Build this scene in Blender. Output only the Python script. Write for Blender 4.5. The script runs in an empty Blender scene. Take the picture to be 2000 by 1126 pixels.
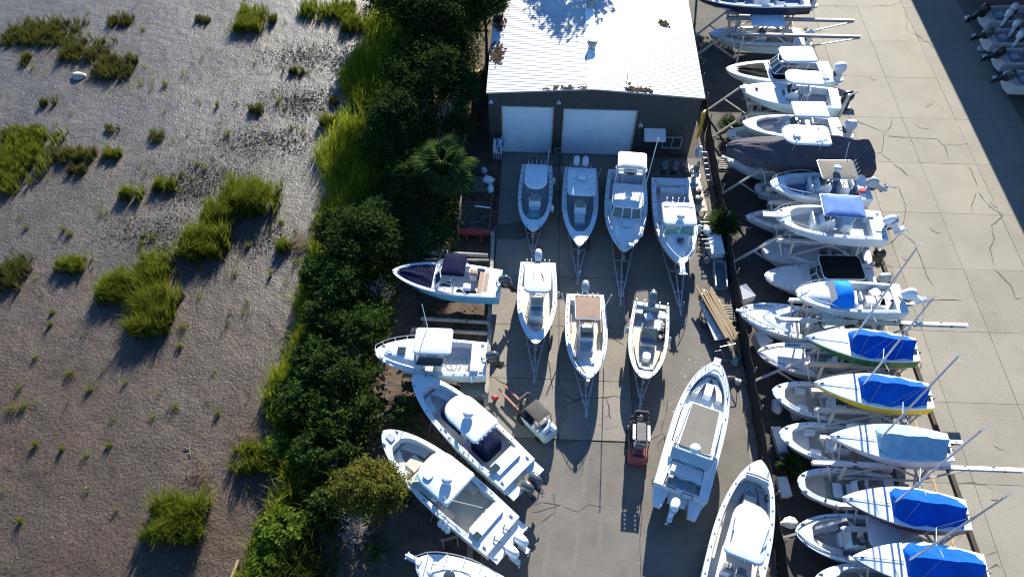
import bpy, math, random
import numpy as np
from mathutils import Vector, Matrix

random.seed(11)
RNG = np.random.default_rng(11)
SC = bpy.context.scene
COL = SC.collection
pi = math.pi
R = math.radians

# ------------------------------------------------------------------ camera
cam = bpy.data.cameras.new('camera')
cam_o = bpy.data.objects.new('camera', cam)
COL.objects.link(cam_o)
PITCH, YAW = 54.01, 2.24                     # degrees below the horizon, degrees left of +Y
h_ = Vector((-math.sin(R(YAW)), math.cos(R(YAW)), 0))
r_ = Vector((math.cos(R(YAW)), math.sin(R(YAW)), 0))
f_ = h_ * math.cos(R(PITCH)) + Vector((0, 0, -math.sin(R(PITCH))))
u_ = r_.cross(f_)
M_ = Matrix((r_, u_, -f_)).transposed().to_4x4()
M_.translation = Vector((0, 0, 41))
cam_o.matrix_world = M_
cam.sensor_width = 36
cam.lens = 25.92
cam.clip_end = 3000
SC.camera = cam_o

# ------------------------------------------------------------------ light
SUN_EL, SUN_AZ = 25.5, 8.0
world = bpy.data.worlds.new('World')
SC.world = world
world.use_nodes = True
wn = world.node_tree
sky = wn.nodes.new('ShaderNodeTexSky')
sky.sky_type = 'NISHITA'
sky.sun_disc = False
sky.sun_elevation = R(SUN_EL)
sky.sun_rotation = R(SUN_AZ)
sky.dust_density = 0.0           # a very clear, dry day
sky.ozone_density = 10.0
sky.air_density = 1.3
wn.links.new(sky.outputs[0], wn.nodes['Background'].inputs[0])
wn.nodes['Background'].inputs[1].default_value = 0.078
sun = bpy.data.lights.new('sun', 'SUN')
sun.energy = 5.0
sun.angle = R(0.53)
sun.color = (1.0, 0.93, 0.80)
sun_o = bpy.data.objects.new('sun', sun)
COL.objects.link(sun_o)
sd = Vector((math.sin(R(SUN_AZ)) * math.cos(R(SUN_EL)), math.cos(R(SUN_AZ)) * math.cos(R(SUN_EL)), math.sin(R(SUN_EL))))
sun_o.rotation_euler = sd.to_track_quat('Z', 'Y').to_euler()
sun_o.location = (0, 60, 60)
SC.cycles.filter_width = 1.15
SC.view_settings.view_transform = 'Standard'
SC.view_settings.look = 'None'
SC.view_settings.gamma = 1
SC.view_settings.use_curve_mapping = False
SC.view_settings.exposure = 1.5

# ------------------------------------------------------------------ materials
MATS = {}
def mat(name, col, rough=.5, metal=0., noise=None, bump=None, spec=.5, rnd=0., coat=0.):
    """noise=(scale, amount[, colour2]) tint variation; bump=(scale, strength); rnd = per-object value variation"""
    if name in MATS: return MATS[name]
    m = bpy.data.materials.new(name); m.use_nodes = True
    nt = m.node_tree; N = nt.nodes; L = nt.links
    b = N['Principled BSDF']
    b.inputs['Base Color'].default_value = (*col, 1)
    b.inputs['Roughness'].default_value = rough
    b.inputs['Metallic'].default_value = metal
    b.inputs['Specular IOR Level'].default_value = spec
    if coat: b.inputs['Coat Weight'].default_value = coat
    tc = N.new('ShaderNodeTexCoord')
    out = None
    if noise:
        n = N.new('ShaderNodeTexNoise'); n.inputs['Scale'].default_value = noise[0]; n.inputs['Detail'].default_value = 6
        n.inputs['Roughness'].default_value = .62
        L.new(tc.outputs['Object'], n.inputs['Vector'])
        rp = N.new('ShaderNodeValToRGB')
        c2 = noise[2] if len(noise) > 2 else tuple(c * (1 - noise[1]) for c in col)
        c1 = col if len(noise) > 2 else tuple(min(1, c * (1 + noise[1])) for c in col)
        rp.color_ramp.elements[0].position = .36; rp.color_ramp.elements[0].color = (*c2, 1)
        rp.color_ramp.elements[1].position = .64; rp.color_ramp.elements[1].color = (*c1, 1)
        L.new(n.outputs[0], rp.inputs[0]); out = rp.outputs[0]
    if rnd:
        oi = N.new('ShaderNodeObjectInfo'); mr = N.new('ShaderNodeMapRange')
        mr.inputs['To Min'].default_value = 1 - rnd; mr.inputs['To Max'].default_value = 1 + rnd
        L.new(oi.outputs['Random'], mr.inputs['Value'])
        mx = N.new('ShaderNodeVectorMath'); mx.operation = 'SCALE'
        if out: L.new(out, mx.inputs[0])
        else: mx.inputs[0].default_value = col
        L.new(mr.outputs[0], mx.inputs['Scale']); out = mx.outputs[0]
    if out: L.new(out, b.inputs['Base Color'])
    if bump:
        n = N.new('ShaderNodeTexNoise'); n.inputs['Scale'].default_value = bump[0]; n.inputs['Detail'].default_value = 5
        L.new(tc.outputs['Object'], n.inputs['Vector'])
        bp = N.new('ShaderNodeBump'); bp.inputs['Strength'].default_value = bump[1]; bp.inputs['Distance'].default_value = .05
        L.new(n.outputs[0], bp.inputs['Height']); L.new(bp.outputs[0], b.inputs['Normal'])
    MATS[name] = m
    return m

def leaf_mat(name, c1, c2, trans=.35):
    """each leaf or blade takes its own tint between c1 and c2; light passes through it"""
    m = bpy.data.materials.new(name); m.use_nodes = True
    nt = m.node_tree; N = nt.nodes; L = nt.links
    N.remove(N['Principled BSDF'])
    g = N.new('ShaderNodeNewGeometry'); rp = N.new('ShaderNodeValToRGB')
    rp.color_ramp.elements[0].color = (*c1, 1); rp.color_ramp.elements[1].color = (*c2, 1)
    L.new(g.outputs['Random Per Island'], rp.inputs[0])
    d = N.new('ShaderNodeBsdfDiffuse'); t = N.new('ShaderNodeBsdfTranslucent'); mx = N.new('ShaderNodeMixShader')
    L.new(rp.outputs[0], d.inputs[0]); L.new(rp.outputs[0], t.inputs[0])
    mx.inputs[0].default_value = trans
    L.new(d.outputs[0], mx.inputs[1]); L.new(t.outputs[0], mx.inputs[2])
    L.new(mx.outputs[0], N['Material Output'].inputs[0])
    return m

W = mat('white_gelcoat', (.57, .63, .68), .3, noise=(1.3, .09))
WD = mat('weathered_gelcoat', (.52, .54, .56), .45, noise=(1.6, .10))
CREAM = mat('cream_gelcoat', (.48, .44, .36), .4, noise=(1.2, .05))
NS = mat('nonskid_grey', (.32, .33, .35), .7, noise=(3, .07))
NSW = mat('nonskid_white', (.46, .47, .48), .7, noise=(3, .06))
AQUA = mat('aqua_hull', (.48, .66, .70), .3, noise=(.8, .04))
BLUEH = mat('sky_blue_hull', (.13, .40, .60), .3, noise=(.8, .05))
NAVYH = mat('dark_navy_hull', (.02, .025, .05), .25)
SAGE = mat('sage_grey_hull', (.47, .50, .45), .45, noise=(1.2, .07))
GREENH = mat('green_hull', (.02, .16, .05), .35)
YELH = mat('yellow_hull', (.72, .50, .02), .35)
REDH = mat('maroon_hull', (.20, .03, .03), .35)
BOTT = mat('bottom_paint', (.10, .12, .16), .7, noise=(1.5, .2))
NAVY = mat('navy_canvas', (.006, .008, .032), .85, noise=(2, .15), bump=(3, .3), spec=.06)
GREYC = mat('charcoal_cover', (.078, .074, .09), .85, noise=(1.5, .12), bump=(2.2, .5), spec=.06)
BLACKC = mat('black_canvas', (.011, .011, .012), .8, bump=(3, .3), spec=.06)
TAN = mat('tan_canvas', (.29, .21, .16), .85, noise=(2, .05), spec=.06)
BEIGE = mat('beige_canvas', (.19, .178, .155), .85, noise=(2, .05), spec=.06)
BLUEC = mat('royal_blue_tarp', (.002, .072, .40), .6, noise=(.8, .16), bump=(2.5, .6), spec=.06)
BLUE2 = mat('bright_blue_canvas', (.01, .20, .68), .6, noise=(1.1, .12), bump=(2.5, .4), spec=.06)
LBLUE = mat('pale_blue_tarp', (.22, .38, .48), .7, noise=(1.1, .12), bump=(2.5, .5), spec=.06)
CBLUE = mat('cornflower_canvas', (.12, .21, .45), .75, noise=(1.1, .12), spec=.06)
BLK = mat('black_plastic', (.015, .016, .018), .3)
MGREY = mat('graphite_cowling', (.055, .065, .075), .22, coat=.3)
SGREY = mat('silver_cowling', (.36, .39, .42), .3)
WCOWL = mat('white_cowling', (.62, .67, .72), .25)
TEALC = mat('dull_green_cowling', (.12, .18, .18), .35)
ALU = mat('anodised_aluminium', (.55, .56, .58), .35, metal=.8)
STEEL = mat('galvanised_steel', (.34, .36, .38), .5, metal=.5, noise=(4, .15))
GLASS = mat('dark_glass', (.03, .045, .05), .06, spec=.8)
TGLASS = mat('green_tinted_glass', (.12, .30, .26), .08, spec=.8)
VINYL = mat('white_vinyl', (.58, .61, .63), .5)
VGREY = mat('grey_vinyl', (.16, .16, .17), .55)
VTAN = mat('brown_vinyl', (.24, .15, .10), .6)
BLUESHADE = mat('blue_shade_floor', (.10, .15, .30), .7)  # blue of shaded cockpits put into the floor colour
RED = mat('red_plastic', (.55, .03, .03), .4)
RUBBER = mat('rubber', (.02, .02, .02), .8)
RACKW = mat('chipped_white_steel', (.58, .55, .52), .55, noise=(3.2, 0, (.50, .44, .40)))
def rust_paint():
    m = mat('white_steel_with_rust', (.66, .65, .63), .6)
    N = m.node_tree.nodes; L = m.node_tree.links
    tc = N.new('ShaderNodeTexCoord'); n = N.new('ShaderNodeTexNoise'); n.inputs['Scale'].default_value = 2.3; n.inputs['Detail'].default_value = 8
    rp = N.new('ShaderNodeValToRGB'); rp.color_ramp.interpolation = 'LINEAR'
    e = rp.color_ramp.elements; e[0].position = .60; e[0].color = (.66, .65, .63, 1); e[1].position = .63; e[1].color = (.13, .06, .04, 1)
    L.new(tc.outputs['Object'], n.inputs['Vector']); L.new(n.outputs[0], rp.inputs[0]); L.new(rp.outputs[0], N['Principled BSDF'].inputs['Base Color'])
    return m
RUSTW = rust_paint()
BARK = mat('bark', (.10, .085, .07), .9, noise=(6, .3))
DEADW = mat('bleached_wood', (.34, .31, .28), .9, noise=(5, .2))
WOOD = mat('weathered_timber', (.26, .23, .20), .85, noise=(5, .25))
LUMBER = mat('yellow_lumber', (.24, .175, .105), .8, noise=(5, .2), rnd=.12)

# ------------------------------------------------------------------ mesh helpers
class MB:
    def __init__(s): s.v = []; s.f = []; s.m = []
    def add(s, vs, fs, mi=0, M=None):
        o = len(s.v)
        s.v += [tuple(M @ Vector(p)) for p in vs] if M is not None else [tuple(p) for p in vs]
        for f in fs:
            s.f.append(tuple(o + i for i in f)); s.m.append(mi)
        return s
    def box(s, cx, cy, cz, sx, sy, sz, rz=0, mi=0, M=None, taper=1.0):
        a, b, c = sx / 2, sy / 2, sz / 2; t = taper
        vs = [(-a, -b, -c), (a, -b, -c), (a, b, -c), (-a, b, -c), (-a * t, -b * t, c), (a * t, -b * t, c), (a * t, b * t, c), (-a * t, b * t, c)]
        T = Matrix.Translation((cx, cy, cz)) @ Matrix.Rotation(rz, 4, 'Z')
        if M is not None: T = M @ T
        return s.add(vs, [(0, 3, 2, 1), (4, 5, 6, 7), (0, 1, 5, 4), (1, 2, 6, 5), (2, 3, 7, 6), (3, 0, 4, 7)], mi, T)
    def bar(s, p, q, w, h=None, mi=0):
        p = Vector(p); q = Vector(q); d = q - p; h = h or w
        z = Vector((0, 0, 1)) if abs(d.normalized().z) < .95 else Vector((0, 1, 0))
        y = z.cross(d).normalized(); u = d.cross(y).normalized()
        vs = []
        for c in (p, q):
            vs += [c - y * w / 2 - u * h / 2, c + y * w / 2 - u * h / 2, c + y * w / 2 + u * h / 2, c - y * w / 2 + u * h / 2]
        return s.add(vs, [(0, 3, 2, 1), (4, 5, 6, 7), (0, 1, 5, 4), (1, 2, 6, 5), (2, 3, 7, 6), (3, 0, 4, 7)], mi)
    def tube(s, pts, r, n=6, mi=0, close=False, r1=None):
        pts = [Vector(p) for p in pts]; k = len(pts); rings = []
        for i, p in enumerate(pts):
            a = pts[i - 1] if (i or close) else p; b = pts[(i + 1) % k] if (i < k - 1 or close) else p
            d = (b - a).normalized()
            z = Vector((0, 0, 1)) if abs(d.z) < .9 else Vector((0, 1, 0))
            x = z.cross(d).normalized(); y = d.cross(x)
            rr = r if r1 is None else r + (r1 - r) * i / max(1, k - 1)
            rings.append([p + (x * math.cos(2 * pi * j / n) + y * math.sin(2 * pi * j / n)) * rr for j in range(n)])
        return s.loft(rings, mi=mi, caps=not close, loop=close)
    def loft(s, rings, mi=0, caps=True, loop=False, M=None):
        n = len(rings[0]); vs = [p for r in rings for p in r]; fs = []
        K = len(rings)
        for i in range(K if loop else K - 1):
            a, b = i * n, ((i + 1) % K) * n
            for j in range(n):
                k = (j + 1) % n
                fs.append((a + j, a + k, b + k, b + j))
        if caps:
            fs.append(tuple(range(n))[::-1]); fs.append(tuple(range((K - 1) * n, K * n)))
        return s.add(vs, fs, mi, M)
    def prism(s, poly, z0, z1, mi=0, M=None, top=1.0, crown=0.0):
        """poly list of (x,y); top scales the upper outline about its centroid; crown adds a domed ring"""
        cx = sum(p[0] for p in poly) / len(poly); cy = sum(p[1] for p in poly) / len(poly)
        sc = lambda k, z: [(cx + (p[0] - cx) * k, cy + (p[1] - cy) * k, z) for p in poly]
        rings = [sc(1, z0), sc(top, z1)]
        if crown: rings = [sc(.985, z0), sc(1, z0 + (z1 - z0) * .4), sc(.985, z1), sc(.9, z1 + crown * .45), sc(.5, z1 + crown * .9)]
        return s.loft(rings, mi, True, False, M)
    def lathe(s, prof, n=10, mi=0, M=None):
        rings = [[(r * math.cos(2 * pi * j / n), r * math.sin(2 * pi * j / n), z) for j in range(n)] for r, z in prof]
        return s.loft(rings, mi, True, False, M)
    def mesh(s, name, mats, ang=35):
        me = bpy.data.meshes.new(name)
        me.from_pydata(s.v, [], s.f)
        for m in (mats if isinstance(mats, (list, tuple)) else [mats]): me.materials.append(m)
        me.polygons.foreach_set('material_index', s.m)
        if ang:
            me.polygons.foreach_set('use_smooth', [True] * len(s.f))
            me.set_sharp_from_angle(angle=R(ang))
        me.update()
        return me
    def build(s, name, mats, parent=None, ang=35):
        return link(name, s.mesh(name, mats, ang), parent)

def link(name, data, parent=None):
    o = bpy.data.objects.new(name, data); COL.objects.link(o)
    if parent is not None: o.parent = parent
    return o
def tag(o, label, cat, group=None, kind=None):
    o['label'] = label; o['category'] = cat
    if group: o['group'] = group
    if kind: o['kind'] = kind
    return o
def thing(name, label, cat, loc=(0, 0, 0), rz=0, group=None):
    o = link(name, None); o.location = loc; o.rotation_euler = (0, 0, rz)
    o.empty_display_size = .2
    return tag(o, label, cat, group)
def struct(o):
    o['kind'] = 'structure'; return o
def copy_tree(o, parent=None):
    c = o.copy(); COL.objects.link(c)
    if parent is not None: c.parent = parent
    for ch in list(o.children): copy_tree(ch, c)
    return c
def np_obj(name, V, F, m, parent=None, kind=None):
    """fast mesh from numpy arrays; F rows of 3 or 4 indices"""
    me = bpy.data.meshes.new(name)
    k = F.shape[1]
    me.vertices.add(len(V)); me.vertices.foreach_set('co', np.ascontiguousarray(V, dtype=np.float32).ravel())
    me.loops.add(F.size); me.loops.foreach_set('vertex_index', F.astype(np.int32).ravel())
    me.polygons.add(len(F)); me.polygons.foreach_set('loop_start', np.arange(0, F.size, k, dtype=np.int32))
    me.materials.append(m)
    me.update(calc_edges=True); me.validate()
    o = link(name, me, parent)
    if kind: o['kind'] = kind
    return o
def rrect(lx, ly, r, n=4, rf=None):
    """rounded rectangle centred at 0; rf = radius at the +x end"""
    pts = []
    for sx, sy, a in ((1, 1, 0), (-1, 1, 90), (-1, -1, 180), (1, -1, 270)):
        rr = (rf if (rf is not None and sx > 0) else r); rr = min(rr, ly / 2 - .001, lx / 2 - .001)
        for i in range(n + 1):
            t = R(a + 90 * i / n)
            pts.append((sx * (lx / 2 - rr) + rr * math.cos(t), sy * (ly / 2 - rr) + rr * math.sin(t)))
    return pts
def vnoise(X, Y, seed=0):
    """smooth value noise on arrays, about -1..1"""
    rs = np.random.default_rng(seed); T = rs.random((256, 256)) * 2 - 1
    xi = np.floor(X).astype(int); yi = np.floor(Y).astype(int); fx = X - xi; fy = Y - yi
    fx = fx * fx * (3 - 2 * fx); fy = fy * fy * (3 - 2 * fy)
    g = lambda a, b: T[a % 256, b % 256]
    return (g(xi, yi) * (1 - fx) + g(xi + 1, yi) * fx) * (1 - fy) + (g(xi, yi + 1) * (1 - fx) + g(xi + 1, yi + 1) * fx) * fy
# ================================================================== THE SETTING
def sheet(name, x0, x1, y0, y1, z, m):
    b = MB(); b.add([(x0, y0, z), (x1, y0, z), (x1, y1, z), (x0, y1, z)], [(0, 1, 2, 3)])
    return struct(b.build(name, m, ang=0))

def mud_material():
    m = bpy.data.materials.new('wet_marsh_mud'); m.use_nodes = True
    N = m.node_tree.nodes; L = m.node_tree.links; b = N['Principled BSDF']
    tc = N.new('ShaderNodeTexCoord')
    def noise(sc, det=6):
        n = N.new('ShaderNodeTexNoise'); n.inputs['Scale'].default_value = sc; n.inputs['Detail'].default_value = det; n.inputs['Roughness'].default_value = .65
        L.new(tc.outputs['Object'], n.inputs['Vector']); return n
    big = noise(.11, 5); fine = noise(6.5, 5); mid = noise(.42, 8)
    sp = N.new('ShaderNodeSeparateXYZ'); gm = N.new('ShaderNodeNewGeometry'); L.new(gm.outputs['Position'], sp.inputs[0])
    mr = N.new('ShaderNodeMapRange'); mr.inputs['From Min'].default_value = 16; mr.inputs['From Max'].default_value = 46; L.new(sp.outputs['Y'], mr.inputs['Value'])   # browner, drier mud at the near end; far end's grey sheen put into colour
    ad0 = N.new('ShaderNodeMath'); ad0.operation = 'MULTIPLY_ADD'; L.new(big.outputs[0], ad0.inputs[0]); ad0.inputs[1].default_value = 1.6; ad0.inputs[2].default_value = -.8
    ad1 = N.new('ShaderNodeMath'); ad1.operation = 'ADD'; ad1.use_clamp = True; L.new(ad0.outputs[0], ad1.inputs[0]); L.new(mr.outputs[0], ad1.inputs[1])
    r1 = N.new('ShaderNodeValToRGB'); e = r1.color_ramp.elements
    e[0].position = .0; e[0].color = (.066, .043, .029, 1); e[1].position = 1; e[1].color = (.084, .077, .070, 1)
    L.new(ad1.outputs[0], r1.inputs[0])
    r2 = N.new('ShaderNodeValToRGB'); e = r2.color_ramp.elements
    e[0].position = .36; e[0].color = (.30, .29, .28, 1); e[1].position = .50; e[1].color = (1, 1, 1, 1)
    L.new(fine.outputs[0], r2.inputs[0])
    r3 = N.new('ShaderNodeValToRGB'); e = r3.color_ramp.elements
    e[0].position = .35; e[0].color = (.58, .58, .58, 1); e[1].position = .62; e[1].color = (1.0, 1.0, 1.0, 1)
    L.new(mid.outputs[0], r3.inputs[0])
    mx = N.new('ShaderNodeMix'); mx.data_type = 'RGBA'; mx.blend_type = 'MULTIPLY'; mx.inputs['Factor'].default_value = 1
    L.new(r1.outputs[0], mx.inputs['A']); L.new(r2.outputs[0], mx.inputs['B'])
    m2 = N.new('ShaderNodeMix'); m2.data_type = 'RGBA'; m2.blend_type = 'MULTIPLY'; m2.inputs['Factor'].default_value = 1
    L.new(mx.outputs['Result'], m2.inputs['A']); L.new(r3.outputs[0], m2.inputs['B'])
    L.new(m2.outputs['Result'], b.inputs['Base Color'])
    rr = N.new('ShaderNodeMapRange'); rr.inputs['To Min'].default_value = .56; rr.inputs['To Max'].default_value = .42; L.new(ad1.outputs[0], rr.inputs['Value']); L.new(rr.outputs[0], b.inputs['Roughness'])
    sr = N.new('ShaderNodeMapRange'); sr.inputs['To Min'].default_value = .35; sr.inputs['To Max'].default_value = .45; L.new(ad1.outputs[0], sr.inputs['Value']); L.new(sr.outputs[0], b.inputs['Specular IOR Level'])
    f2 = noise(5.5, 5); bp = N.new('ShaderNodeBump'); bp.inputs['Strength'].default_value = 1.0; bp.inputs['Distance'].default_value = .075
    L.new(f2.outputs[0], bp.inputs['Height'])
    L.new(bp.outputs[0], b.inputs['Normal'])
    return m
MUD = mud_material()
SOIL = mat('leaf_littered_soil', (.085, .06, .042), .95, noise=(1.2, .35), bump=(9, 1.0))
def ground_mat(name, col, dark, s1, s2, bumps, rough=.85, rnd=0.):
    """a large-scale tint, a fine aggregate speckle and relief"""
    m = bpy.data.materials.new(name); m.use_nodes = True
    N = m.node_tree.nodes; L = m.node_tree.links; b = N['Principled BSDF']; b.inputs['Roughness'].default_value = rough
    tc = N.new('ShaderNodeTexCoord'); gm = N.new('ShaderNodeNewGeometry')
    n1 = N.new('ShaderNodeTexNoise'); n1.inputs['Scale'].default_value = s1; n1.inputs['Detail'].default_value = 7; n1.inputs['Roughness'].default_value = .6
    n2 = N.new('ShaderNodeTexNoise'); n2.inputs['Scale'].default_value = s2; n2.inputs['Detail'].default_value = 4
    L.new(gm.outputs['Position'], n1.inputs['Vector']); L.new(gm.outputs['Position'], n2.inputs['Vector'])
    r1 = N.new('ShaderNodeValToRGB'); e = r1.color_ramp.elements
    e[0].position = .33; e[0].color = (*dark, 1); e[1].position = .6; e[1].color = (*col, 1)
    L.new(n1.outputs[0], r1.inputs[0])
    r2 = N.new('ShaderNodeMapRange'); r2.inputs['From Min'].default_value = .3; r2.inputs['From Max'].default_value = .7
    r2.inputs['To Min'].default_value = .82; r2.inputs['To Max'].default_value = 1.14
    L.new(n2.outputs[0], r2.inputs['Value'])
    sc = N.new('ShaderNodeVectorMath'); sc.operation = 'SCALE'
    L.new(r1.outputs[0], sc.inputs[0]); L.new(r2.outputs[0], sc.inputs['Scale']); out = sc.outputs[0]
    if rnd:
        oi = N.new('ShaderNodeObjectInfo'); mr = N.new('ShaderNodeMapRange'); mr.inputs['To Min'].default_value = 1 - rnd; mr.inputs['To Max'].default_value = 1 + rnd
        L.new(oi.outputs['Random'], mr.inputs['Value']); s2n = N.new('ShaderNodeVectorMath'); s2n.operation = 'SCALE'
        L.new(out, s2n.inputs[0]); L.new(mr.outputs[0], s2n.inputs['Scale']); out = s2n.outputs[0]
    L.new(out, b.inputs['Base Color'])
    bp = N.new('ShaderNodeBump'); bp.inputs['Strength'].default_value = bumps; bp.inputs['Distance'].default_value = .02
    L.new(n2.outputs[0], bp.inputs['Height']); L.new(bp.outputs[0], b.inputs['Normal'])
    return m
CONC = ground_mat('old_concrete', (.246, .228, .189), (.209, .193, .160), .35, 14, .25, rnd=.11)
CONC2 = ground_mat('dusty_concrete', (.20, .182, .153), (.163, .148, .125), .4, 14, .25, rnd=.05)
ASPH = ground_mat('worn_asphalt', (.142, .130, .114), (.094, .087, .078), .38, 16, .7)
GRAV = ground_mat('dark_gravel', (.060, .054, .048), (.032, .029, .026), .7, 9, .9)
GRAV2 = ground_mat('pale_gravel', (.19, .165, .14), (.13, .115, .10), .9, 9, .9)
SLAT = mat('dark_joint', (.03, .028, .025), .95)

# marsh: a fine relief sheet where the camera looks, a coarse plain beyond it
sheet('ground', -900, 900, -500, 1500, -1.0, MUD)
xs = np.arange(-56, -2.5, .15); ys = np.arange(6, 70, .15)
GX, GY = np.meshgrid(xs, ys, indexing='ij')
GZ = -.62 + .018 * vnoise(GX * 1.9 + GY * 1.3, GY * 1.9 - GX * 1.3, 1) + .06 * vnoise(GX * .23, GY * .23, 3) + .012 * vnoise(GX * .9, GY * .9, 4)
edge = np.minimum.reduce([(GX + 56) / 2, (GY - 6) / 2, (70 - GY) / 2]); GZ -= np.clip(1 - edge, 0, 1) * .45
nx, ny = GX.shape
idx = np.arange(nx * ny).reshape(nx, ny)
F = np.stack([idx[:-1, :-1], idx[1:, :-1], idx[1:, 1:], idx[:-1, 1:]], -1).reshape(-1, 4)
o = np_obj('marsh_mud', np.stack([GX, GY, GZ], -1).reshape(-1, 3), F, MUD, kind='structure')
o.data.polygons.foreach_set('use_smooth', [True] * len(F))

# overgrown bank between marsh and yard; its marsh side follows this line (x, y)
BANK = sorted([(-15.21, 64.20), (-15.69, 57.67), (-17.00, 52.47), (-15.29, 48.15), (-17.29, 42.84), (-15.64, 39.51), (-15.46, 35.83), (-15.42, 32.89), (-15.73, 29.68),
        (-14.96, 26.31), (-15.77, 22.38), (-15.92, 20.21), (-14.58, 17.55), (-13.66, 15.05), (-14.42, 13.23), (-14.84, 10.26)], key=lambda p: p[1])
BX = [p[0] for p in BANK]; BY = [p[1] for p in BANK]
def bank_x(y): return np.interp(y, BY, BX)
def bank_z(x, y):
    d = np.clip((x - bank_x(y)) / 4.0, -.6, 1); s = np.clip(d, 0, 1); return -.66 + .62 * s * s * (3 - 2 * s) + np.minimum(d, 0) * .5
xs = np.arange(-20, -1.9, .3); ys = np.arange(5, 95, .3); GX, GY = np.meshgrid(xs, ys, indexing='ij')
GZ = bank_z(GX, GY) + .05 * vnoise(GX * 1.7, GY * 1.7, 5) * np.clip((-3.2 - GX), 0, 1)
nx, ny = GX.shape; idx = np.arange(nx * ny).reshape(nx, ny)
F = np.stack([idx[:-1, :-1], idx[1:, :-1], idx[1:, 1:], idx[:-1, 1:]], -1).reshape(-1, 4)
np_obj('bank', np.stack([GX, GY, GZ], -1).reshape(-1, 3), F, SOIL, kind='structure')

# yard: asphalt, concrete apron with slabs, gravel under the racks, concrete lane with slabs
yard = sheet('yard', -2.2, 13.3, -40, 95, .0, ASPH)
sheet('fence_strip', 13.3, 14.1, -40, 95, .012, GRAV2)
sheet('side_shade_sheet', 11.95, 13.3, 43.0, 95, .006, ground_mat('shade_toned_soil', (.040, .034, .028), (.022, .019, .016), .7, 9, .9))  # dark sheet: the shade beside the workshop put into the ground colour
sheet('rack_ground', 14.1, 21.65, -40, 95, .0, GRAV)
lane = sheet('lane', 21.65, 40.1, -40, 95, -.03, SLAT)
sheet('shed_floor', 40.1, 75, -40, 100, -.01, ASPH)

def slab_mesh(lx, ly, t, m):
    b = MB(); g = .012
    b.prism([(-lx / 2 + g, -ly / 2 + g), (lx / 2 - g, -ly / 2 + g), (lx / 2 - g, ly / 2 - g), (-lx / 2 + g, ly / 2 - g)], -t, 0)
    return b.mesh('slab', m, 0)
sm = slab_mesh(4.35, 5.25, .1, CONC)
for i, x in enumerate((23.83, 28.18, 32.53, 36.88)):
    for k in range(-6, 14):
        o = link('slab', sm, lane); o.location = (x + .0, 14.27 + 5.25 * k, random.uniform(0, .012))
b = MB()                                                         # narrow end slabs against the shed
for k in range(-6, 14): b.box(39.58, 14.27 + 5.25 * k, -.05, 1.02, 5.22, .1)
b.build('edge_strip', CONC, lane, 0)
am = slab_mesh(4.5, 4.32, .06, CONC2)
apron = sheet('apron', -2.45, 6.6, 18.7, 42.95, .006, SLAT)
for i in range(2):
    for k in range(6):
        if i == 1 and k > 5: continue
        o = link('slab', am, apron); o.location = (-.2 + 4.52 * i, 18.7 + 4.04 * .5 + 4.04 * k + .02, .035 + random.uniform(0, .008)); o.scale = (1, .932, 1)
# painted orange guide lines on the lane
OR = mat('worn_orange_paint', (.50, .28, .06), .8, noise=(2.5, 0, (.36, .27, .17)))
def strip_on(pts, w, z, name, m, parent, jit=0.0):
    b = MB(); prev = None
    P2 = []
    for (a, c) in zip(pts[:-1], pts[1:]):
        n = max(1, int(math.hypot(c[0] - a[0], c[1] - a[1]) / .35)) if jit else 1
        for i in range(n): P2.append((a[0] + (c[0] - a[0]) * i / n + random.uniform(-jit, jit), a[1] + (c[1] - a[1]) * i / n + random.uniform(-jit, jit)))
    P2.append(pts[-1][:2])
    rows = []
    for i, p in enumerate(P2):
        a = P2[max(0, i - 1)]; c = P2[min(len(P2) - 1, i + 1)]; dx, dy = c[0] - a[0], c[1] - a[1]; l = math.hypot(dx, dy) or 1
        ww = w * (random.uniform(.35, 1.3) if jit else 1) / 2
        if jit and i in (0, len(P2) - 1): ww *= .3
        rows += [(p[0] - dy / l * ww, p[1] + dx / l * ww, z), (p[0] + dy / l * ww, p[1] - dx / l * ww, z)]
    b.add(rows, [(2 * i, 2 * i + 1, 2 * i + 3, 2 * i + 2) for i in range(len(P2) - 1)])
    return b.build(name, m, parent, 0)
for y0, y1 in ((2, 15.8), (16.2, 21.6), (22.0, 26.5), (26.9, 33), (33.4, 52), (53, 66)):
    strip_on([(23.72, y0), (23.74, y1)], .13, .02, 'painted_line', OR, lane)
OR2 = mat('faded_orange_paint', (.30, .20, .11), .85, noise=(2.0, 0, (.26, .22, .17)))
for y0, y1 in ((30, 37), (38, 45), (45.5, 52), (53, 60), (61, 70)):
    strip_on([(37.6, y0), (37.6, y1)], .12, .02, 'painted_line', OR2, lane)
CRK = mat('crack_filler', (.05, .045, .04), .95)
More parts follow.
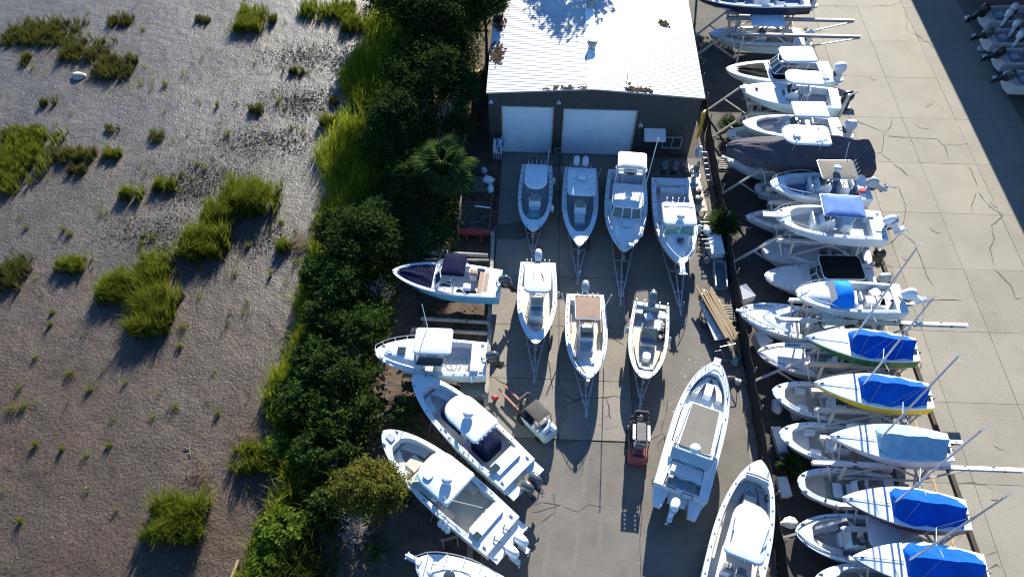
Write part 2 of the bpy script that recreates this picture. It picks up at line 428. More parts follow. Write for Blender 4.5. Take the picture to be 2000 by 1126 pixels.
CR = [[(25.59, 48.47), (26.85, 47.58), (28.51, 46.60), (29.24, 47.49), (29.58, 48.50)], [(28.51, 46.60), (27.91, 45.02), (27.56, 44.13), (26.91, 44.10)], [(27.56, 44.13), (28.10, 43.12)],
      [(28.55, 46.12), (30.40, 46.01), (32.54, 45.91), (32.80, 45.03), (32.73, 43.47)], [(33.70, 43.28), (34.11, 42.45), (33.96, 40.81)],
      [(26.85, 40.53), (27.98, 40.41), (27.91, 38.31), (27.30, 36.77), (26.95, 35.87), (25.98, 34.96), (25.08, 34.45)], [(26.95, 35.87), (27.60, 34.88), (27.65, 33.02), (27.62, 31.67), (27.89, 31.06)],
      [(25.19, 34.46), (24.73, 32.91), (25.38, 32.66), (25.20, 31.31)], [(33.73, 40.10), (32.95, 38.87), (32.70, 38.09)],
      [(33.85, 40.11), (34.15, 38.71), (34.79, 38.07), (34.91, 37.77), (33.75, 36.87), (33.47, 35.59), (32.88, 34.62), (32.65, 33.08)], [(32.50, 32.76), (33.16, 31.31), (33.07, 30.19), (33.71, 30.34)],
      [(31.79, 64.33), (33.73, 64.41), (34.70, 65.12), (35.26, 64.89)], [(34.66, 63.20), (34.08, 60.54)], [(34.01, 60.30), (34.73, 59.86), (35.52, 58.60), (35.76, 57.86)], [(26.04, 27.59), (26.80, 29.69), (27.73, 29.94), (29.45, 29.92)],
      [(25.03, 16.84), (25.94, 16.96), (26.64, 16.87), (26.99, 16.61)], [(24.77, 24.25), (25.20, 24.64), (25.18, 25.02), (24.97, 25.20)], [(25.28, 12.80), (25.63, 13.01), (26.08, 13.11)], [(25.19, 12.12), (25.70, 12.41), (25.90, 12.21)],
      [(24.92, 59.64), (25.95, 60.14), (26.86, 60.02)], [(28.13, 43.06), (28.66, 42.41), (29.03, 41.59)], [(28.28, 64.44), (28.35, 63.86), (29.07, 63.64)]]
for c in CR: strip_on(c, .042, .026, 'crack', CRK, lane, .05)
for c in ([(2.53, 21.03), (3.10, 21.33), (3.54, 21.49), (4.65, 21.57), (5.48, 21.75), (6.15, 21.63)], [(2.24, 21.87), (3.03, 21.33)], [(4.97, 21.62), (5.11, 21.10), (5.15, 20.37), (5.46, 19.67)], [(5.08, 20.37), (4.67, 20.01)],
          [(-0.87, 22.14), (-1.46, 22.37), (-1.99, 22.72)], [(-0.38, 27.29), (1.05, 27.34), (1.83, 27.54)], [(1.46, 30.64), (1.52, 28.27), (1.35, 24.27), (1.70, 22.06)]):
    strip_on(c, .07, .05, 'crack', CRK, apron, .04)
for c in ([(8.87, 21.67), (8.68, 20.96), (8.18, 19.34), (7.54, 18.92), (7.38, 18.39)], [(8.18, 19.34), (8.47, 19.15), (7.94, 18.67), (8.00, 18.21)], [(7.24, 18.19), (6.90, 15.67), (6.56, 13.04), (6.45, 10.97)], [(5.56, 19.10), (5.96, 21.17), (6.03, 24.46)],
          [(0.59, 14.68), (1.16, 14.85), (2.18, 14.74), (0.60, 14.24)], [(1.74, 15.47), (1.89, 14.29), (1.04, 13.67)], [(5.68, 21.15), (5.64, 18.77)], [(2.33, 14.60), (3.19, 14.34), (3.78, 14.80), (4.64, 14.69)], [(5.77, 20.46), (6.70, 20.33), (7.99, 20.90)]):
    strip_on(c, .05, .008, 'crack', CRK, yard, .05)
# stains: a blob outline laid 3-4 mm above the surface
def blob(c, rx, ry, z, name, m, parent, rot=0, n=22, rough=.25):
    pts = []
    ph = random.uniform(0, 9)
    for i in range(n):
        a = 2 * pi * i / n; k = 1 + rough * (math.sin(2 * a + ph) * .5 + math.sin(5 * a + 2 * ph) * .3 + random.uniform(-.3, .3))
        x, y = rx * k * math.cos(a), ry * k * math.sin(a)
        pts.append((c[0] + x * math.cos(rot) - y * math.sin(rot), c[1] + x * math.sin(rot) + y * math.cos(rot), z))
    b = MB(); b.add(pts, [tuple(range(n))]); return b.build(name, m, parent, 0)
STAIN = ground_mat('oily_damp_asphalt', (.080, .072, .064), (.062, .056, .05), .8, 16, .3, rough=.6)
STAIN2 = ground_mat('damp_concrete', (.16, .14, .12), (.12, .105, .09), .8, 14, .25, rough=.6)
blob((6.17, 19.13), 1.3, .75, .005, 'stain', STAIN, yard)
blob((3.87, 19.20), 2.0, .55, .005, 'stain', STAIN, yard)
blob((2.33, 18.98), .9, .6, .0055, 'stain', STAIN, yard)
blob((1.71, 20.72), 1.0, 1.5, .050, 'stain', STAIN2, apron)
blob((-1.29, 20.88), .8, .9, .050, 'stain', STAIN2, apron)
blob((5.13, 19.86), .7, .3, .0505, 'stain', STAIN2, apron)
blob((1.68, 24.67), .3, 1.0, .050, 'stain', STAIN2, apron)
blob((-1.37, 34.86), 1.6, .9, .051, 'stain', STAIN, apron)
YP = mat('spilt_yellow_paint', (.28, .235, .11), .8, noise=(6, .3)); WP = mat('spilt_white_paint', (.27, .255, .235), .8, noise=(6, .3)); PP = mat('spilt_pink_paint', (.24, .17, .15), .8, noise=(6, .3))
for (px, m, r) in (((10.78, 24.19), YP, .22), ((10.54, 23.80), YP, .14), ((11.26, 24.43), WP, .12), ((9.78, 23.29), WP, .16), ((11.43, 25.05), PP, .13), ((11.86, 24.49), PP, .12), ((9.55, 23.54), WP, .09), ((12.09, 25.08), WP, .1), ((11.24, 26.05), YP, .1), ((10.23, 24.62), WP, .07), ((8.99, 20.94), WP, .2), ((8.63, 21.09), WP, .1), ((11.62, 25.83), WP, .08), ((10.82, 23.33), YP, .08), ((9.36, 22.91), WP, .1)):
    for k in range(4): blob((px[0] + random.gauss(0, .3), px[1] + random.gauss(0, .25)), r * random.uniform(.15, .55), r * random.uniform(.1, .45), .006 + .0004 * k, 'paint_stain', m, yard, random.uniform(0, 3), 11, .5)
TY = mat('tyre_mark_rubber', (.122, .113, .10), .9, noise=(1.2, 0, (.140, .128, .112)))
TY2 = mat('lane_tyre_mark', (.222, .203, .168), .9, noise=(.9, 0, (.248, .227, .186)))
for (p0, p1, p2, par, mm, z) in (((2.87, 10.82), (3.33, 14.34), (3.85, 18.38), yard, TY, .0035), ((4.10, 10.87), (4.49, 14.39), (4.92, 18.42), yard, TY, .0035), ((1.22, 10.76), (1.89, 14.88), (2.03, 17.98), yard, TY, .0035), ((5.88, 10.94), (6.12, 12.74), (6.74, 15.97), yard, TY, .0036),):
    q = [((1 - t) ** 2 * p0[0] + 2 * t * (1 - t) * p1[0] + t * t * p2[0], (1 - t) ** 2 * p0[1] + 2 * t * (1 - t) * p1[1] + t * t * p2[1]) for t in [i / 14 for i in range(15)]]
    strip_on(q, .24, z, 'tyre_mark', mm, par)
for (x, y, r1_, r2_) in ((29.4, 36.2, .3, .2), (31.6, 47.5, .5, .3), (33.2, 50.5, .7, .3), (28.2, 19.3, .22, .18), (27.2, 16.3, .5, .3), (34.6, 39, .3, .2), (29.3, 53.5, .4, .25), (26.6, 33.5, .3, .2), (33.9, 45.6, .8, .4), (31.4, 29.2, .3, .15)): blob((x, y), r1_, r2_, .0235, 'stain', TY2, lane, random.uniform(0, 3), 16, .5)
# low timber bulkhead at the marsh edge
b = MB(); b.box(0, 0, 0, .22, 4.4, .5)
o = b.build('timber_edging', WOOD); o.location = (*(-15.06, 26.73)[:2], -.45); o.rotation_euler = (0, 0, R(2)); tag(o, 'weathered timber board edging the mud beside the dark shrubs', 'timber board')
b = MB(); b.box(0, 0, 0, .16, 1.1, .05)
o = b.build('plank', LUMBER); o.location = (*(-15.56, 10.62)[:2], -.53); o.rotation_euler = (0, 0, R(-8)); tag(o, 'short pale plank lying on the brown mud', 'plank')

# ------------------------------------------------------------------ workshop building
YF, XL, XR, XM = 43.0, -3.40, 12.12, 4.12
ZE, ZR = 6.05, 6.62
YB = 62.0
DKG = mat('dark_green_cladding', (.043, .048, .048), .55, noise=(1.5, .12))
ROOFM = mat('white_roof_sheet', (.45, .455, .455), .5, noise=(.5, .10), spec=.3)
DOORM = mat('white_door_panel', (.58, .68, .76), .42, noise=(.6, .05))
bld = thing('workshop', 'metal workshop with white corrugated roof and two roller doors', 'building', ((XL + XR) / 2, YF, 0))
def rel(b): return b
bx = (XL + XR) / 2
def wall_ribbed(x0, x1, z0, zt, name):
    """vertical ribbed cladding on the front plane; zt(x) gives the top"""
    b = MB(); p = .3; x = x0; pts = []
    while x < x1 - 1e-6:
        w = min(p, x1 - x)
        pts += [(x, 0), (x + w * .72, 0), (x + w * .78, -.022), (x + w * .94, -.022)]; x += w
    pts.append((x1, 0))
    vs = []
    for (x, y) in pts: vs += [(x - bx, y, z0), (x - bx, y, zt(x))]
    b.add(vs, [(2 * i, 2 * i + 2, 2 * i + 3, 2 * i + 1) for i in range(len(pts) - 1)])
    return b.build(name, DKG, bld, 0)
top = lambda x: (ZE + (ZR - ZE) * (x - XL) / (XM - XL) if x < XM else ZR - (ZR - ZE) * (x - XM) / (XR - XM)) - .05
D1 = (-2.45, 1.42, 4.72); D2 = (2.15, 7.62, 4.62)
wall_ribbed(XL, D1[0], 0, top, 'wall_panel'); wall_ribbed(D1[1], D2[0], 0, top, 'wall_panel'); wall_ribbed(D2[1], 9.95, 0, top, 'wall_panel')
wall_ribbed(D1[0], D1[1], D1[2], top, 'wall_panel'); wall_ribbed(D2[0], D2[1], D2[2], top, 'wall_panel')
wall_ribbed(9.95, 11.4, 0, lambda x: 1.0, 'wall_panel'); wall_ribbed(9.95, 11.4, 2.15, top, 'wall_panel'); wall_ribbed(11.4, XR, 0, top, 'wall_panel')
for x, nm in ((XL + .01, 'side_wall'), (XR - .01, 'side_wall')):
    b = MB(); b.box(x - bx, (YB - YF) / 2 + .05, ZE / 2 - .06, .12, YB - YF - .1, ZE - .1); b.build(nm, DKG, bld, 0)
for x0, x1, h in (D1, D2):
    d = MB(); n = 15
    pts = []
    for i in range(n): z = h * i / n; pts += [(.11, z + .01), (.095, z + .03), (.095, z + h / n - .03), (.11, z + h / n - .01)]
    vs = []
    for (y, z) in pts: vs += [(x0 - bx + .04, y, z), (x1 - bx - .04, y, z)]
    d.add(vs, [(2 * i, 2 * i + 1, 2 * i + 3, 2 * i + 2) for i in range(len(pts) - 1)])
    door = d.build('roller_door', DOORM, bld, 25)
    f = MB()
    for x in (x0 + .02, x1 - .02): f.box(x - bx, -.02, h / 2, .08, .16, h)
    f.box((x0 + x1) / 2 - bx, -.02, h + .03, x1 - x0 + .12, .16, .06)
    f.build('door_frame', mat('worn_cream_trim', (.34, .30, .26), .6, noise=(2, .15)), door, 0)
    f = MB(); f.box((x0 + x1) / 2 - bx, .03, .05, x1 - x0 - .1, .06, .09); f.build('bottom_rail', STEEL, door, 0)
# corrugated roof: one sheet each side with square ribs running up the slope, and a ridge cap
def roof_side(xa, za, xb, zb, name):
    b = MB(); y = -.18; P1 = []; p = .30
    while y < YB - YF + .1: P1 += [(y, 0), (y + .20, 0), (y + .225, .019), (y + .27, .019)]; y += p
    vs = []
    for (yy, dz) in P1: vs += [(xa - bx, yy, za + dz), (xb - bx, yy, zb + dz)]
    b.add(vs, [(2 * i, 2 * i + 1, 2 * i + 3, 2 * i + 2) for i in range(len(P1) - 1)])
    return b.build(name, ROOFM, bld, 0)
roof = roof_side(XL - .15, ZE - .01, XM, ZR, 'roof_slope'); roof2 = roof_side(XM, ZR, XR + .15, ZE - .01, 'roof_slope')
b = MB(); b.prism([(-.36, 0), (.36, 0), (.36, .01), (-.36, .01)], 0, 1)
b = MB(); yl = YB - YF + .15
b.add([(-.36, -.26, .045), (0, -.26, .085), (.36, -.26, .045), (-.36, yl, .045), (0, yl, .085), (.36, yl, .045), (-.36, -.26, -.02), (.36, -.26, -.02)], [(0, 1, 4, 3), (1, 2, 5, 4), (0, 6, 7, 2, 1)])
o = b.build('ridge_cap', mat('bright_ridge_cap', (.82, .82, .80), .4), bld, 0); o.location = (XM - bx, 0, ZR)
for x0, z0, x1, z1 in ((XL - .15, ZE - .06, XM, ZR - .05), (XM, ZR - .05, XR + .15, ZE - .06)):
    b = MB(); b.bar((x0 - bx, -.16, z0), (x1 - bx, -.16, z1), .05, .12); b.build('fascia', mat('grey_fascia', (.30, .30, .30), .6), bld, 0)
for yy in ((4.32, 47.59), (4.29, 52.87)):
    v = MB(); v.lathe([(.30, 0), (.30, .45), (.38, .47), (.38, .55), (.30, .62), (.12, .66)], 14)
    o = v.build('roof_vent', STEEL, bld, 40); o.location = (XM - bx + .05, yy[1] - YF, ZR + .06)
    v = MB(); v.lathe([(.40, .40), (.40, .46), (.31, .46)], 14); v.build('vent_band', mat('rusty_band', (.20, .14, .08), .8), o, 40)
a = (6.55, 44.30)
b = MB(); b.tube([(0, 0, 0), (0, .0, 1.3)], .035, 6); b.bar((-.25, 0, 1.2), (.25, 0, 1.25), .03); b.bar((-.2, .1, .9), (.2, -.1, .9), .03); b.box(0, 0, .05, .3, .3, .08)
o = b.build('antenna_mast', STEEL, bld, 0); o.location = (a[0] - bx, .4, ZR - .2)
# awning, window and small fittings on the front
b = MB()
xa, xb = 8.35, 9.95
b.add([(xa - bx, -.02, 2.95), (xb - bx, -.02, 2.95), (xb - bx, -1.0, 2.62), (xa - bx, -1.0, 2.62), (xa - bx, -.02, 2.90), (xb - bx, -.02, 2.90), (xb - bx, -1.0, 2.50), (xa - bx, -1.0, 2.50)],
      [(3, 2, 1, 0), (4, 5, 6, 7), (0, 1, 5, 4), (1, 2, 6, 5), (2, 3, 7, 6), (3, 0, 4, 7)])
b.build('awning', mat('pale_awning', (.62, .63, .64), .6), bld, 0)
w = MB(); wx0, wx1, z0, z1 = 9.95 - bx, 11.4 - bx, 1.0, 2.15
for x in (wx0 + .03, (wx0 + wx1) / 2, wx1 - .03): w.box(x, .0, (z0 + z1) / 2, .07, .14, z1 - z0)
for z in (z0 + .03, z1 - .03): w.box((wx0 + wx1) / 2, .0, z, wx1 - wx0, .141, .07)
win = w.build('window', mat('grey_window_frame', (.28, .29, .30), .5), bld, 0)
for x in ((wx0 * .75 + wx1 * .25), (wx0 * .25 + wx1 * .75)):
    g = MB(); g.box(x, .03, (z0 + z1) / 2, (wx1 - wx0) / 2 - .09, .02, z1 - z0 - .1); g.build('pane', GLASS, win, 0)
for (x, z) in ((2.05 - .3, 5.35), (XL + .18, 5.25), (8.0, 3.4)):
    l = MB(); l.box(x - bx, -.1, z, .14, .2, .1); l.box(x - bx - .08, -.22, z - .05, .1, .14, .14); l.box(x - bx + .1, -.22, z - .05, .1, .14, .14); l.build('floodlight', W, bld, 0)
d = MB(); d.box(9.1 - bx, -.03, 1.03, .9, .05, 2.05); d.build('side_door', mat('dark_door', (.03, .035, .04), .5), bld, 0)
# leaf litter caught on the roof's left edge and along the gable
n = 720
lx = np.concatenate([RNG.normal(-3.0, .25, 500).clip(-3.65, -2.2), RNG.uniform(.5, 3.7, 40), RNG.uniform(6.6, 8.4, 80), RNG.normal(6.6, .3, 50), RNG.normal(9.9, .2, 50)])
ly = np.concatenate([np.repeat([47.3, 51.3, 53.7, 57.5], 125) + RNG.normal(0, .55, 500), 42.95 + RNG.exponential(.08, 40), 43.0 + RNG.exponential(.15, 80), RNG.normal(58.5, .15, 50), RNG.normal(51.5, .2, 50)])
lz = np.where(lx < XM, ZE + (ZR - ZE) * (lx - XL) / (XM - XL), ZR - (ZR - ZE) * (lx - XM) / (XR - XM)) + .06
c = np.stack([lx, ly, lz], -1); a = RNG.uniform(0, 2 * pi, n); l = RNG.uniform(.05, .14, n)
dx = np.stack([np.cos(a) * l, np.sin(a) * l, RNG.uniform(-.02, .03, n)], -1); dy = np.stack([-np.sin(a) * l * .6, np.cos(a) * l * .6, RNG.uniform(-.02, .03, n)], -1)
V = np.stack([c - dx - dy, c + dx - dy, c + dx + dy, c - dx + dy], 1).reshape(-1, 3)
o = np_obj('leaf_litter', V, np.arange(4 * n).reshape(n, 4), leaf_mat('dead_leaves', (.05, .035, .025), (.11, .075, .05), .1), kind='stuff')
tag(o, 'brown leaf litter caught on the white corrugated roof', 'leaf litter')

# boat shed on the right: only its posts, back rail and the shade of its roof come near the picture
shed = thing('boat_shed', 'large open boat shed whose roof shades the lane edge', 'building', (48, 60, 0))
SHM = mat('grey_shed_steel', (.35, .36, .37), .6)
b = MB(); b.add([(-9.32, -38, 10), (12, -38, 12.6), (12, 55, 12.6), (-9.32, 55, 10), (-9.32, -38, 9.7), (12, -38, 12.3), (12, 55, 12.3), (-9.32, 55, 9.7)], [(0, 1, 2, 3), (7, 6, 5, 4), (0, 4, 5, 1), (1, 5, 6, 2), (2, 6, 7, 3), (3, 7, 4, 0)])
b.build('roof', SHM, shed, 0)
b = MB(); b.box(12, 8.5, 6, .2, 93, 12); b.build('back_wall', SHM, shed, 0)
for k in range(8):
    b = MB(); b.box(3.5, -36 + 13 * k, 5.6, .3, .3, 11.2); b.build('post', SHM, shed, 0)
# ================================================================== PLANTS
LOAK = leaf_mat('oak_leaves', (.017, .034, .010), (.052, .078, .020), .3)
LSHR = leaf_mat('shrub_leaves', (.018, .042, .011), (.062, .100, .022), .35)
LBRI = leaf_mat('bright_shrub_leaves', (.07, .12, .015), (.15, .21, .03), .45)
LCED = leaf_mat('cedar_leaves', (.075, .085, .02), (.17, .17, .03), .4)
LPAL = leaf_mat('palm_leaves', (.018, .038, .016), (.055, .085, .022), .3)
LREED = leaf_mat('reed_blades', (.07, .11, .008), (.33, .36, .028), .5)
LGRASS = leaf_mat('cordgrass_blades', (.045, .075, .008), (.20, .21, .025), .45)
LDARK = leaf_mat('olive_grass_blades', (.035, .042, .012), (.15, .14, .035), .35)
LSTRAW = leaf_mat('straw_blades', (.22, .17, .11), (.40, .32, .22), .3)

def leaves(C, size, seed, flat=.5):
    """leaf quads centred on C (n x 3)"""
    g = np.random.default_rng(seed); n = len(C)
    a = g.normal(size=(n, 3)); a[:, 2] *= flat; a /= np.linalg.norm(a, axis=1, keepdims=True)
    b = g.normal(size=(n, 3)); b -= a * (a * b).sum(1, keepdims=True); b /= np.linalg.norm(b, axis=1, keepdims=True)
    s = size * g.uniform(.55, 1.35, (n, 1))
    a = a * s; b = b * s * .42
    V = np.stack([C - a, C + b * 1.0 - a * .1, C + a, C - b * 1.0 - a * .1], 1).reshape(-1, 3)
    return V, np.arange(4 * n).reshape(n, 4)
def clump_points(n, centre, rad, k, seed, shell=.6):
    """n points gathered in k twigs' clumps inside an ellipsoid"""
    g = np.random.default_rng(seed)
    d = g.normal(size=(k, 3)); d /= np.linalg.norm(d, axis=1, keepdims=True); d[:, 2] = np.abs(d[:, 2]) * 1.15 - .25
    c = d * (shell + (1 - shell) * g.random((k, 1)) ** .6) * np.array(rad)
    r = g.uniform(.4, 1.25, k) * np.mean(rad) * .24
    i = g.integers(0, k, n)
    p = g.normal(size=(n, 3)) * .62; p[:, 2] *= .75
    q = c[i] + p * r[i][:, None]
    m = n * 2 // 5; ns = max(12, k * 3)                               # arching sprays that break the outline
    e = g.normal(size=(ns, 3)); e /= np.linalg.norm(e, axis=1, keepdims=True); e[:, 2] = np.abs(e[:, 2]) * .9 - .1
    j = g.integers(0, ns, m); t = g.uniform(.45, 1.0, m); ln = g.uniform(.85, 1.3, ns)[j]
    sp = e[j] * np.array(rad) * (t * ln)[:, None] + g.normal(size=(m, 3)) * np.mean(rad) * .045
    sp[:, 2] += (.25 * t - .35 * t * t) * np.mean(rad); q[:m] = sp
    return np.array(centre) + q
def tree(name, label, x, y, h, rad, n, k, leaf, lsize, seed, cat='tree', group=None, base=None, trunk_r=.16, lean=(0, 0), dead=False):
    z0 = float(bank_z(x, y)) if base is None else base
    t = thing(name, label, cat, (x, y, z0), 0, group)
    g = random.Random(seed)
    b = MB(); cz = h - rad[2]
    top = Vector((lean[0], lean[1], cz))
    b.tube([(0, 0, -.2), (lean[0] * .3 + .08, lean[1] * .3, cz * .45), top], trunk_r, 7, r1=trunk_r * .5)
    for j in range(8):
        a = g.uniform(0, 2 * pi); q = g.uniform(.45, .95); s = Vector((lean[0] * q, lean[1] * q, cz * q))
        e = Vector((lean[0] + math.cos(a) * rad[0] * .75, lean[1] + math.sin(a) * rad[1] * .75, cz + g.uniform(-.2, .6) * rad[2]))
        b.tube([s, (s + e) / 2 + Vector((0, 0, .2)), e], trunk_r * .4, 5, r1=.02)
    b.build('trunk', BARK, t)
    V, F = leaves(clump_points(n, (lean[0], lean[1], cz), rad, k, seed), lsize, seed + 1)
    np_obj('crown', V, F, leaf, t)
    return t
# tall trees along the workshop's left side (two of them above the top of the frame, shading the roof)
for i, (px, h, rad, n, k, nm, lb) in enumerate((
        ((-10.59, 52.94), 9.5, (3.6, 3.4, 3.0), 15000, 55, 'oak_tree', 'broad dark oak behind the sunlit reeds, farthest from the boats'),
        ((-6.99, 51.64), 9.0, (3.0, 3.2, 3.0), 13000, 50, 'oak_tree', 'dark oak beside the upper left edge of the white roof'),
        ((-8.37, 46.43), 7.6, (3.0, 3.0, 2.8), 12000, 46, 'oak_tree', 'dark oak in the middle of the tree belt level with the roller doors'),
        ((-9.62, 41.93), 6.2, (2.5, 2.6, 2.4), 9000, 38, 'oak_tree', 'small dark oak between the reeds and the big fan palm'),
        ((-11.72, 31.47), 4.6, (2.4, 2.2, 1.9), 8000, 32, 'oak_tree', 'low dark bushy tree left of the navy canopied boat'),
        ((-8.18, 37.38), 4.4, (1.7, 1.7, 1.7), 5000, 24, 'oak_tree', 'rounded dark bush touching the left side of the big fan palm'))):
    tree(nm, lb, px[0], px[1], h, rad, int(n * 1.35), k, LOAK, .135, 100 + i, group='dark oaks between marsh and workshop', lean=(.3 * (-1) ** i, .2))
tree('oak_tree', 'leafy branch tips of a tree overhanging the roof\'s upper left corner', -4.3, 53.0, 9.0, (1.6, 2.4, 1.7), 9000, 40, LOAK, .17, 131)
o = tree('oak_tree', 'tall tree beyond the roof casting leafy shade on it', 4.6, 66.5, 14.8, (3.6, 2.6, 2.8), 2300, 34, LOAK, .25, 140, base=0)
tree('oak_tree', 'oak beyond the top edge whose shade falls between the roof and the black hulled boat', 16.3, 73, 11.5, (3.4, 3.2, 3.0), 6000, 44, LOAK, .24, 143, base=0)
o = tree('oak_tree', 'tall oak at the far end of the tree belt', -11.5, 70, 11, (3.6, 3.4, 3.4), 9000, 40, LOAK, .22, 141)
for i, (x, y, h, r) in enumerate(((-9.5, 57, 8.0, 2.8), (-8.0, 50, 6.5, 2.4))):
    tree('oak_tree', ('dense oak crown next to the yellow-green reeds, near the top edge', 'dense dark oak halfway down the tree belt beside the reeds')[i], x, y, h, (r, r, r * .85), 12000, 44, LOAK, .135, 150 + i, group='dark oaks between marsh and workshop')

for i, (p, h, r, lb_) in enumerate((((-13.67, 32.96), 4.2, 1.9, 'topmost of the dark bank bushes below the sunlit reeds'), ((-14.10, 29.56), 3.6, 1.7, 'dark bank bush next to the open mud, level with the navy canopied boat'), ((-12.30, 28.13), 4.4, 2.0, 'tall dark bank bush left of the bow of the navy canopied boat'), ((-13.05, 25.87), 3.8, 1.8, 'dark bank bush above the weathered timber edging'),
        ((-11.08, 25.10), 3.6, 1.7, 'dark bank bush just off the bow rail of the white cuddy boat'), ((-13.11, 22.82), 3.6, 1.8, 'dark bank bush at the mud\'s edge, left of the white cuddy boat'), ((-11.37, 21.98), 3.4, 1.8, 'broad dark bank bush below the bow of the white cuddy boat'), ((-13.39, 20.08), 3.0, 1.5, 'dark bank bush where the bank bulges into the brown mud'), ((-11.33, 18.99), 3.0, 1.7, 'dark bank bush left of the two long boats'), ((-9.47, 19.61), 2.6, 1.4, 'low dark bank bush near the bow of the navy-covered boat'), ((-12.16, 16.90), 2.7, 1.5, 'dark bank bush above the bright rounded shrub'), ((-10.34, 16.66), 2.4, 1.3, 'lowest dark bank bush, just above the sunlit cedar'))):
    h *= .82; r *= .82
    tree('bank_bush', lb_, p[0], p[1], h, (r, r * 1.15, r * .8), int(3000 * r), int(13 * r), LSHR if i % 3 else LOAK, .11, 200 + i, 'bush', 'dark bushes on the bank', trunk_r=.07)
# sunlit cedar near the two-engined boats, with bare grey branches
a = (-8.24, 14.48)
ced = tree('cedar_tree', 'yellow-green cedar standing in sun left of the white twin-engined boat', a[0], a[1], 3.6, (1.95, 1.5, 1.25), 15000, 60, LCED, .085, 170, trunk_r=.1)
b = MB(); g = random.Random(4)
for k in range(46):
    a0 = g.uniform(0, 2 * pi); s = Vector((g.uniform(-1.3, -.2), g.uniform(-1.8, -.3), g.uniform(.3, 1.4))); e = s + Vector((math.cos(a0) * g.uniform(.4, 1.0), math.sin(a0) * g.uniform(.4, .9), g.uniform(.1, .7)))
    b.tube([s, (s + e) / 2 + Vector((g.uniform(-.1, .1), g.uniform(-.1, .1), .05)), e], .022, 4, r1=.006)
b.build('bare_branch', DEADW, ced, 0)['kind'] = 'stuff'
def dead_bush(label, x, y, h, r, n, seed):
    g = random.Random(seed); t = thing('dead_bush', label, 'dead bush', (x, y, float(bank_z(x, y))))
    b = MB()
    for k in range(n):
        a0 = g.uniform(0, 2 * pi); q = Vector((g.uniform(-.15, .15), g.uniform(-.15, .15), 0)); d = g.uniform(.3, 1) * r; e = q + Vector((math.cos(a0) * d, math.sin(a0) * d, h * g.uniform(.6, 1)))
        mid = (q + e) / 2 + Vector((g.uniform(-.15, .15), g.uniform(-.15, .15), .1)); b.tube([q, mid, e], .03, 4, r1=.008)
        for j in range(3):
            s = mid.lerp(e, g.random()); b.tube([s, s + Vector((g.uniform(-.4, .4), g.uniform(-.4, .4), g.uniform(.1, .5)))], .014, 3, r1=.005)
    b.build('branch', DEADW, t, 0)['kind'] = 'stuff'
p = (-7.20, 43.89); dead_bush('bare grey branching bush among the dark trees near the roller doors', p[0], p[1] - .5, 5.4, 1.3, 34, 5)
p = (-9.16, 12.51); dead_bush('bare twiggy bush below the sunlit cedar', p[0], p[1], 1.1, 1.3, 30, 6)
p = (-9.81, 28.18); dead_bush('bare grey twigs under the bow of the navy canopied boat', p[0], p[1], 2.2, 1.1, 24, 7)
p = (-10.93, 23.57); dead_bush('pale bare twigs in shade left of the white cuddy boat\'s bow', p[0], p[1], 2.0, 1.0, 24, 8)

# dense dark undergrowth over the bank: one mass
xs = []; g = np.random.default_rng(9)
while len(xs) < 1050:
    y = g.uniform(8, 66); x = g.uniform(bank_x(y) - .1, -2.9 if y < 27 or y > 44 else -3.6)
    if y < 17 and x > -6.6: continue
    if y < 13.4 and x > -11.2 and x < -8.4: continue
    if y > 34 and x < bank_x(y) + 3.4: continue
    if 27 <= y and x > -5.2: continue
    if y < 31 and x > -9.0 and g.random() < .8: continue
    xs.append((x, y))
pts = []
for i, (x, y) in enumerate(xs):
    d = x - bank_x(y); hh = min(2.6, .7 + .35 * d) * g.uniform(.5, 1.1); r = g.uniform(.35, .8)
    if x > -8.5 and y < 31: hh *= .45
    if y < 17.5: hh *= .55
    n = 46
    q = g.normal(size=(n, 3)) * np.array([r, r, hh * .38]) * .6; q[:, 2] = np.abs(q[:, 2]) * 1.2 + hh * .35
    pts.append(q + np.array([x, y, float(bank_z(x, y))]))
V, F = leaves(np.concatenate(pts), .13, 10)
o = np_obj('undergrowth', V, F, LSHR, kind='stuff'); tag(o, 'dense dark undergrowth covering the bank between marsh and boats', 'undergrowth')

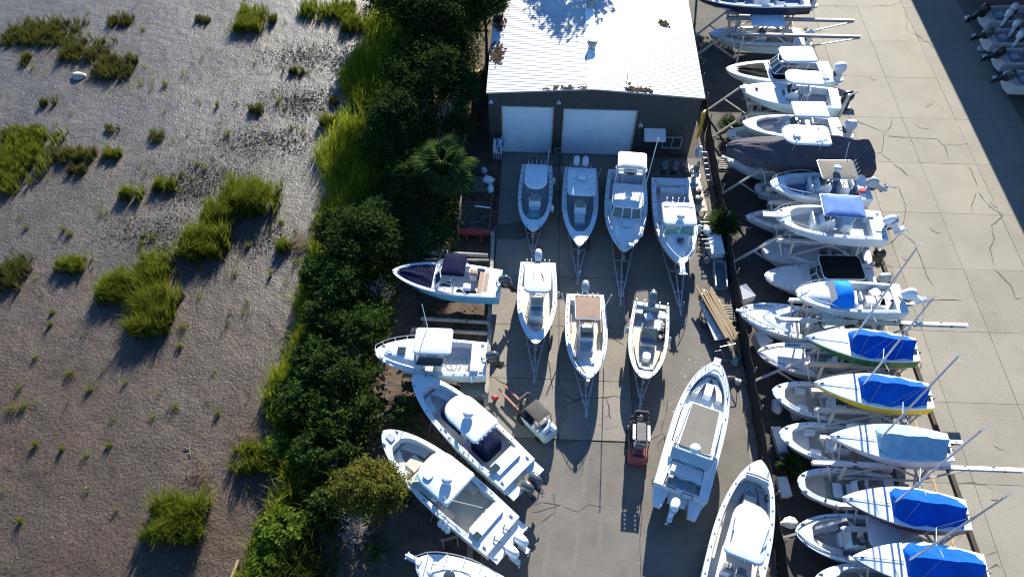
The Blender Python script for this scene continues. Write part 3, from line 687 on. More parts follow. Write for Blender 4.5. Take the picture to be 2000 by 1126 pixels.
def blades(pts, h, w, lean, m, name, seed, parent=None, kind='stuff', bend=.5):
    """two-segment grass blades rooted at pts (n x 3)"""
    g = np.random.default_rng(seed); n = len(pts)
    k = max(1, n // 9); bid = g.integers(0, k, n); bl = g.normal(size=(k, 3)).clip(-1.6, 1.6) * .21; bh = g.uniform(.6, 1.15, k)
    a = g.uniform(0, 2 * pi, n); hh = h * g.uniform(.55, 1.2, n) if np.isscalar(h) else h * g.uniform(.65, 1.2, n)
    s = np.stack([np.cos(a), np.sin(a), np.zeros(n)], -1) * (w * g.uniform(.7, 1.3, n))[:, None]
    l = np.array([lean[0], lean[1], 0]) + g.normal(size=(n, 3)) * .12 + bl[bid]; l[:, 2] = 0; hh = hh * bh[bid]
    c0 = np.zeros((k, 3)); cn = np.bincount(bid, minlength=k)
    for ax in (0, 1): c0[:, ax] = pts[g.integers(0, n, k), ax]
    if kind == 'thing': pts = np.stack([c0[bid, 0] + g.normal(size=n) * .06, c0[bid, 1] + g.normal(size=n) * .06, pts[:, 2]], -1)
    if len(pts) > 60:
        wv = vnoise(pts[:, 0] * 1.1 + seed, pts[:, 1] * 1.1, 61); l[:, 0] += wv * .25; hh = hh * (1 + .25 * vnoise(pts[:, 0] * 1.7, pts[:, 1] * 1.7 + seed, 62))
    mid = pts + l * hh[:, None] * .35 + np.array([0, 0, 1.0]) * hh[:, None] * .6
    tip = pts + l * hh[:, None] * (.7 + bend) + np.array([0, 0, 1.0]) * hh[:, None]
    V = np.stack([pts - s, pts + s, mid + s * .8, mid - s * .8, tip + s * .12, tip - s * .12], 1).reshape(-1, 3)
    i = np.arange(n)[:, None] * 6
    F = np.concatenate([i + np.array([[0, 1, 2, 3]]), i + np.array([[3, 2, 4, 5]])], 1).reshape(-1, 4)
    return np_obj(name, V, F, m, parent, kind)
# reeds along the marsh edge: roots inside a band along the bank line, thick at the top of the picture, sparse lower down
g = np.random.default_rng(21); pts = []
while len(pts) < 26000:
    y = g.uniform(8.5, 68); bxx = bank_x(y)
    wide = np.interp(y, [8, 13, 20, 26, 31, 35, 40, 45, 52, 60, 68], [1.6, .9, .9, .7, .9, 2.6, 4.4, 5.0, 4.6, 3.8, 3.0])
    x = bxx + wide * g.random() ** 1.1 + g.normal() * .25 - .15
    dens = .55 + .6 * float(vnoise(np.array([x * .55]), np.array([y * .55]), 31)[0])
    if y < 32: dens *= .55
    if 10.5 < y < 17 and x < -10: dens *= .55
    if g.random() > dens: continue
    pts.append((x, y, float(bank_z(x, y)) - .03))
pts = np.array(pts)
o = blades(pts, 1.5, .022, (.12, .05), LREED, 'reeds', 22); tag(o, 'tall bright green reeds along the edge of the marsh', 'reeds')
g = np.random.default_rng(26); pts = []
while len(pts) < 15000:
    y = g.uniform(8.5, 37); x = bank_x(y) + .3 + 5.6 * g.random() ** .8
    if x > -8.4 or (y < 17.5 and x > -9.8): continue
    if float(vnoise(np.array([x * .5]), np.array([y * .5]), 33)[0]) < g.uniform(-.7, .35): continue
    pts.append((x, y, float(bank_z(x, y)) - .03))
LSG = leaf_mat('shade_grass_blades', (.018, .04, .006), (.075, .11, .016), .4)
o = blades(np.array(pts), 1.55, .024, (.10, .0), LSG, 'bank_grass', 27); tag(o, 'dark green coarse grass growing between the bushes of the bank', 'grass')
g = np.random.default_rng(23); pts = []
for (px, s, n) in (((-16.64, 33.39), .5, 500), ((-14.98, 35.41), .3, 250), ((-13.00, 16.75), .6, 400), ((-13.66, 14.56), .7, 900), ((-16.71, 18.23), .5, 300), ((-16.29, 54.71), .5, 300), ((-10.23, 11.55), .9, 900), ((-15.82, 62.13), .9, 700), ((-16.06, 18.09), .4, 300), ((-19.12, 15.88), .5, 260)):
    q = g.normal(size=(n, 2)) * s; pts.append(np.stack([px[0] + q[:, 0], px[1] + q[:, 1], np.full(n, -.6)], -1))
o = blades(np.concatenate(pts), .45, .014, (.5, .2), LSTRAW, 'dry_straw', 24, bend=1.2); tag(o, 'matted dry straw lying at the foot of the reeds', 'dry straw')

# marsh grass: every clump large enough to point at is a thing of its own
def clump(label, px, rx, ry, n, h, m, seed, rot=0, parts=None, wd=.02):
    """px root point on the mud; rx, ry spread in metres"""
    if m is LGRASS: rx, ry, n = rx * 1.28, ry * 1.28, int(n * 1.35)
    g = np.random.default_rng(seed); cx, cy = px[0], px[1]; pts = []
    k = max(5, int(rx * ry * 7.0)); c = (g.random((k, 2)) * 2 - 1); c = c[(c ** 2).sum(1) < 1.1]
    if len(c) == 0: c = np.zeros((1, 2))
    i = g.integers(0, len(c), n); q = c[i] * np.array([rx, ry]) * .85 + g.normal(size=(n, 2)) * min(.20, .3 * min(rx, ry))
    x = q[:, 0] * math.cos(rot) - q[:, 1] * math.sin(rot); y = q[:, 0] * math.sin(rot) + q[:, 1] * math.cos(rot)
    o = blades(np.stack([x, y, np.zeros(n)], -1), h, wd, (.10, .02), m, 'grass_clump', seed, None, 'thing')
    o.location = (cx, cy, -.64); tag(o, label, 'grass clump', 'clumps of marsh grass on the mud'); return o
D, G_ = LDARK, LGRASS
for i, (lb, px, rx, ry, n, h, m, rot) in enumerate((
        ('large olive patch of marsh grass in the top left corner', (-45.58, 57.73), 4.2, 2.4, 5200, .75, D, .2),
        ('olive grass patch joining the corner patch to the pale stump', (-40.84, 55.38), 2.8, 1.4, 2600, .75, D, -.5),
        ('drawn-out olive grass patch ending beside the pale stump', (-37.63, 53.00), 2.2, 1.7, 2600, .8, D, .5),
        ('olive tuft between the corner patch and the open mud, near the top edge', (-39.39, 60.14), 1.3, 1.0, 900, .7, D, -.5),
        ('small round olive tuft below the corner patch', (-45.66, 53.71), .6, .6, 420, .7, D, 0),
        ('pair of small tufts alone near the top edge in the middle of the mud', (-31.59, 60.28), .8, .35, 420, .6, D, .4),
        ('dense green clump at the top edge, left of the twin tuft', (-27.03, 60.30), 1.0, 1.7, 2000, 1.1, G_, 0),
        ('small dense tuft just right of the tall clump at the top edge', (-24.97, 60.38), .4, .5, 400, .8, D, 0),
        ('long green grass bank at the top edge next to the tree belt', (-19.99, 62.22), 2.4, .9, 2300, .95, G_, -.35),
        ('dense green clump at the lower end of the grass bank by the top edge', (-17.21, 60.20), .9, .9, 1300, 1.05, G_, 0),
        ('broad yellow-green patch at the left edge below the corner patch', (-40.96, 41.10), 2.4, 3.2, 4600, .95, G_, .35),
        ('olive patch at the left edge above the broad yellow-green patch', (-41.62, 44.22), 2.3, .9, 1500, .7, D, .5),
        ('olive patch right of the broad yellow-green one', (-36.52, 42.03), 1.9, .9, 1900, .8, D, .35),
        ('small olive tuft under the right end of the olive patch', (-35.71, 40.17), .7, .5, 420, .7, D, 0),
        ('round yellowish tuft right of the left-edge patches', (-33.75, 42.13), .55, .5, 520, .75, G_, 0),
        ('sparse grey-green tuft above the round yellowish one', (-34.68, 44.92), .7, .5, 220, .5, D, 0),
        ('round green tuft above the two biggest clumps', (-30.67, 37.47), .6, .7, 700, .85, G_, .3),
        ('round green tuft left of the tall right-hand clump', (-28.40, 38.96), .55, .5, 620, .8, G_, 0),
        ('tallest bright green clump in the middle of the marsh, its upper half', (-21.31, 37.47), 1.7, 1.5, 4200, 1.6, G_, 0),
        ('slanting green clump joined to the tall one from the left', (-23.19, 36.20), 1.0, .9, 1500, 1.25, G_, .5),
        ('tall bright green clump below the slanting one', (-23.95, 32.87), 1.5, 1.15, 3600, 1.5, G_, .1),
        ('round bright green clump just left of the big double clump', (-28.99, 28.79), 1.3, .9, 2600, 1.25, G_, -.1),
        ('upper lobe of the big bright double clump', (-26.64, 29.99), 1.1, 1.4, 2800, 1.4, G_, 0),
        ('lower lobe of the big bright double clump with long shadows', (-25.26, 26.89), 1.2, 1.6, 3600, 1.5, G_, -.15),
        ('low wide green tuft left of the round bright clump', (-32.69, 30.89), 1.1, .55, 900, .85, G_, .1),
        ('olive clump cut by the left edge beneath the yellow-green patch', (-36.43, 30.05), 1.3, 1.5, 2200, .85, D, .3),
        ('tall bushy clump by the bottom of the marsh with deep shadow', (-19.42, 13.16), 1.35, 1.4, 3600, 1.45, G_, -.35),
        ('thin tufts above the bushy clump, reaching toward the undergrowth', (-16.64, 16.77), .9, .8, 650, 1.1, G_, .6),
        ('green tuft beside the undergrowth, right of the thin tufts', (-15.51, 16.49), .9, .5, 1100, 1.1, G_, .2),
        ('grey-green tuft near the bulkhead line right of the tall clump', (-17.54, 33.26), .8, .4, 500, .9, G_, -.1),
        ('grey-green grass left of the reeds halfway down', (-23.44, 48.22), .5, 1.0, 480, .7, D, -.3),
        ('green tuft close to the reeds in the upper marsh', (-17.08, 46.67), .5, .6, 560, .9, G_, 0),
        ('small olive tuft just above that near the reeds', (-17.02, 49.12), .5, .35, 330, .6, D, 0),
        ('sparse grey grass on the dark mud in the upper marsh', (-21.37, 52.71), 1.4, .9, 420, .55, D, .4),
        ('thin grey-green tufts in the middle of the mud', (-30.51, 44.47), 1.3, .35, 300, .6, D, .5),
        ('sloping tuft on the left above the olive clump', (-41.44, 48.17), .8, .4, 260, .55, D, .5))):
    clump(lb, px, rx, ry, n, h, m, 300 + i, rot)
# tiny sprouts scattered on the mud
g = np.random.default_rng(77); pts = []
T = [(-32.12, 21.28), (-27.58, 21.21), (-25.49, 21.91), (-29.30, 22.24), (-27.21, 22.59), (-23.01, 19.40), (-21.85, 20.25), (-31.28, 19.88), (-31.99, 19.68), (-27.78, 17.20), (-25.01, 17.51), (-22.87, 24.56), (-23.02, 26.16), (-20.88, 30.66), (-18.26, 30.77), (-33.87, 33.83), (-34.49, 34.25), (-28.40, 33.90), (-32.09, 25.92), (-32.02, 23.35), (-26.16, 16.88),
     (-28.34, 33.17), (-18.61, 35.52), (-21.90, 49.06), (-26.97, 48.40), (-25.91, 40.95), (-32.23, 50.89), (-36.78, 58.63), (-26.65, 41.37), (-41.30, 44.97), (-37.29, 34.29), (-32.21, 36.01), (-27.76, 33.68), (-19.02, 19.84), (-28.38, 12.81), (-27.34, 27.14), (-25.18, 44.98), (-18.98, 45.53), (-20.09, 45.80), (-19.25, 38.35), (-27.51, 40.21), (-23.61, 31.70), (-29.47, 17.40), (-20.51, 33.24), (-16.71, 31.97), (-32.34, 26.95)]
for p in T:
    n = int(g.integers(20, 70)); q = g.normal(size=(n, 2)) * g.uniform(.08, .2); pts.append(np.stack([p[0] + q[:, 0], p[1] + q[:, 1], np.full(n, -.62)], -1))
for k in range(260):
    x, y = g.uniform(-50, -12), g.uniform(9, 66)
    if x > bank_x(y) - .5: continue
    n = int(g.integers(5, 18)); q = g.normal(size=(n, 2)) * .12; pts.append(np.stack([x + q[:, 0], y + q[:, 1], np.full(n, -.62)], -1))
o = blades(np.concatenate(pts), .5, .014, (.1, 0), LGRASS, 'grass_sprouts', 78); tag(o, 'tiny grass sprouts dotted over the mud', 'grass sprouts')
# dark algae and wrack lying on the mud
g = np.random.default_rng(81); pts = []
for (p, sx, sy, n) in (((-20.54, 55.28), 2.2, 1.2, 1300), ((-20.14, 49.00), 2.0, 1.1, 1500), ((-21.62, 44.21), 2.6, 1.0, 1500), ((-25.52, 40.29), 2.0, 1.0, 900), ((-26.15, 38.34), 1.6, .8, 700), ((-27.63, 34.42), 2.0, .9, 700), ((-25.90, 32.55), 1.2, 1.0, 500), ((-20.64, 33.72), 1.8, .8, 500)):
    q = g.normal(size=(n, 2)) * np.array([sx, sy]); pts.append(np.stack([p[0] + q[:, 0], p[1] + q[:, 1], np.full(n, -.56)], -1))
C = np.concatenate(pts); V, F = leaves(C, .09, 82, .15)
o = np_obj('mud_wrack', V, F, leaf_mat('dark_wrack', (.035, .032, .03), (.08, .07, .06), 0), kind='stuff'); tag(o, 'dark scraps of wrack strewn over the grey mud', 'wrack')
# shells and crumbs catching the light
g = np.random.default_rng(83); n = 420
C = np.stack([g.uniform(-50, -11, n), g.uniform(9, 66, n), np.full(n, -.56)], -1); C = C[C[:, 0] < bank_x(C[:, 1]) - .4]
V, F = leaves(C, .05, 84, .2); o = np_obj('shell_bits', V, F, mat('pale_shell', (.45, .43, .40), .6), kind='stuff'); tag(o, 'pale shell fragments scattered over the mud', 'shells')
p = (-40.21, 51.70)
b = MB(); b.loft([[(math.cos(a) * r * (1 + .2 * math.sin(3 * a)), math.sin(a) * r * .7, z) for a in [2 * pi * j / 10 for j in range(10)]] for r, z in ((.62, -.1), (.6, .15), (.42, .34), (.15, .42))])
o = b.build('stump', mat('bleached_stump', (.40, .35, .28), .9, noise=(4, .25), bump=(5, .8)), None, 60); o.location = (p[0], p[1], -.62); tag(o, 'pale bleached stump at the tip of an olive grass patch', 'stump')
p = (-20.19, 17.33); b = MB(); b.tube([(0, .5, .1), (.1, .1, .08), (.3, -.3, .12)], .06, 6, r1=.03); b.tube([(.08, .15, .1), (-.25, .2, .15)], .03, 5)
o = b.build('driftwood', BARK, None, 60); o.location = (p[0], p[1], -.62); tag(o, 'forked dark stick lying alone on the brown mud', 'driftwood')

# palms: every frond is an object sharing one of two meshes
def frond_mesh(L, n, fan=True):
    b = MB()
    if fan:                                                          # fan leaf: stalk and a pleated fan of narrow segments
        b.bar((0, 0, 0), (L * .5, 0, L * .10), .035, .03)
        c = Vector((L * .5, 0, L * .10))
        for j in range(n):
            a = (j / (n - 1) - .5) * R(250); l = L * .62 * (1 - .25 * abs(j / (n - 1) - .5) * 2)
            d = Vector((math.cos(a), math.sin(a), 0)); s = Vector((-d.y, d.x, 0)) * L * .035
            m_ = c + d * l * .6 + Vector((0, 0, -.02 - .03 * abs(math.sin(a)))); e = c + d * l + Vector((0, 0, -l * .32))
            b.add([c, m_ - s, m_ + s + Vector((0, 0, .02)), e], [(0, 1, 3, 2)])
    else:                                                            # feather leaf
        pts = [Vector((L * t, 0, L * (.45 * t - .55 * t * t))) for t in [i / 9 for i in range(10)]]
        b.tube(pts, .02, 4, r1=.006)
        for i in range(1, 10):
            for s in (-1, 1):
                for q in (0, .5):
                    p = pts[i - 1].lerp(pts[i], q); l = L * .34 * math.sin(pi * min(.97, (i + q) / 10.5)) + .05
                    e = p + Vector((l * .55, s * l, -l * .25)); w = Vector((.03, 0, 0)); b.add([p - w, p + w, e], [(0, 1, 2)])
    return b.mesh('frond', LPAL, 0)
FAN = frond_mesh(1.75, 26); FAN2 = frond_mesh(1.25, 18); FEA = frond_mesh(1.5, 0, False)
def palm(label, x, y, h, nf, me, seed, base=None, sc=1.0, name='fan_palm', cat='palm', lo=-25, hi=80):
    g = random.Random(seed); z0 = float(bank_z(x, y)) if base is None else base
    t = thing(name, label, cat, (x, y, z0))
    if h > .3:
        b = MB(); b.lathe([(.17, -.2), (.15, h * .5), (.19, h)], 9); b.build('trunk', BARK, t, 60)
    for k in range(nf):
        o = link('frond', me, t); o.location = (0, 0, h)
        el = lo + (hi - lo) * (k / nf) ** .8
        o.rotation_euler = (g.uniform(-.4, .4), -R(el), k * 2.4 + g.uniform(-.3, .3)); o.scale = [sc * g.uniform(.8, 1.15)] * 3
    return t
p = (-6.30, 37.25); palm('big fan palm with drooping fronds beside the first trailered boat', p[0], p[1], 3.6, 36, FAN, 1, sc=1.3)
p = (-5.57, 45.62); palm('fan palm catching sun beside the workshop\'s front left corner', p[0] - .2, p[1], 3.9, 34, FAN, 2, sc=1.0)
p = (-5.90, 42.80); palm('shaded fan palm between the bare grey bush and the workshop', p[0], p[1], 2.6, 26, FAN2, 3, sc=1.2)
p = (-10.95, 34.53); palm('feathery young palm at the edge of the sunlit reeds', p[0], p[1], 2.2, 20, FAN2, 4)
p = (14.26, 35.37); palm('sunlit fan palm clump by the fence, beside the white chest freezer', 13.75, p[1], .5, 40, FAN2, 5, base=0, sc=1.15, lo=0)
p = (15.48, 17.32); palm('small spiky palmetto under the rack near the big white centre console', p[0], p[1], .15, 18, FAN2, 6, base=0, sc=.85, lo=10)
p = (15.71, 46.03); palm('yellowing palmetto growing beside the workshop\'s right corner', p[0], p[1], .3, 14, FAN2, 7, base=0, sc=1.0, lo=10)
p = (-7.31, 20.05); palm('low palmetto in shade off the bow of the navy-cushioned boat', p[0], p[1], .3, 20, FAN2, 8, sc=1.0, lo=5)
p = (-10.62, 26.10); palm('dark palmetto among the shrubs left of the white cuddy boat', p[0], p[1], .9, 18, FAN2, 9, sc=1.1, lo=5)
p = (-4.58, 48.48); palm('small sunlit palmetto in the gap beside the roof edge', p[0], p[1], 2.5, 14, FAN2, 10, sc=.8)
# sunlit shrubs at the bottom of the picture
for i, (lb, p, h, r, n) in enumerate((('bright green rounded shrub at the marsh edge near the bottom', (-13.05, 12.50), 1.9, (1.35, 1.25, .8), 5200), ('bright green shrub cut by the bottom edge', (-13.56, 10.74), 1.6, (1.1, 1.0, .7), 3600),
        ('yellow-green shrub on the mud edge above the dark undergrowth', (-14.54, 17.43), 1.5, (.8, .9, .7), 2200), ('green shrub at the foot of the shaded bank', (-15.05, 20.79), 1.5, (.9, 1.2, .7), 2600), ('mid green shrub right of the rounded bright one', (-10.77, 13.80), 1.9, (1.1, 1.0, .8), 3000))):
    tree('shrub', lb, p[0], p[1], h, r, n, 30, LBRI if i < 3 else LSHR, .13, 400 + i, 'shrub', 'shrubs along the foot of the bank', trunk_r=.05)
# low weeds along the fence
g = np.random.default_rng(91); pts = []
for k in range(60):
    y = g.uniform(9, 52); n = 30; x = 13.7 + g.normal() * .15; q = g.normal(size=(n, 2)) * .2; pts.append(np.stack([x + q[:, 0], y + q[:, 1], np.zeros(n)], -1))
o = blades(np.concatenate(pts), .35, .014, (0, 0), LSTRAW, 'fence_weeds', 92); tag(o, 'dry weeds growing along the foot of the black fence', 'weeds')
# ================================================================== BOATS
def lerp(a, b, t): return a + (b - a) * t
class Boat:
    """local x runs forward from the transom, z up from the keel; bow and stern are world (x, y)"""
    def __init__(s, name, label, bow, stern, zk, B, fs=1.1, fb=1.45, hull=W, deck=W, floor=NSW, w=.24, t0=.10, t1=.86, zf=.5, p=2.3, q=.72, sr=.90,
                 cockpit=True, cat='motor boat', group=None, er=.14, bottom=None, stripe=None, fw=.28, tip=0., rub=None):
        bow = Vector(bow[:2]); stern = Vector(stern[:2]); d = bow - stern
        s.L = d.length; s.B = B; s.fs, s.fb, s.p, s.q, s.sr, s.tip = fs, fb, p, q, sr, tip
        s.w, s.t0, s.t1, s.zf, s.er, s.fw = w, t0, t1, zf, er, fw
        s.rz = math.atan2(d.y, d.x); s.zk = zk
        s.root = thing(name, label, cat, (stern.x, stern.y, zk), s.rz, group)
        s.deckm = deck
        s._hull(hull, deck, bottom or hull, stripe or hull, rub or deck)
        if cockpit: s._deck_open(deck, floor)
        else: s._deck_closed(deck)
    def half(s, t):
        if t < .42: k = s.sr + (1 - s.sr) * math.sin(pi / 2 * max(0., t) / .42)
        else:
            u = (t - .42) / .58; k = max(s.tip * min(1, (1 - u) * 30), max(0., 1 - u ** s.p) ** s.q)
        return s.B / 2 * k
    def zs(s, t): return s.fs + (s.fb - s.fs) * max(0., t) ** 1.8
    def ci(s, t):
        if t < s.t0 - 1e-6 or t > s.t1 + 1e-6: return 0.
        c = max(0.04, s.half(t) - s.w)
        e = (s.t1 - t) / s.er
        if e < 1: c *= max(0., 1 - (1 - e) ** 2.4) ** .6 * (1 - s.fw) + s.fw
        return c
    def TS(s, n=26): return [1 - (1 - i / n) ** 1.35 for i in range(n + 1)]
    def _hull(s, hm, dm, bm, sm, rm):
        b = MB(); rings = []
        for t in s.TS(26):
            h = s.half(t); z = s.zs(t); c = h * (.95 - .42 * t ** 2.8)
            zc = .16 + (s.fb * .6 - .16) * t ** 3.2; k = 0 if t < .5 else (s.fb * .66) * ((t - .5) / .5) ** 2.8
            zc = max(zc, k + .02)
            X = lambda zz: s.L * (t - .10 * t ** 4 * (1 - zz / s.fb))
            side = [(h * 1.0, z), (h * 1.012, z - .05), (h * 1.012, z - .11), (lerp(h, c, .35), lerp(z, zc, .45)), (c, zc)]
            ring = [(X(zz), y, zz) for y, zz in side] + [(X(k), 0, k)] + [(X(zz), -y, zz) for y, zz in side[::-1]]
            rings.append(ring)
        n = 11; vs = [p for r in rings for p in r]; fs = []; ms = []
        mi = [1, 1, 0, 3, 2, 2, 3, 0, 1, 1]
        for i in range(len(rings) - 1):
            for j in range(n - 1):
                fs.append((i * n + j, i * n + j + 1, (i + 1) * n + j + 1, (i + 1) * n + j)); ms.append(mi[j])
        b.add(vs, fs); b.m = ms
        b.f.append(tuple(range(n))[::-1]); b.m.append(0)
        b.f = [f[::-1] for f in b.f]
        b.build('hull', [hm, rm, bm, sm], s.root, 40)
    def _deck_open(s, dm, fm):
        ts = sorted(set([t for t in s.TS(30) if not (s.t1 - s.er < t < s.t1)] + [s.t1 - s.er * k for k in (1, .75, .5, .3, .15, .05)]))
        seq = []
        for t in ts:
            if t < s.t0: seq.append((t, 0))
        seq += [(s.t0, 0), (s.t0, s.ci(s.t0))] + [(t, s.ci(t)) for t in ts if s.t0 < t < s.t1] + [(s.t1, s.ci(s.t1)), (s.t1, 0)]
        seq += [(t, 0) for t in ts if t > s.t1]
        b = MB(); vs = []
        for t, c in seq:
            h = s.half(t) * 1.0; z = s.zs(t); x = t * s.L
            cr = .05 if t > s.t1 - 1e-6 else .015
            zi = z + (cr if c == 0 else .02)
            for sg in (1, -1): vs += [(x, sg * h, z), (x, sg * (c + .03 if c else 0), zi + (.012 if c else 0)), (x, sg * c, zi), (x, sg * c, s.zf)]
        fs = []
        for i in range(len(seq) - 1):
            a, n = i * 8, (i + 1) * 8
            op = seq[i][1] > 0 and seq[i + 1][1] > 0
            fs += [(a, n, n + 1, a + 1), (a + 4, a + 5, n + 5, n + 4)]
            if op: fs += [(a + 1, n + 1, n + 2, a + 2), (a + 2, n + 2, n + 3, a + 3), (a + 5, a + 6, n + 6, n + 5), (a + 6, a + 7, n + 7, n + 6)]
        o = len(vs)
        for t in (s.t0, s.t1):
            c = s.ci(t); z = s.zs(t) + .02; x = t * s.L; k = len(vs); vs += [(x, c, z), (x, -c, z), (x, -c, s.zf), (x, c, s.zf)]
            fs.append((k, k + 1, k + 2, k + 3) if t == s.t0 else (k + 3, k + 2, k + 1, k))
        b.add(vs, fs); b.build('deck', dm, s.root, 25)
        f = MB(); vs = []; q = [(t, c) for t, c in seq if c > 0]
        for t, c in q: vs += [(t * s.L, c, s.zf + .004), (t * s.L, -c, s.zf + .004)]
        f.add(vs, [(2 * i, 2 * i + 1, 2 * i + 3, 2 * i + 2) for i in range(len(q) - 1)]); f.build('cockpit_floor', fm, s.root, 0)
    def _deck_closed(s, dm):
        b = MB(); vs = []; ts = s.TS(26)
        for t in ts:
            h = s.half(t); z = s.zs(t)
            vs += [(t * s.L, h, z), (t * s.L, h * .6, z + .07 * h / s.B * 2), (t * s.L, 0, z + .09 * h / s.B * 2), (t * s.L, -h * .6, z + .07 * h / s.B * 2), (t * s.L, -h, z)]
        fs = []
        for i in range(len(ts) - 1):
            for j in range(4): fs.append((i * 5 + j, i * 5 + 5 + j, i * 5 + 6 + j, i * 5 + j + 1))
        b.add(vs, [f[::-1] for f in fs]); b.build('deck', dm, s.root, 40)
    # --- fittings -------------------------------------------------
    def part(s, b, name, m, ang=30, parent=None): return b.build(name, m, parent or s.root, ang)
    def box(s, name, t, y, z, lx, ly, lz, m, rz=0, taper=1., parent=None, r=.05):
        b = MB(); M = Matrix.Translation((t * s.L, y, z)) @ Matrix.Rotation(rz, 4, 'Z')
        b.prism(rrect(lx, ly, min(r, lx / 3, ly / 3), 2), 0, lz, 0, M, taper); return s.part(b, name, m, 40, parent)
    def platform(s, name, ta, tb, inset, z0, z1, m, ymax=9, ymin=0, n=10):
        """a slab following the cockpit's sides between stations ta and tb; ymin>0 makes a pair of side benches joined at nothing"""
        b = MB()
        ts = [lerp(ta, tb, i / n) for i in range(n + 1)]
        if ymin == 0:
            L_ = [(t * s.L, max(.02, min(ymax, s.ci(t) - inset))) for t in ts]
            poly = L_ + [(x, -y) for x, y in L_[::-1]]; b.prism(poly[::-1], z0, z1)
            return s.part(b, name, m, 40)
        out = None
        for sg in (1, -1):
            b = MB(); A = [(t * s.L, sg * max(.05, s.ci(t) - inset)) for t in ts]; C = [(t * s.L, sg * max(.03, s.ci(t) - inset - ymin)) for t in ts]
            poly = A + C[::-1]; b.prism(poly[::-1] if sg > 0 else poly, z0, z1); out = s.part(b, name, m, 40)
        return out
    def console(s, t, lx=.9, ly=.75, h=1.15, m=W, seat=True, wind=True, dash=BLK):
        z = s.zf; x = t * s.L
        b = MB(); vs = []
        prof = [(-.5, 0), (-.5, .72), (-.30, 1.0), (.10, .98), (.5, .55), (.5, 0)]
        for sg in (-1, 1):
            for px_, pz in prof: vs.append((x + px_ * lx, sg * ly / 2 * (1 if pz < .6 else .92), z + pz * h))
        n = len(prof); fs = [tuple(range(n))[::-1], tuple(range(n, 2 * n))]
        fs += [(i, (i + 1) % n, n + (i + 1) % n, n + i) for i in range(n)]
        b.add(vs, [f[::-1] for f in fs]); c = s.part(b, 'console', m, 30)
        d = MB(); d.add([(x - .50 * lx - .004, -ly * .4, z + .75 * h), (x - .50 * lx - .004, ly * .4, z + .75 * h), (x - .31 * lx, ly * .38, z + 1.0 * h), (x - .31 * lx, -ly * .38, z + 1.0 * h)], [(0, 1, 2, 3)]); s.part(d, 'dashboard', dash, 0, c)
        if wind:
            d = MB(); vs = [(x - .1 * lx, -ly * .45, z + h), (x + .28 * lx, -ly * .40, z + .83 * h), (x + .28 * lx, ly * .40, z + .83 * h), (x - .1 * lx, ly * .45, z + h)]
            tp = [(p[0] - .22, p[1] * .9, p[2] + .38) for p in vs]; d.add(vs + tp, [(0, 1, 5, 4), (1, 2, 6, 5), (2, 3, 7, 6)]); s.part(d, 'windshield', GLASS, 0, c)
        d = MB(); T = Matrix.Translation((x - .56 * lx, ly * .12, z + .82 * h)) @ Matrix.Rotation(R(-60), 4, 'Y')
        d.tube([T @ Vector((.19 * math.cos(a), .19 * math.sin(a), 0)) for a in [2 * pi * k / 14 for k in range(14)]], .02, 5, close=True)
        for a in (0, 2.1, 4.2): d.bar(T @ Vector((0, 0, 0)), T @ Vector((.18 * math.cos(a), .18 * math.sin(a), 0)), .02)
        s.part(d, 'wheel', ALU, 40, c)
        if seat: s.seat(t + (.52 * lx) / s.L, min(ly * .85, .8), .45, .5, VINYL)
        return c
    def seat(s, t, wy, lx, h, m, name='console_seat', back=0, y=0):
        b = MB(); b.prism([(p[0] + t * s.L, p[1] + y) for p in rrect(lx, wy, .08, 3)], s.zf, s.zf + h * .8); o = s.part(b, name, W, 40)
        b = MB(); b.prism([(p[0] + t * s.L, p[1] + y) for p in rrect(lx * .96, wy * .96, .1, 3)], s.zf + h * .8, s.zf + h, crown=.04); s.part(b, 'cushion', m, 50, o)
        if back:
            b = MB(); b.box(t * s.L - lx * .5 * back, y, s.zf + h + .2, .1, wy, .42); s.part(b, 'backrest', m, 40, o)
        return o
    def leaning_post(s, t, wy=.9, m=VINYL, h=.92):
        x = t * s.L; b = MB()
        for sx in (-.18, .18):
            for sy in (-wy * .42, wy * .42): b.tube([(x + sx * 1.3, sy, s.zf), (x + sx, sy, s.zf + h)], .022, 5)
        o = s.part(b, 'leaning_post', ALU, 40); b = MB(); b.prism([(p[0] + x, p[1]) for p in rrect(.48, wy, .1, 3)], s.zf + h, s.zf + h + .1, crown=.04); s.part(b, 'cushion', m, 50, o)
        b = MB(); b.box(x - .22, 0, s.zf + h + .25, .09, wy, .28); s.part(b, 'backrest', m, 40, o)
        return o
    def hardtop(s, t0, t1, w, z, m=W, legs=True, rf=None, crown=.07, th=.07, wf=1.0, legbase=None, r=.28, edge=None):
        L = (t1 - t0) * s.L; xm = (t0 + t1) / 2 * s.L
        poly = [(p[0] + xm, p[1] * (lerp(1, wf, (p[0] / L + .5)))) for p in rrect(L, w, r, 5, rf)]
        b = MB(); b.prism(poly, z - th, z, crown=crown); o = s.part(b, 'hardtop', m, 50)
        if edge:
            b = MB(); b.tube([(x, y, z - th * .3) for x, y in poly], .035, 5, close=True); s.part(b, 'edge_trim', edge, 50, o)
        if legs:
            lb = legbase or (.42, .36)
            for sx, fx in ((-.33, -.18), (.30, .26)):
                for sg in (-1, 1):
                    b = MB(); x = xm + sx * L
                    b.tube([(xm + fx * L, sg * lb[0], s.zf + .02), (xm + fx * L, sg * lb[0], s.zf + .8), (x, sg * w * .36, z - th)], .028, 6); s.part(b, 'hardtop_leg', ALU, 40, o)
        return o
    def radar(s, t, y, z, r=.30, m=W):
        b = MB(); M = Matrix.Translation((t * s.L, y, z)); b.lathe([(r * .5, 0), (r * .5, .14), (r * .96, .16), (r, .24), (r * .93, .34), (r * .5, .41), (.02, .42)], 16, 0, M); return s.part(b, 'radar_dome', m, 50)
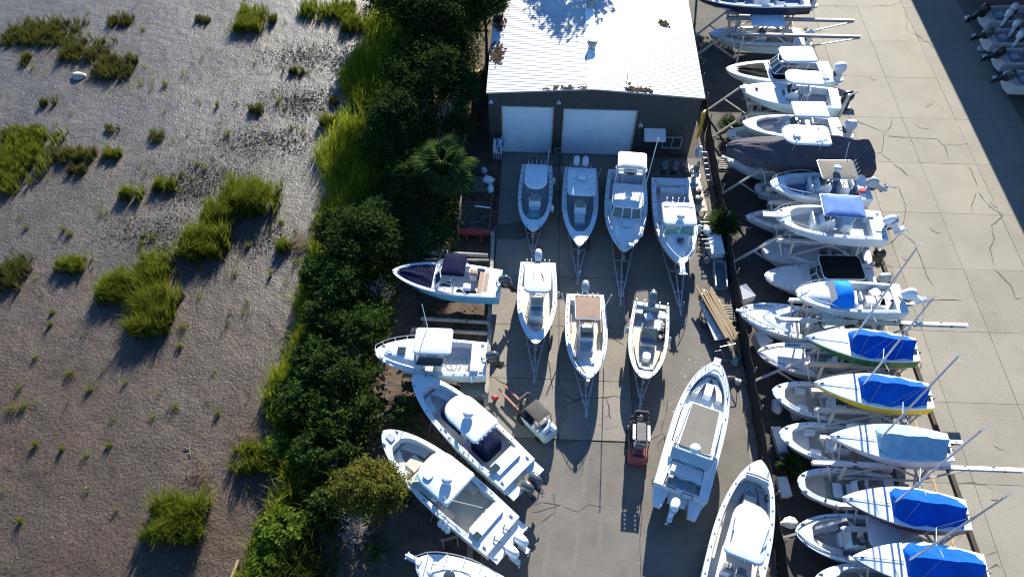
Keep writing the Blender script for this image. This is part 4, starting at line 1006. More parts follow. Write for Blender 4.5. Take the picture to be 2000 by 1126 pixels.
    def antenna(s, t, y, z, h=2.4, dx=0, dy=0, r=.014, m=W, name='antenna'):
        b = MB(); b.tube([(t * s.L, y, z), (t * s.L + dx, y + dy, z + h)], r, 5); return s.part(b, name, m, 40)
    def rod_holders(s, t, z, w, n=5, up=.28, m=ALU):
        b = MB()
        for i in range(n):
            y = (i / (n - 1) - .5) * w; b.tube([(t * s.L, y, z - .05), (t * s.L - .10, y, z + up)], .032, 5)
        o = s.part(b, 'rod_holder', m, 40); o['kind'] = 'stuff'; return o
    def deck_dots(s, ts, off=None):
        """flush rod holders and cleats along the gunwale"""
        b = MB(); off = off or s.w * .5
        for t in ts:
            for sg in (1, -1):
                y = sg * (s.half(t) - off); M = Matrix.Translation((t * s.L, y, s.zs(t) + .016)); b.lathe([(.05, 0), (.05, .025), (.03, .03)], 7, 0, M)
        for t in (.04, .93, .55):
            for sg in (1, -1): b.box(t * s.L, sg * max(.05, s.half(t) * .80), s.zs(t) + .05, .22, .04, .05)
        o = s.part(b, 'deck_fitting', VGREY, 40); o['kind'] = 'stuff'; return o
    def rail(s, ta=.5, tb=.985, h=.45, inset=.07, r=.02, m=ALU, low=None, name='bow_rail'):
        ts = [lerp(ta, tb, i / 9) for i in range(10)]
        P_ = [(t * s.L, max(.02, s.half(t) - inset), s.zs(t) + h * (min(1, .25 + 2.5 * (t - ta) / (tb - ta)))) for t in ts]
        pts = P_ + [(x, -y, z) for x, y, z in P_[::-1]]; b = MB(); b.tube(pts, r, 5)
        for i in (0, 2, 4, 6, 8):
            x, y, z = P_[i]; zz = s.zs(ts[i])
            for sg in (1, -1): b.tube([(x, sg * y, z), (x - .03, sg * (y + .03), zz)], r * .8, 5)
        return s.part(b, name, m, 40)
    def outboard(s, y=0, m=WCOWL, tilt=10, k=1.0, leg=None, band=None, dx=0.0, zt=None):
        """cowling, midsection, bracket and propeller; tilt in degrees about the transom"""
        root = link('outboard', None, s.root); root.location = (-.06 + dx, y, zt if zt else s.fs * .92); root.rotation_euler = (0, R(tilt), 0); root.scale = (k, k, k)
        def ell(cx, lx, ly, z, n=14):
            out = []
            for j in range(n):
                a = 2 * pi * j / n; ca, sa = math.cos(a), math.sin(a)
                out.append((cx + lx * math.copysign(abs(ca) ** .75, ca), ly * math.copysign(abs(sa) ** .75, sa) * (1.0 if ca > -.2 else .92), z))
            return out
        b = MB(); b.loft([ell(-.42, .30, .19, -.10), ell(-.44, .38, .24, .0), ell(-.46, .42, .265, .18), ell(-.46, .42, .265, .36), ell(-.45, .38, .24, .52), ell(-.44, .27, .18, .61), ell(-.44, .10, .07, .635)]); b.build('cowling', m, root, 50)
        if band:
            b = MB(); b.loft([ell(-.46, .425, .27, .22), ell(-.46, .425, .27, .33)], caps=False); b.build('decal_band', band, root, 50)
        lm = leg or m
        b = MB(); b.loft([[(x, yy, z) for x, yy in ((a_, -.11), (c_, -.13), (c_, .13), (a_, .11))] for a_, c_, z in ((-.66, -.22, -.08), (-.58, -.26, -.75))]); b.box(-.5, 0, -.76, .62, .3, .03)
        b.lathe([(.02, -.36), (.09, -.2), (.105, .05), (.08, .32), (.05, .36)], 9, 0, Matrix.Translation((-.42, 0, -.98)) @ Matrix.Rotation(R(-90), 4, 'Y')); b.box(-.44, 0, -.87, .26, .07, .24); b.box(-.40, 0, -1.16, .22, .03, .26); b.build('midsection', lm, root, 40)
        b = MB(); b.box(-.13, 0, -.14, .24, .26, .36); b.box(-.02, 0, -.05, .08, .34, .30); b.build('bracket', BLK, root, 30)
        b = MB(); M0 = Matrix.Translation((-.84, 0, -.98))
        for i in range(3):
            M = M0 @ Matrix.Rotation(i * 2 * pi / 3, 4, 'X') @ Matrix.Rotation(R(30), 4, 'Z'); b.add([(0, -.04, .04), (0, .04, .04), (.03, .10, .15), (0, .03, .20), (-.03, -.09, .15)], [(0, 1, 2, 3, 4)], 0, M)
        b.build('propeller', ALU, root, 0)
        return root
    def cables(s, y=0, x=.1, m=BLK):
        b = MB(); z = s.fs * .98
        b.tube([(x + .22, y - .1, z + .03), (x + .12, y + .12, z + .10), (x - .02, y + .05, z + .16), (-.14, y + .02, z + .12)], .03, 5)
        return s.part(b, 'engine_hose', m, 40)
    def trunk_cabin(s, ta, tb, inset, h, m=W, inset2=.22, name='cabin', zb=0, n=10, nose=.5):
        """raised cabin whose sides lean in; follows the hull outline"""
        ts = [lerp(ta, tb, i / n) for i in range(n + 1)]; A, C = [], []
        for t in ts:
            e = max(0., (t - ta) / (tb - ta)); hh = h * (1 - max(0, (e - nose) / (1 - nose)) ** 2 * .85); y0 = max(.05, s.half(t) - inset); z0 = s.zs(t) + zb
            A.append((t * s.L, y0, z0)); C.append((t * s.L - .1 * e, max(.03, y0 - inset2 * hh / h), z0 + hh))
        b = MB(); vs = []
        for a, c in zip(A, C): vs += [a, c, (c[0], c[1] * .5, c[2] + .05), (c[0], -c[1] * .5, c[2] + .05), (c[0], -c[1], c[2]), (a[0], -a[1], a[2])]
        fs = []
        for i in range(n):
            for j in range(5): fs.append((i * 6 + j, i * 6 + 6 + j, i * 6 + 7 + j, i * 6 + 1 + j))
        fs += [tuple(range(6)), tuple(range(n * 6, n * 6 + 6))[::-1]]
        b.add(vs, fs); return s.part(b, name, m, 35)
    def windows(s, t, w, z0, z1, rake, m=GLASS, n=3, side=1.0, name='windscreen', frame=W, splay=.25, swm=.9):
        """raked front screen of n panes with swept-back side panes and mullions"""
        x = t * s.L; base = []; topp = []
        k = [(i / n - .5) for i in range(n + 1)]
        fp = [(x - abs(q) * splay * 2 * .5, q * w) for q in k]
        fp = [(fp[0][0] - side, fp[0][1] - .04)] + fp + [(fp[-1][0] - side, fp[-1][1] + .04)]
        fb_ = [(p[0], p[1], z0) for p in fp]; ft = [(p[0] - rake, p[1] * swm, z1) for p in fp]
        g0 = None
        b = MB()
        for i, (a, c) in enumerate(zip(fb_, ft)): b.bar(a, c, .06)
        b.tube(ft, .035, 5); b.tube(fb_, .03, 5); fr = s.part(b, name, frame, 40)
        for i in range(len(fp) - 1):
            b = MB(); b.add([fb_[i], fb_[i + 1], ft[i + 1], ft[i]], [(0, 1, 2, 3)]); b.build('pane', m, fr, 0)
        return fr
    def hatch(s, t, y, z, lx, ly, m=GLASS, name='hatch', frame=None):
        b = MB(); b.prism([(p[0] + t * s.L, p[1] + y) for p in rrect(lx, ly, .05, 2)], z, z + .03); o = s.part(b, name, m, 40); return o
    def cover(s, ta, tb, m, zc=.25, name='cover', over=.0, wr=.03, n=24, k=8, inset=.02, seed=1, zprof=None):
        """canvas stretched over the gunwales with a raised centre and creases"""
        g = random.Random(seed); ts = [lerp(ta, tb, i / n) for i in range(n + 1)]; vs = []; cols = 2 * k + 1
        ph = [g.uniform(0, 6) for _ in range(4)]
        for i, t in enumerate(ts):
            h = max(.02, s.half(t) - inset); zz = s.zs(t) + .03; c = zprof(t) if zprof else zc * min(1, (tb - t) / (tb - ta) * 4, (t - ta) / (tb - ta) * 6 + .3)
            for j in range(-k, k + 1):
                u = j / k; z = zz + c * (1 - abs(u) ** 1.08) + wr * math.sin(9 * u + 14 * t + ph[0]) * (1 - u * u) + wr * .6 * math.sin(23 * u - 9 * t * s.L * .3 + ph[1]) * (1 - u * u)
                vs.append((t * s.L, u * h, z))
            if over:
                pass
        fs = [(i * cols + j, (i + 1) * cols + j, (i + 1) * cols + j + 1, i * cols + j + 1) for i in range(n) for j in range(cols - 1)]
        b = MB(); b.add(vs, [f[::-1] for f in fs])
        if over:
            for sg, j0 in ((1, cols - 1), (-1, 0)):
                o = len(b.v); q = []
                for i, t in enumerate(ts):
                    v = vs[i * cols + j0]; d = over * (1 + .15 * math.sin(t * 31 + sg)); q += [v, (v[0], v[1] + sg * .03, v[2] - d * .5), (v[0], v[1] * .95, v[2] - d)]
                f2 = []
                for i in range(n):
                    for j in range(2): f2.append((i * 3 + j, i * 3 + 3 + j, i * 3 + 4 + j, i * 3 + 1 + j))
                b.add(q, f2 if sg > 0 else [f[::-1] for f in f2])
        return s.part(b, name, m, 45)

def trailer(boat, label, tongue=1.5, wheels=2, wx=.28, jack=True, spare=False):
    """galvanised V trailer under a boat: two rails meeting at the coupler, cross members, bunks, wheels"""
    L, B = boat.L, boat.B
    t = thing('boat_trailer', label, 'boat trailer', (boat.root.location.x, boat.root.location.y, 0), boat.rz, 'boat trailers')
    x0, xv, xe = -.1, L * .72, L + tongue; y = B * .26; z = min(.50, boat.zk - .12)
    for sg in (1, -1):
        b = MB(); b.bar((x0, sg * y, z), (xv, sg * y, z), .09, .14); b.bar((xv, sg * y, z), (xe - .6, sg * .09, z - .02), .085, .135); b.build('frame_rail', STEEL, t, 0)
        b = MB(); b.bar((L * .05, sg * B * .20, z + .18), (L * .62, sg * B * .20, z + .12), .1, .08); b.build('bunk', WOOD, t, 0)
    for f in (.02, .2, .4, .6): b = MB(); b.bar((L * f, -y, z - .03), (L * f, y, z - .03), .08, .12); b.build('cross_member', STEEL, t, 0)
    for q in (.35, .75):
        xx = lerp(xv, xe - .6, q); yy = lerp(y, .09, q); b = MB(); b.bar((xx, -yy, z), (xx, yy, z), .07, .1); b.build('cross_member', STEEL, t, 0)
    b = MB(); b.bar((xv + .3, 0, z - .02), (xe, 0, z - .02), .1, .12); b.box(xe + .08, 0, z, .26, .13, .12); b.build('tongue', STEEL, t, 0)
    b = MB(); b.bar((L * .96, 0, z), (L * .97, 0, boat.zk + boat.fb * .55), .08); b.box(L * .985, 0, boat.zk + boat.fb * .5, .18, .2, .16); b.build('winch_post', STEEL, t, 0)
    if jack: b = MB(); b.tube([(xe - .45, .14, .05), (xe - .45, .14, 1.0)], .035, 6); b.lathe([(.09, 0), (.09, .05)], 8, 0, Matrix.Translation((xe - .45, .14, .03))); b.build('jack', STEEL, t, 40)
    for i in range(wheels):
        for sg in (1, -1):
            xx = L * wx + (i - (wheels - 1) / 2) * .78
            b = MB(); M = Matrix.Translation((xx, sg * (B * .42), .33)) @ Matrix.Rotation(R(90), 4, 'X'); b.lathe([(.2, -.1), (.31, -.11), (.33, -.06), (.33, .06), (.31, .11), (.2, .1)], 16, 0, M); w = b.build('wheel', RUBBER, t, 40)
            b = MB(); b.lathe([(.2, -.07), (.2, .07), (.06, .075)], 12, 0, M); b.build('rim', STEEL, w, 40)
    for sg in (1, -1):
        b = MB(); b.box(L * wx, sg * B * .42, .71, .82 * wheels, .28, .04); b.build('fender', STEEL, t, 0)
    if spare:
        b = MB(); M = Matrix.Translation((xv + .9, y + .02, z + .22)) @ Matrix.Rotation(R(90), 4, 'X'); b.lathe([(.2, -.1), (.31, -.11), (.33, -.06), (.33, .06), (.31, .11), (.2, .1)], 16, 0, M); b.build('spare_wheel', RUBBER, t, 40)
    return t
def blocks(boat, label, ts=(.12, .45, .72)):
    """adjustable steel stands and timber blocks holding a boat"""
    t = thing('boat_stand', label, 'boat stand', (boat.root.location.x, boat.root.location.y, 0), boat.rz, 'stands under boats')
    for q in ts:
        b = MB(); b.box(q * boat.L, 0, boat.zk / 2, .4, .45, boat.zk + .04); b.build('block', WOOD, t, 0)
        for sg in (1, -1):
            b = MB(); y = sg * boat.half(q) * .75; z = boat.zk + .28
            for dx, dy in ((-.3, .1), (.3, .1), (0, .45)): b.tube([(q * boat.L + dx, y + sg * dy, 0), (q * boat.L, y + sg * .05, z * .75)], .022, 5)
            b.tube([(q * boat.L, y + sg * .05, z * .6), (q * boat.L, y, z)], .03, 6); b.build('stand_leg', STEEL, t, 40)
    return t
def fender(boat, t, y, z, l=.6, r=.12, m=W, lying=False):
    b = MB(); M = boat.root.matrix_basis @ Matrix.Translation((t * boat.L, y, z)) @ (Matrix.Rotation(R(90), 4, 'Y') if lying else Matrix.Identity(4))
    b.lathe([(.03, -l / 2 - .06), (r * .7, -l / 2), (r, -l / 2 + .08), (r, l / 2 - .08), (r * .7, l / 2), (.03, l / 2 + .06)], 10, 0, M)
    return b.build('fender', m, None, 50)
# ------------------------------------------------------------------ boats in the yard on trailers
GY_ = 'boats parked in the yard'
# front row against the workshop, bows to the camera, left to right
a1 = Boat('fishing_boat', 'white boat with square T-top and teal bag in its bow, before the left roller door', (0.15, 33.48), (0.32, 40.27), .42, 2.5, 1.05, 1.35, w=.25, t0=.10, t1=.84, floor=NS, q=.62, group=GY_)
a1.console(.56, 1.0, .85); a1.leaning_post(.38); a1.hardtop(.22, .58, 1.65, 2.6, r=.3, rf=.75); a1.rod_holders(.22, 2.6, 1.2, 5); a1.deck_dots((.14, .22, .30, .38, .46, .56)); a1.outboard(0, MGREY, 8)
a1.platform('bow_deck', .70, .84, .0, a1.zf, a1.zf + .3, NS); a1.seat(.655, .6, .35, .45, VTAN, 'console_seat')
for sg in (1, -1): a1.box('hatch_seat', .72, sg * .62, a1.zf, .4, .34, .36, VTAN)
a1.antenna(.05, .75, 1.0, 1.6, -.3, .1, .03, W, 'flag_staff'); a1.box('livewell_lid', .05, -.7, 1.07, .3, .5, .02, NS)
b = MB(); b.loft([[((.55 * k) * math.cos(a) * (1 + .15 * math.sin(3 * a)), (.62 * k) * math.sin(a) * (1 + .12 * math.cos(2 * a)), z) for a in [2 * pi * j / 12 for j in range(12)]] for k, z in ((.9, 0), (1, .12), (.85, .32), (.5, .48), (.12, .52))])
o = b.build('canvas_bag', mat('teal_canvas', (.10, .30, .32), .8, noise=(3, .2), bump=(5, .6)), None, 60); o.matrix_world = a1.root.matrix_basis @ Matrix.Translation((.75 * a1.L, -.05, a1.zf + .30)); tag(o, 'crumpled teal canvas bag in the bow of the boat before the left roller door', 'bag')
trailer(a1, 'grey trailer under the white T-top boat by the left roller door', 1.3)
for t_, y_ in ((.62, 1.0), (.22, 1.0)):
    o = fender(a1, t_, -(a1.half(t_) + .10) if False else a1.half(t_) + .1, 1.5 - .6); tag(o, ('white fender hanging amidships from the boat by the left roller door' if t_ > .5 else 'white fender hanging near the stern of the boat by the left roller door'), 'fender', 'fenders hung over the side')

a2 = Boat('fishing_boat', 'white centre console with radar dome and two tilted white engines, before the right roller door', (3.37, 32.09), (3.59, 40.03), .45, 2.62, 1.10, 1.45, w=.34, t0=.03, t1=.82, floor=NS, p=2.1, q=.82, group=GY_, fw=.42, er=.10)
a2.console(.52, 1.0, .85, 1.2); a2.leaning_post(.38, 1.0)
a2.hardtop(.20, .54, 2.0, 2.65, r=.25, rf=.35); a2.radar(.34, 0, 2.72, .33); a2.rod_holders(.03, 1.35, 1.5, 5, .3)
a2.box('rear_seat', .10, 0, a2.zf, 1.1, 1.75, .66, NSW); a2.deck_dots((.10, .2, .3, .4, .5, .6)); a2.seat(.63, .75, .7, .45, VINYL, 'console_seat')
for y_ in (-.33, .33): a2.outboard(y_, WCOWL, 38)
for sg in (1, -1): a2.antenna(.34, sg * .55, 2.7, .5, 0, 0, .07, W, 'spotlight'); a2.antenna(.12, sg * 1.26, 1.1, .8, -.2, sg * .22, .035, ALU, 'rod_tube')
a2.antenna(.33, -.62, 2.7, .5, 2.2, 0, .02)
b = MB(); b.tube([(.80 * a2.L + .16 * math.cos(k * .8) * (1 - k * .02), .2 * math.sin(k * .8), a2.zf + .05 + .01 * k) for k in range(22)], .022, 5); b.build('anchor_line', BLK, a2.root, 40)
a2.antenna(.83, 0, 1.36, .03, .95, 0, .03, BLK, 'anchor_rod')
trailer(a2, 'grey trailer with spare wheel under the boat with the radar dome', 1.9, spare=True)

a3 = Boat('cabin_cruiser', 'white flybridge cruiser with cream bimini tower, third in the row by the workshop', (6.41, 31.62), (7.03, 39.69), .45, 3.05, 1.25, 1.75, w=.26, t0=.05, t1=.40, floor=NS, p=2.1, q=.62, group=GY_, cat='cabin cruiser', er=.02, fw=.9)
a3.trunk_cabin(.40, .90, .34, .38, W, .3, nose=.42)
a3.windows(.665, 2.0, 1.85, 2.55, .4, GLASS, 3, 1.0, splay=.35)
b = MB(); b.prism([(p[0] + .475 * a3.L, p[1]) for p in rrect(2.3, 2.2, .3, 5, .45)], 2.55, 2.63, crown=.05); a3.part(b, 'cabin_roof', W, 50)
for sg in (1, -1):
    for t_ in (.28, .42): a3.antenna(t_ + .06, sg * .98, 1.6, .98, .1, -sg * .05, .03, W, 'roof_post')
for sg in (1, -1):
    for (xa, xb) in ((.36, .28), (.58, .36)):
        b = MB(); b.tube([(xa * a3.L, sg * 1.02, 2.6), (xb * a3.L, sg * .85, 4.1)], .03, 6); a3.part(b, 'tower_leg', ALU, 40)
    b = MB(); b.tube([(.58 * a3.L, sg * .2, 2.65), (.38 * a3.L, sg * .62, 4.0)], .018, 5); a3.part(b, 'tower_brace', ALU, 40)
    b = MB(); b.tube([(.14 * a3.L, sg * 1.15, 1.4), (.28 * a3.L, sg * .85, 4.0)], .025, 5); a3.part(b, 'tower_brace', ALU, 40)
b = MB(); b.prism([(p[0] + .31 * a3.L, p[1]) for p in rrect(.8, 1.75, .12, 3)], 3.72, 3.8); a3.part(b, 'bridge_deck', NSW, 40)
b = MB(); b.tube([(x + .345 * a3.L, y, 4.2) for x, y in rrect(.5, 2.05, .15, 4)], .06, 6, close=True); a3.part(b, 'bridge_rail', W, 50)
a3.box('bridge_console', .36, 0, 3.8, .3, .5, .45, BLK); a3.box('bridge_seat', .28, 0, 3.8, .4, .9, .4, VINYL)
b = MB(); b.tube([(.325 * a3.L, -.3, 4.2), (.33 * a3.L, .3, 4.2)], .03, 5); a3.part(b, 'bridge_wheel', ALU, 40)
CRM = mat('cream_bimini', (.70, .67, .60), .8, noise=(1.5, .04))
b = MB(); b.prism([(p[0] + .30 * a3.L, p[1]) for p in rrect(1.65, 2.0, .18, 4)], 4.55, 4.63, crown=.16); o = a3.part(b, 'bimini', CRM, 50)
for sg in (1, -1):
    for x_ in (.22, .38): b = MB(); b.tube([(.30 * a3.L, sg * .95, 3.9), (x_ * a3.L, sg * .95, 4.56)], .02, 5); a3.part(b, 'bimini_pole', ALU, 40, o)
a3.radar(.50, 0, 2.66, .26); a3.antenna(.30, 1.2, 1.4, 4.6, -.9, .35, .03, W, 'outrigger'); pass
a3.rail(.55, .97, .55); a3.hatch(.73, 0, 2.02, .55, .6, W); a3.box('windlass', .95, 0, 1.75, .35, .14, .16, ALU); a3.antenna(.90, .15, 1.75, .1, .5, .1, .03, BLK, 'anchor')
a3.outboard(-.4, SGREY, 5); a3.outboard(.4, SGREY, 5); a3.deck_dots((.1, .2, .3, .4))
for t_, lab in ((.80, 'white fender lying on the foredeck rail of the flybridge cruiser'),):
    o = fender(a3, t_, a3.half(t_) - .05, 1.95, .8, .13, W, True); tag(o, lab, 'fender', 'fenders on foredecks')
trailer(a3, 'heavy grey trailer under the flybridge cruiser', 3.1)

a4 = Boat('cabin_cruiser', 'white pilothouse boat with anchor pulpit and open aft cockpit, rightmost by the workshop', (10.14, 30.62), (10.17, 39.07), .48, 3.0, 1.2, 1.7, w=.30, t0=.07, t1=.50, floor=NSW, p=2.2, q=.66, group=GY_, cat='cabin cruiser', er=.02, fw=.9)
a4.trunk_cabin(.48, .93, .36, .45, W, .3, nose=.4)
a4.windows(.72, 2.0, 1.75, 2.52, .28, TGLASS, 2, 1.2, splay=.2)
a4.hardtop(.44, .69, 2.3, 2.6, W, False, r=.22, rf=.3, crown=.08)
for sg in (1, -1):
    b = MB(); b.box(.56 * a4.L, sg * 1.0, 2.0, 1.5, .06, 1.1); a4.part(b, 'cabin_side', W, 0)
    b = MB(); b.box(.56 * a4.L, sg * 1.04, 2.15, 1.1, .02, .45); a4.part(b, 'side_window', TGLASS, 0)
a4.rod_holders(.44, 2.6, 1.6, 5, .35, W)
b = MB()
for k in range(5): b.bar((.475 * a4.L - .2, (k - 2) * .36, 2.68), (.475 * a4.L + .2, (k - 2) * .36, 2.74), .03)
b.bar((.475 * a4.L, -1.0, 2.75), (.475 * a4.L, 1.0, 2.75), .04); a4.part(b, 'roof_rack', ALU, 0)
a4.radar(.625, 0, 2.66, .28); a4.hatch(.80, 0, 2.10, .48, .5, GLASS); a4.rail(.55, .99, .5, .06, .025, W); a4.deck_dots((.1, .2, .3, .4))
b = MB(); b.box(a4.L + .25, 0, 1.72, 1.3, .34, .09); a4.part(b, 'anchor_pulpit', W, 0)
b = MB(); b.bar((a4.L + .0, 0, 1.82), (a4.L + .95, 0, 1.8), .08); b.bar((a4.L + .85, -.28, 1.74), (a4.L + .85, .28, 1.74), .07); a4.part(b, 'anchor', ALU, 0)
a4.box('transom_bench', .115, 0, a4.zf, .5, 1.5, .5, VINYL); a4.box('cooler', .28, .85, a4.zf, .7, .35, .4, VINYL); a4.box('bait_station', .04, -.5, 1.22, .4, .8, .06, AQUA); a4.box('fish_box', .12, .95, a4.zf, .7, .5, .55, W)
for y_ in (-.38, .38): a4.outboard(y_, MGREY, 25, dx=-.55)
o = fender(a4, .58, a4.half(.58) + .16, 1.2, .75, .17); tag(o, 'large white fender hanging on the left side of the pilothouse boat', 'fender', 'fenders hung over the side')
trailer(a4, 'heavy grey trailer under the pilothouse boat with the anchor pulpit', 2.7)

# second row
b1 = Boat('fishing_boat', 'cream-floored centre console with white hardtop and one white engine, left in the second row', (0.52, 24.02), (0.56, 30.69), .75, 2.60, 1.05, 1.35, deck=W, floor=CREAM, w=.28, t0=.07, t1=.86, p=2.1, q=.74, group=GY_, fw=.15)
b1.console(.53, 1.0, .85, 1.15); b1.leaning_post(.38, .9, VGREY); b1.seat(.655, .9, .5, .5, VINYL, 'console_seat', -1); b1.hardtop(.20, .55, 1.75, 2.65, r=.28, rf=.38)
b1.box('console_cushion', .60, 0, b1.zf + .80, .3, .7, .1, VGREY); b1.platform('bow_deck', .74, .86, .0, b1.zf, b1.zf + .32, NS, ymax=.5); b1.platform('bow_bench', .64, .84, .0, b1.zf, b1.zf + .34, CREAM, ymin=.3)
b1.rod_holders(.012, 1.1, 1.5, 6, .2); b1.deck_dots((.12, .2, .28, .36, .5, .6)); b1.outboard(0, WCOWL, 30); b1.antenna(.32, .2, 2.72, .06, .55, .2, .02, BLK, 'folded_antenna'); b1.antenna(.40, -.3, 2.72, .05, -.5, 0, .02, BLK, 'folded_antenna')
trailer(b1, 'grey trailer under the left boat of the second row', 1.6)
o = fender(b1, .35, b1.half(.35) + .1, .7, .5, .1); tag(o, 'small white fender on the left side of the left boat in the second row', 'fender', 'fenders hung over the side')
b2 = Boat('fishing_boat', 'white centre console with tan canvas T-top in the middle of the second row', (3.69, 21.67), (3.68, 28.14), .75, 2.66, 1.1, 1.45, floor=CREAM, w=.27, t0=.08, t1=.84, p=2.2, q=.66, group=GY_, fw=.2)
b2.console(.47, 1.0, .9, 1.2, dash=VTAN); b2.leaning_post(.33, 1.0, VTAN); b2.hardtop(.185, .46, 1.6, 2.65, TAN, crown=.02, r=.08, wf=.95, edge=W); b2.rod_holders(.185, 2.65, 1.3, 5, .12); b2.seat(.60, .85, .9, .5, NS, 'console_seat')
b2.box('console_cushion', .535, 0, b2.zf + .98, .3, .8, .12, VTAN); b2.platform('bow_deck', .63, .84, .0, b2.zf, b2.zf + .34, NSW); b2.deck_dots((.12, .2, .28, .36, .5, .6)); b2.outboard(0, SGREY, 25)
for sg in (1, -1): b2.antenna(.14, sg * 1.28, 1.2, .9, -.2, sg * .3, .035, ALU, 'rod_tube'); b2.box('side_pad', .36, sg * .94, b2.zf + .45, 1.3, .07, .28, VTAN)
b2.box('livewell_lid', .05, .8, 1.12, .35, .5, .02, NS); b2.rail(.62, .97, .22, .10, .018)
b = MB(); b.tube([(.985 * b2.L, 0, 1.5), (.93 * b2.L, -.25, 1.55), (.80 * b2.L, -.75, 1.6)], .035, 5); b.bar((.80 * b2.L, -.85, 1.6), (.78 * b2.L, -.6, 1.6), .14); b2.part(b, 'trolling_motor', BLK, 40)
b2.box('anchor_roller', 1.0, 0, 1.44, .45, .2, .12, ALU); b2.antenna(.4, 1.5, 0.2, 3.2, 2.6, .4, .03, BLK, 'push_pole')
trailer(b2, 'grey trailer under the tan-topped boat', 1.5)
b3 = Boat('skiff', 'sage grey flat-decked skiff with cluttered cockpit, right in the second row', (7.15, 22.03), (8.01, 27.72), .72, 2.5, .92, 1.05, hull=SAGE, deck=SAGE, floor=CREAM, w=.22, t0=.05, t1=.85, zf=.42, p=2.3, q=.60, group=GY_, cat='skiff', fw=.35)
b3.console(.42, .7, 1.0, .95, VGREY, seat=False); b3.seat(.50, .9, .45, .5, VGREY, 'console_seat'); b3.platform('bow_deck', .58, .84, .10, b3.zf, b3.zf + .20, CREAM); b3.platform('grey_mat', .60, .80, .0, b3.zf + .2, b3.zf + .215, VGREY if False else NS, ymax=.48)
b3.box('cooler', .27, .55, b3.zf, .75, .5, .45, VINYL); b3.box('rear_mat', .17, 0, b3.zf, 1.4, 1.7, .02, NS); b3.box('aft_box', .10, -.75, b3.zf, .5, .5, .4, VINYL); b3.box('aft_box', .12, .75, b3.zf, .55, .55, .45, VINYL); b3.box('loose_lid', .16, -.1, b3.zf + .3, .5, .5, .05, VINYL, .5)
b3.box('grey_step', .12, -.85, b3.zf, .3, .5, .3, NS); b3.box('bait_bucket', .70, 0, b3.zf + .2, .55, .55, .38, VINYL, 0, .9, r=.2); b3.box('hatch_lid', .79, .0, b3.zf + .2, .3, .3, .02, VGREY)
for k in range(7): b3.box('tackle', .26 + .028 * k, .82 + random.uniform(-.1, .1), b3.zf + .1, .25, .22, random.uniform(.2, .6), BLK if k % 2 else VGREY, random.uniform(0, 1))
b3.antenna(.3, .15, b3.zf + .4, .8, .7, .1, .025, ALU, 'tiller_pole'); b3.outboard(0, TEALC, 40, leg=BLK); b3.cables(0); b3.rod_holders(.02, .95, 2.0, 5, .25); b3.deck_dots((.1, .2, .3))
b = MB(); pts = [(t * b3.L, max(.02, b3.half(t) - .34), b3.zs(t) + .05) for t in [.62, .7, .76, .82, .87]]; b.tube(pts + [(.885 * b3.L, 0, 1.08)] + [(x, -y, z) for x, y, z in pts[::-1]], .035, 5); b3.part(b, 'deck_coaming', BLK, 40)
trailer(b3, 'black trailer under the sage grey skiff', 1.2)
for t_, lb in ((.42, 'white fender on the left side of the sage grey skiff'), (.38, 'white fender on the right side of the sage grey skiff')):
    sg = -1 if 'left' in lb else 1
    o = fender(b3, t_, -sg * (b3.half(t_) + .1), .62, .6, .10); tag(o, lb, 'fender', 'fenders hung over the side')

# ------------------------------------------------------------------ boats along the bank
l1 = Boat('bowrider', 'sky-blue hulled boat with navy canopy and navy bow cover on the timber rack', (-9.06, 29.19), (-1.86, 28.69), .95, 2.6, 1.05, 1.4, hull=BLUEH, stripe=BLUEH, floor=NSW, w=.20, t0=.16, t1=.56, p=2.0, q=.66, group=GY_, cat='bowrider', er=.02, fw=.95, sr=.86)
l1.cover(.615, .955, NAVY, .16, 'bow_cover', inset=.22, seed=3)
l1.windows(.60, 1.7, 1.35, 1.9, .35, GLASS, 2, .9, splay=.4); l1.hardtop(.31, .52, 1.75, 2.65, NAVY, False, crown=.12, r=.12)
for sg in (1, -1):
    b = MB(); b.tube([(.30 * l1.L, sg * 1.15, 1.15), (.36 * l1.L, sg * 1.08, 1.7), (.50 * l1.L, sg * 1.0, 2.05), (.60 * l1.L, sg * 1.1, 1.3)], .04, 6); l1.part(b, 'tower_arch', W, 40)
    b = MB(); b.tube([(.42 * l1.L, sg * 1.12, 1.15), (.43 * l1.L, sg * .95, 2.5)], .03, 6); l1.part(b, 'canopy_pole', W, 40)
l1.seat(.26, .5, .5, .75, VTAN, 'helm_seat', 0, -.62); l1.seat(.30, .5, .5, .75, VINYL, 'helm_seat', 0, .62); l1.box('rear_bench', .17, 0, l1.zf, .5, 1.9, .5, VTAN); l1.box('side_cushion', .30, .98, l1.zf + .3, 1.3, .45, .25, NAVY); l1.box('grey_locker', .27, -.9, l1.zf, .55, .55, .62, VINYL)
l1.box('teak_step', .135, 0, 1.06, .3, 1.5, .02, VTAN); l1.outboard(0, MGREY, 35, leg=BLK); l1.cables(0); l1.rail(.55, .97, .06, .05, .02); l1.antenna(.50, -1.05, 1.2, 1.5, 0, 0, .03)
l2 = Boat('cabin_boat', 'white cuddy boat with bow rail and square hardtop on the timber rack', (-9.26, 22.94), (-2.47, 22.94), .95, 2.6, 1.05, 1.45, stripe=W, bottom=BLK, floor=NSW, w=.22, t0=.13, t1=.55, p=2.1, q=.58, group=GY_, cat='cabin boat', er=.02, fw=.95, sr=.9)
l2.trunk_cabin(.55, .92, .30, .34, W, .3, nose=.3); l2.windows(.64, 1.75, 1.55, 2.4, .35, GLASS, 2, 1.6, splay=.2, frame=ALU); l2.hardtop(.29, .62, 1.85, 2.9, r=.2, rf=.2, legs=True, legbase=(.9, .9)); l2.hatch(.755, 0, 1.68, .5, .5, GLASS)
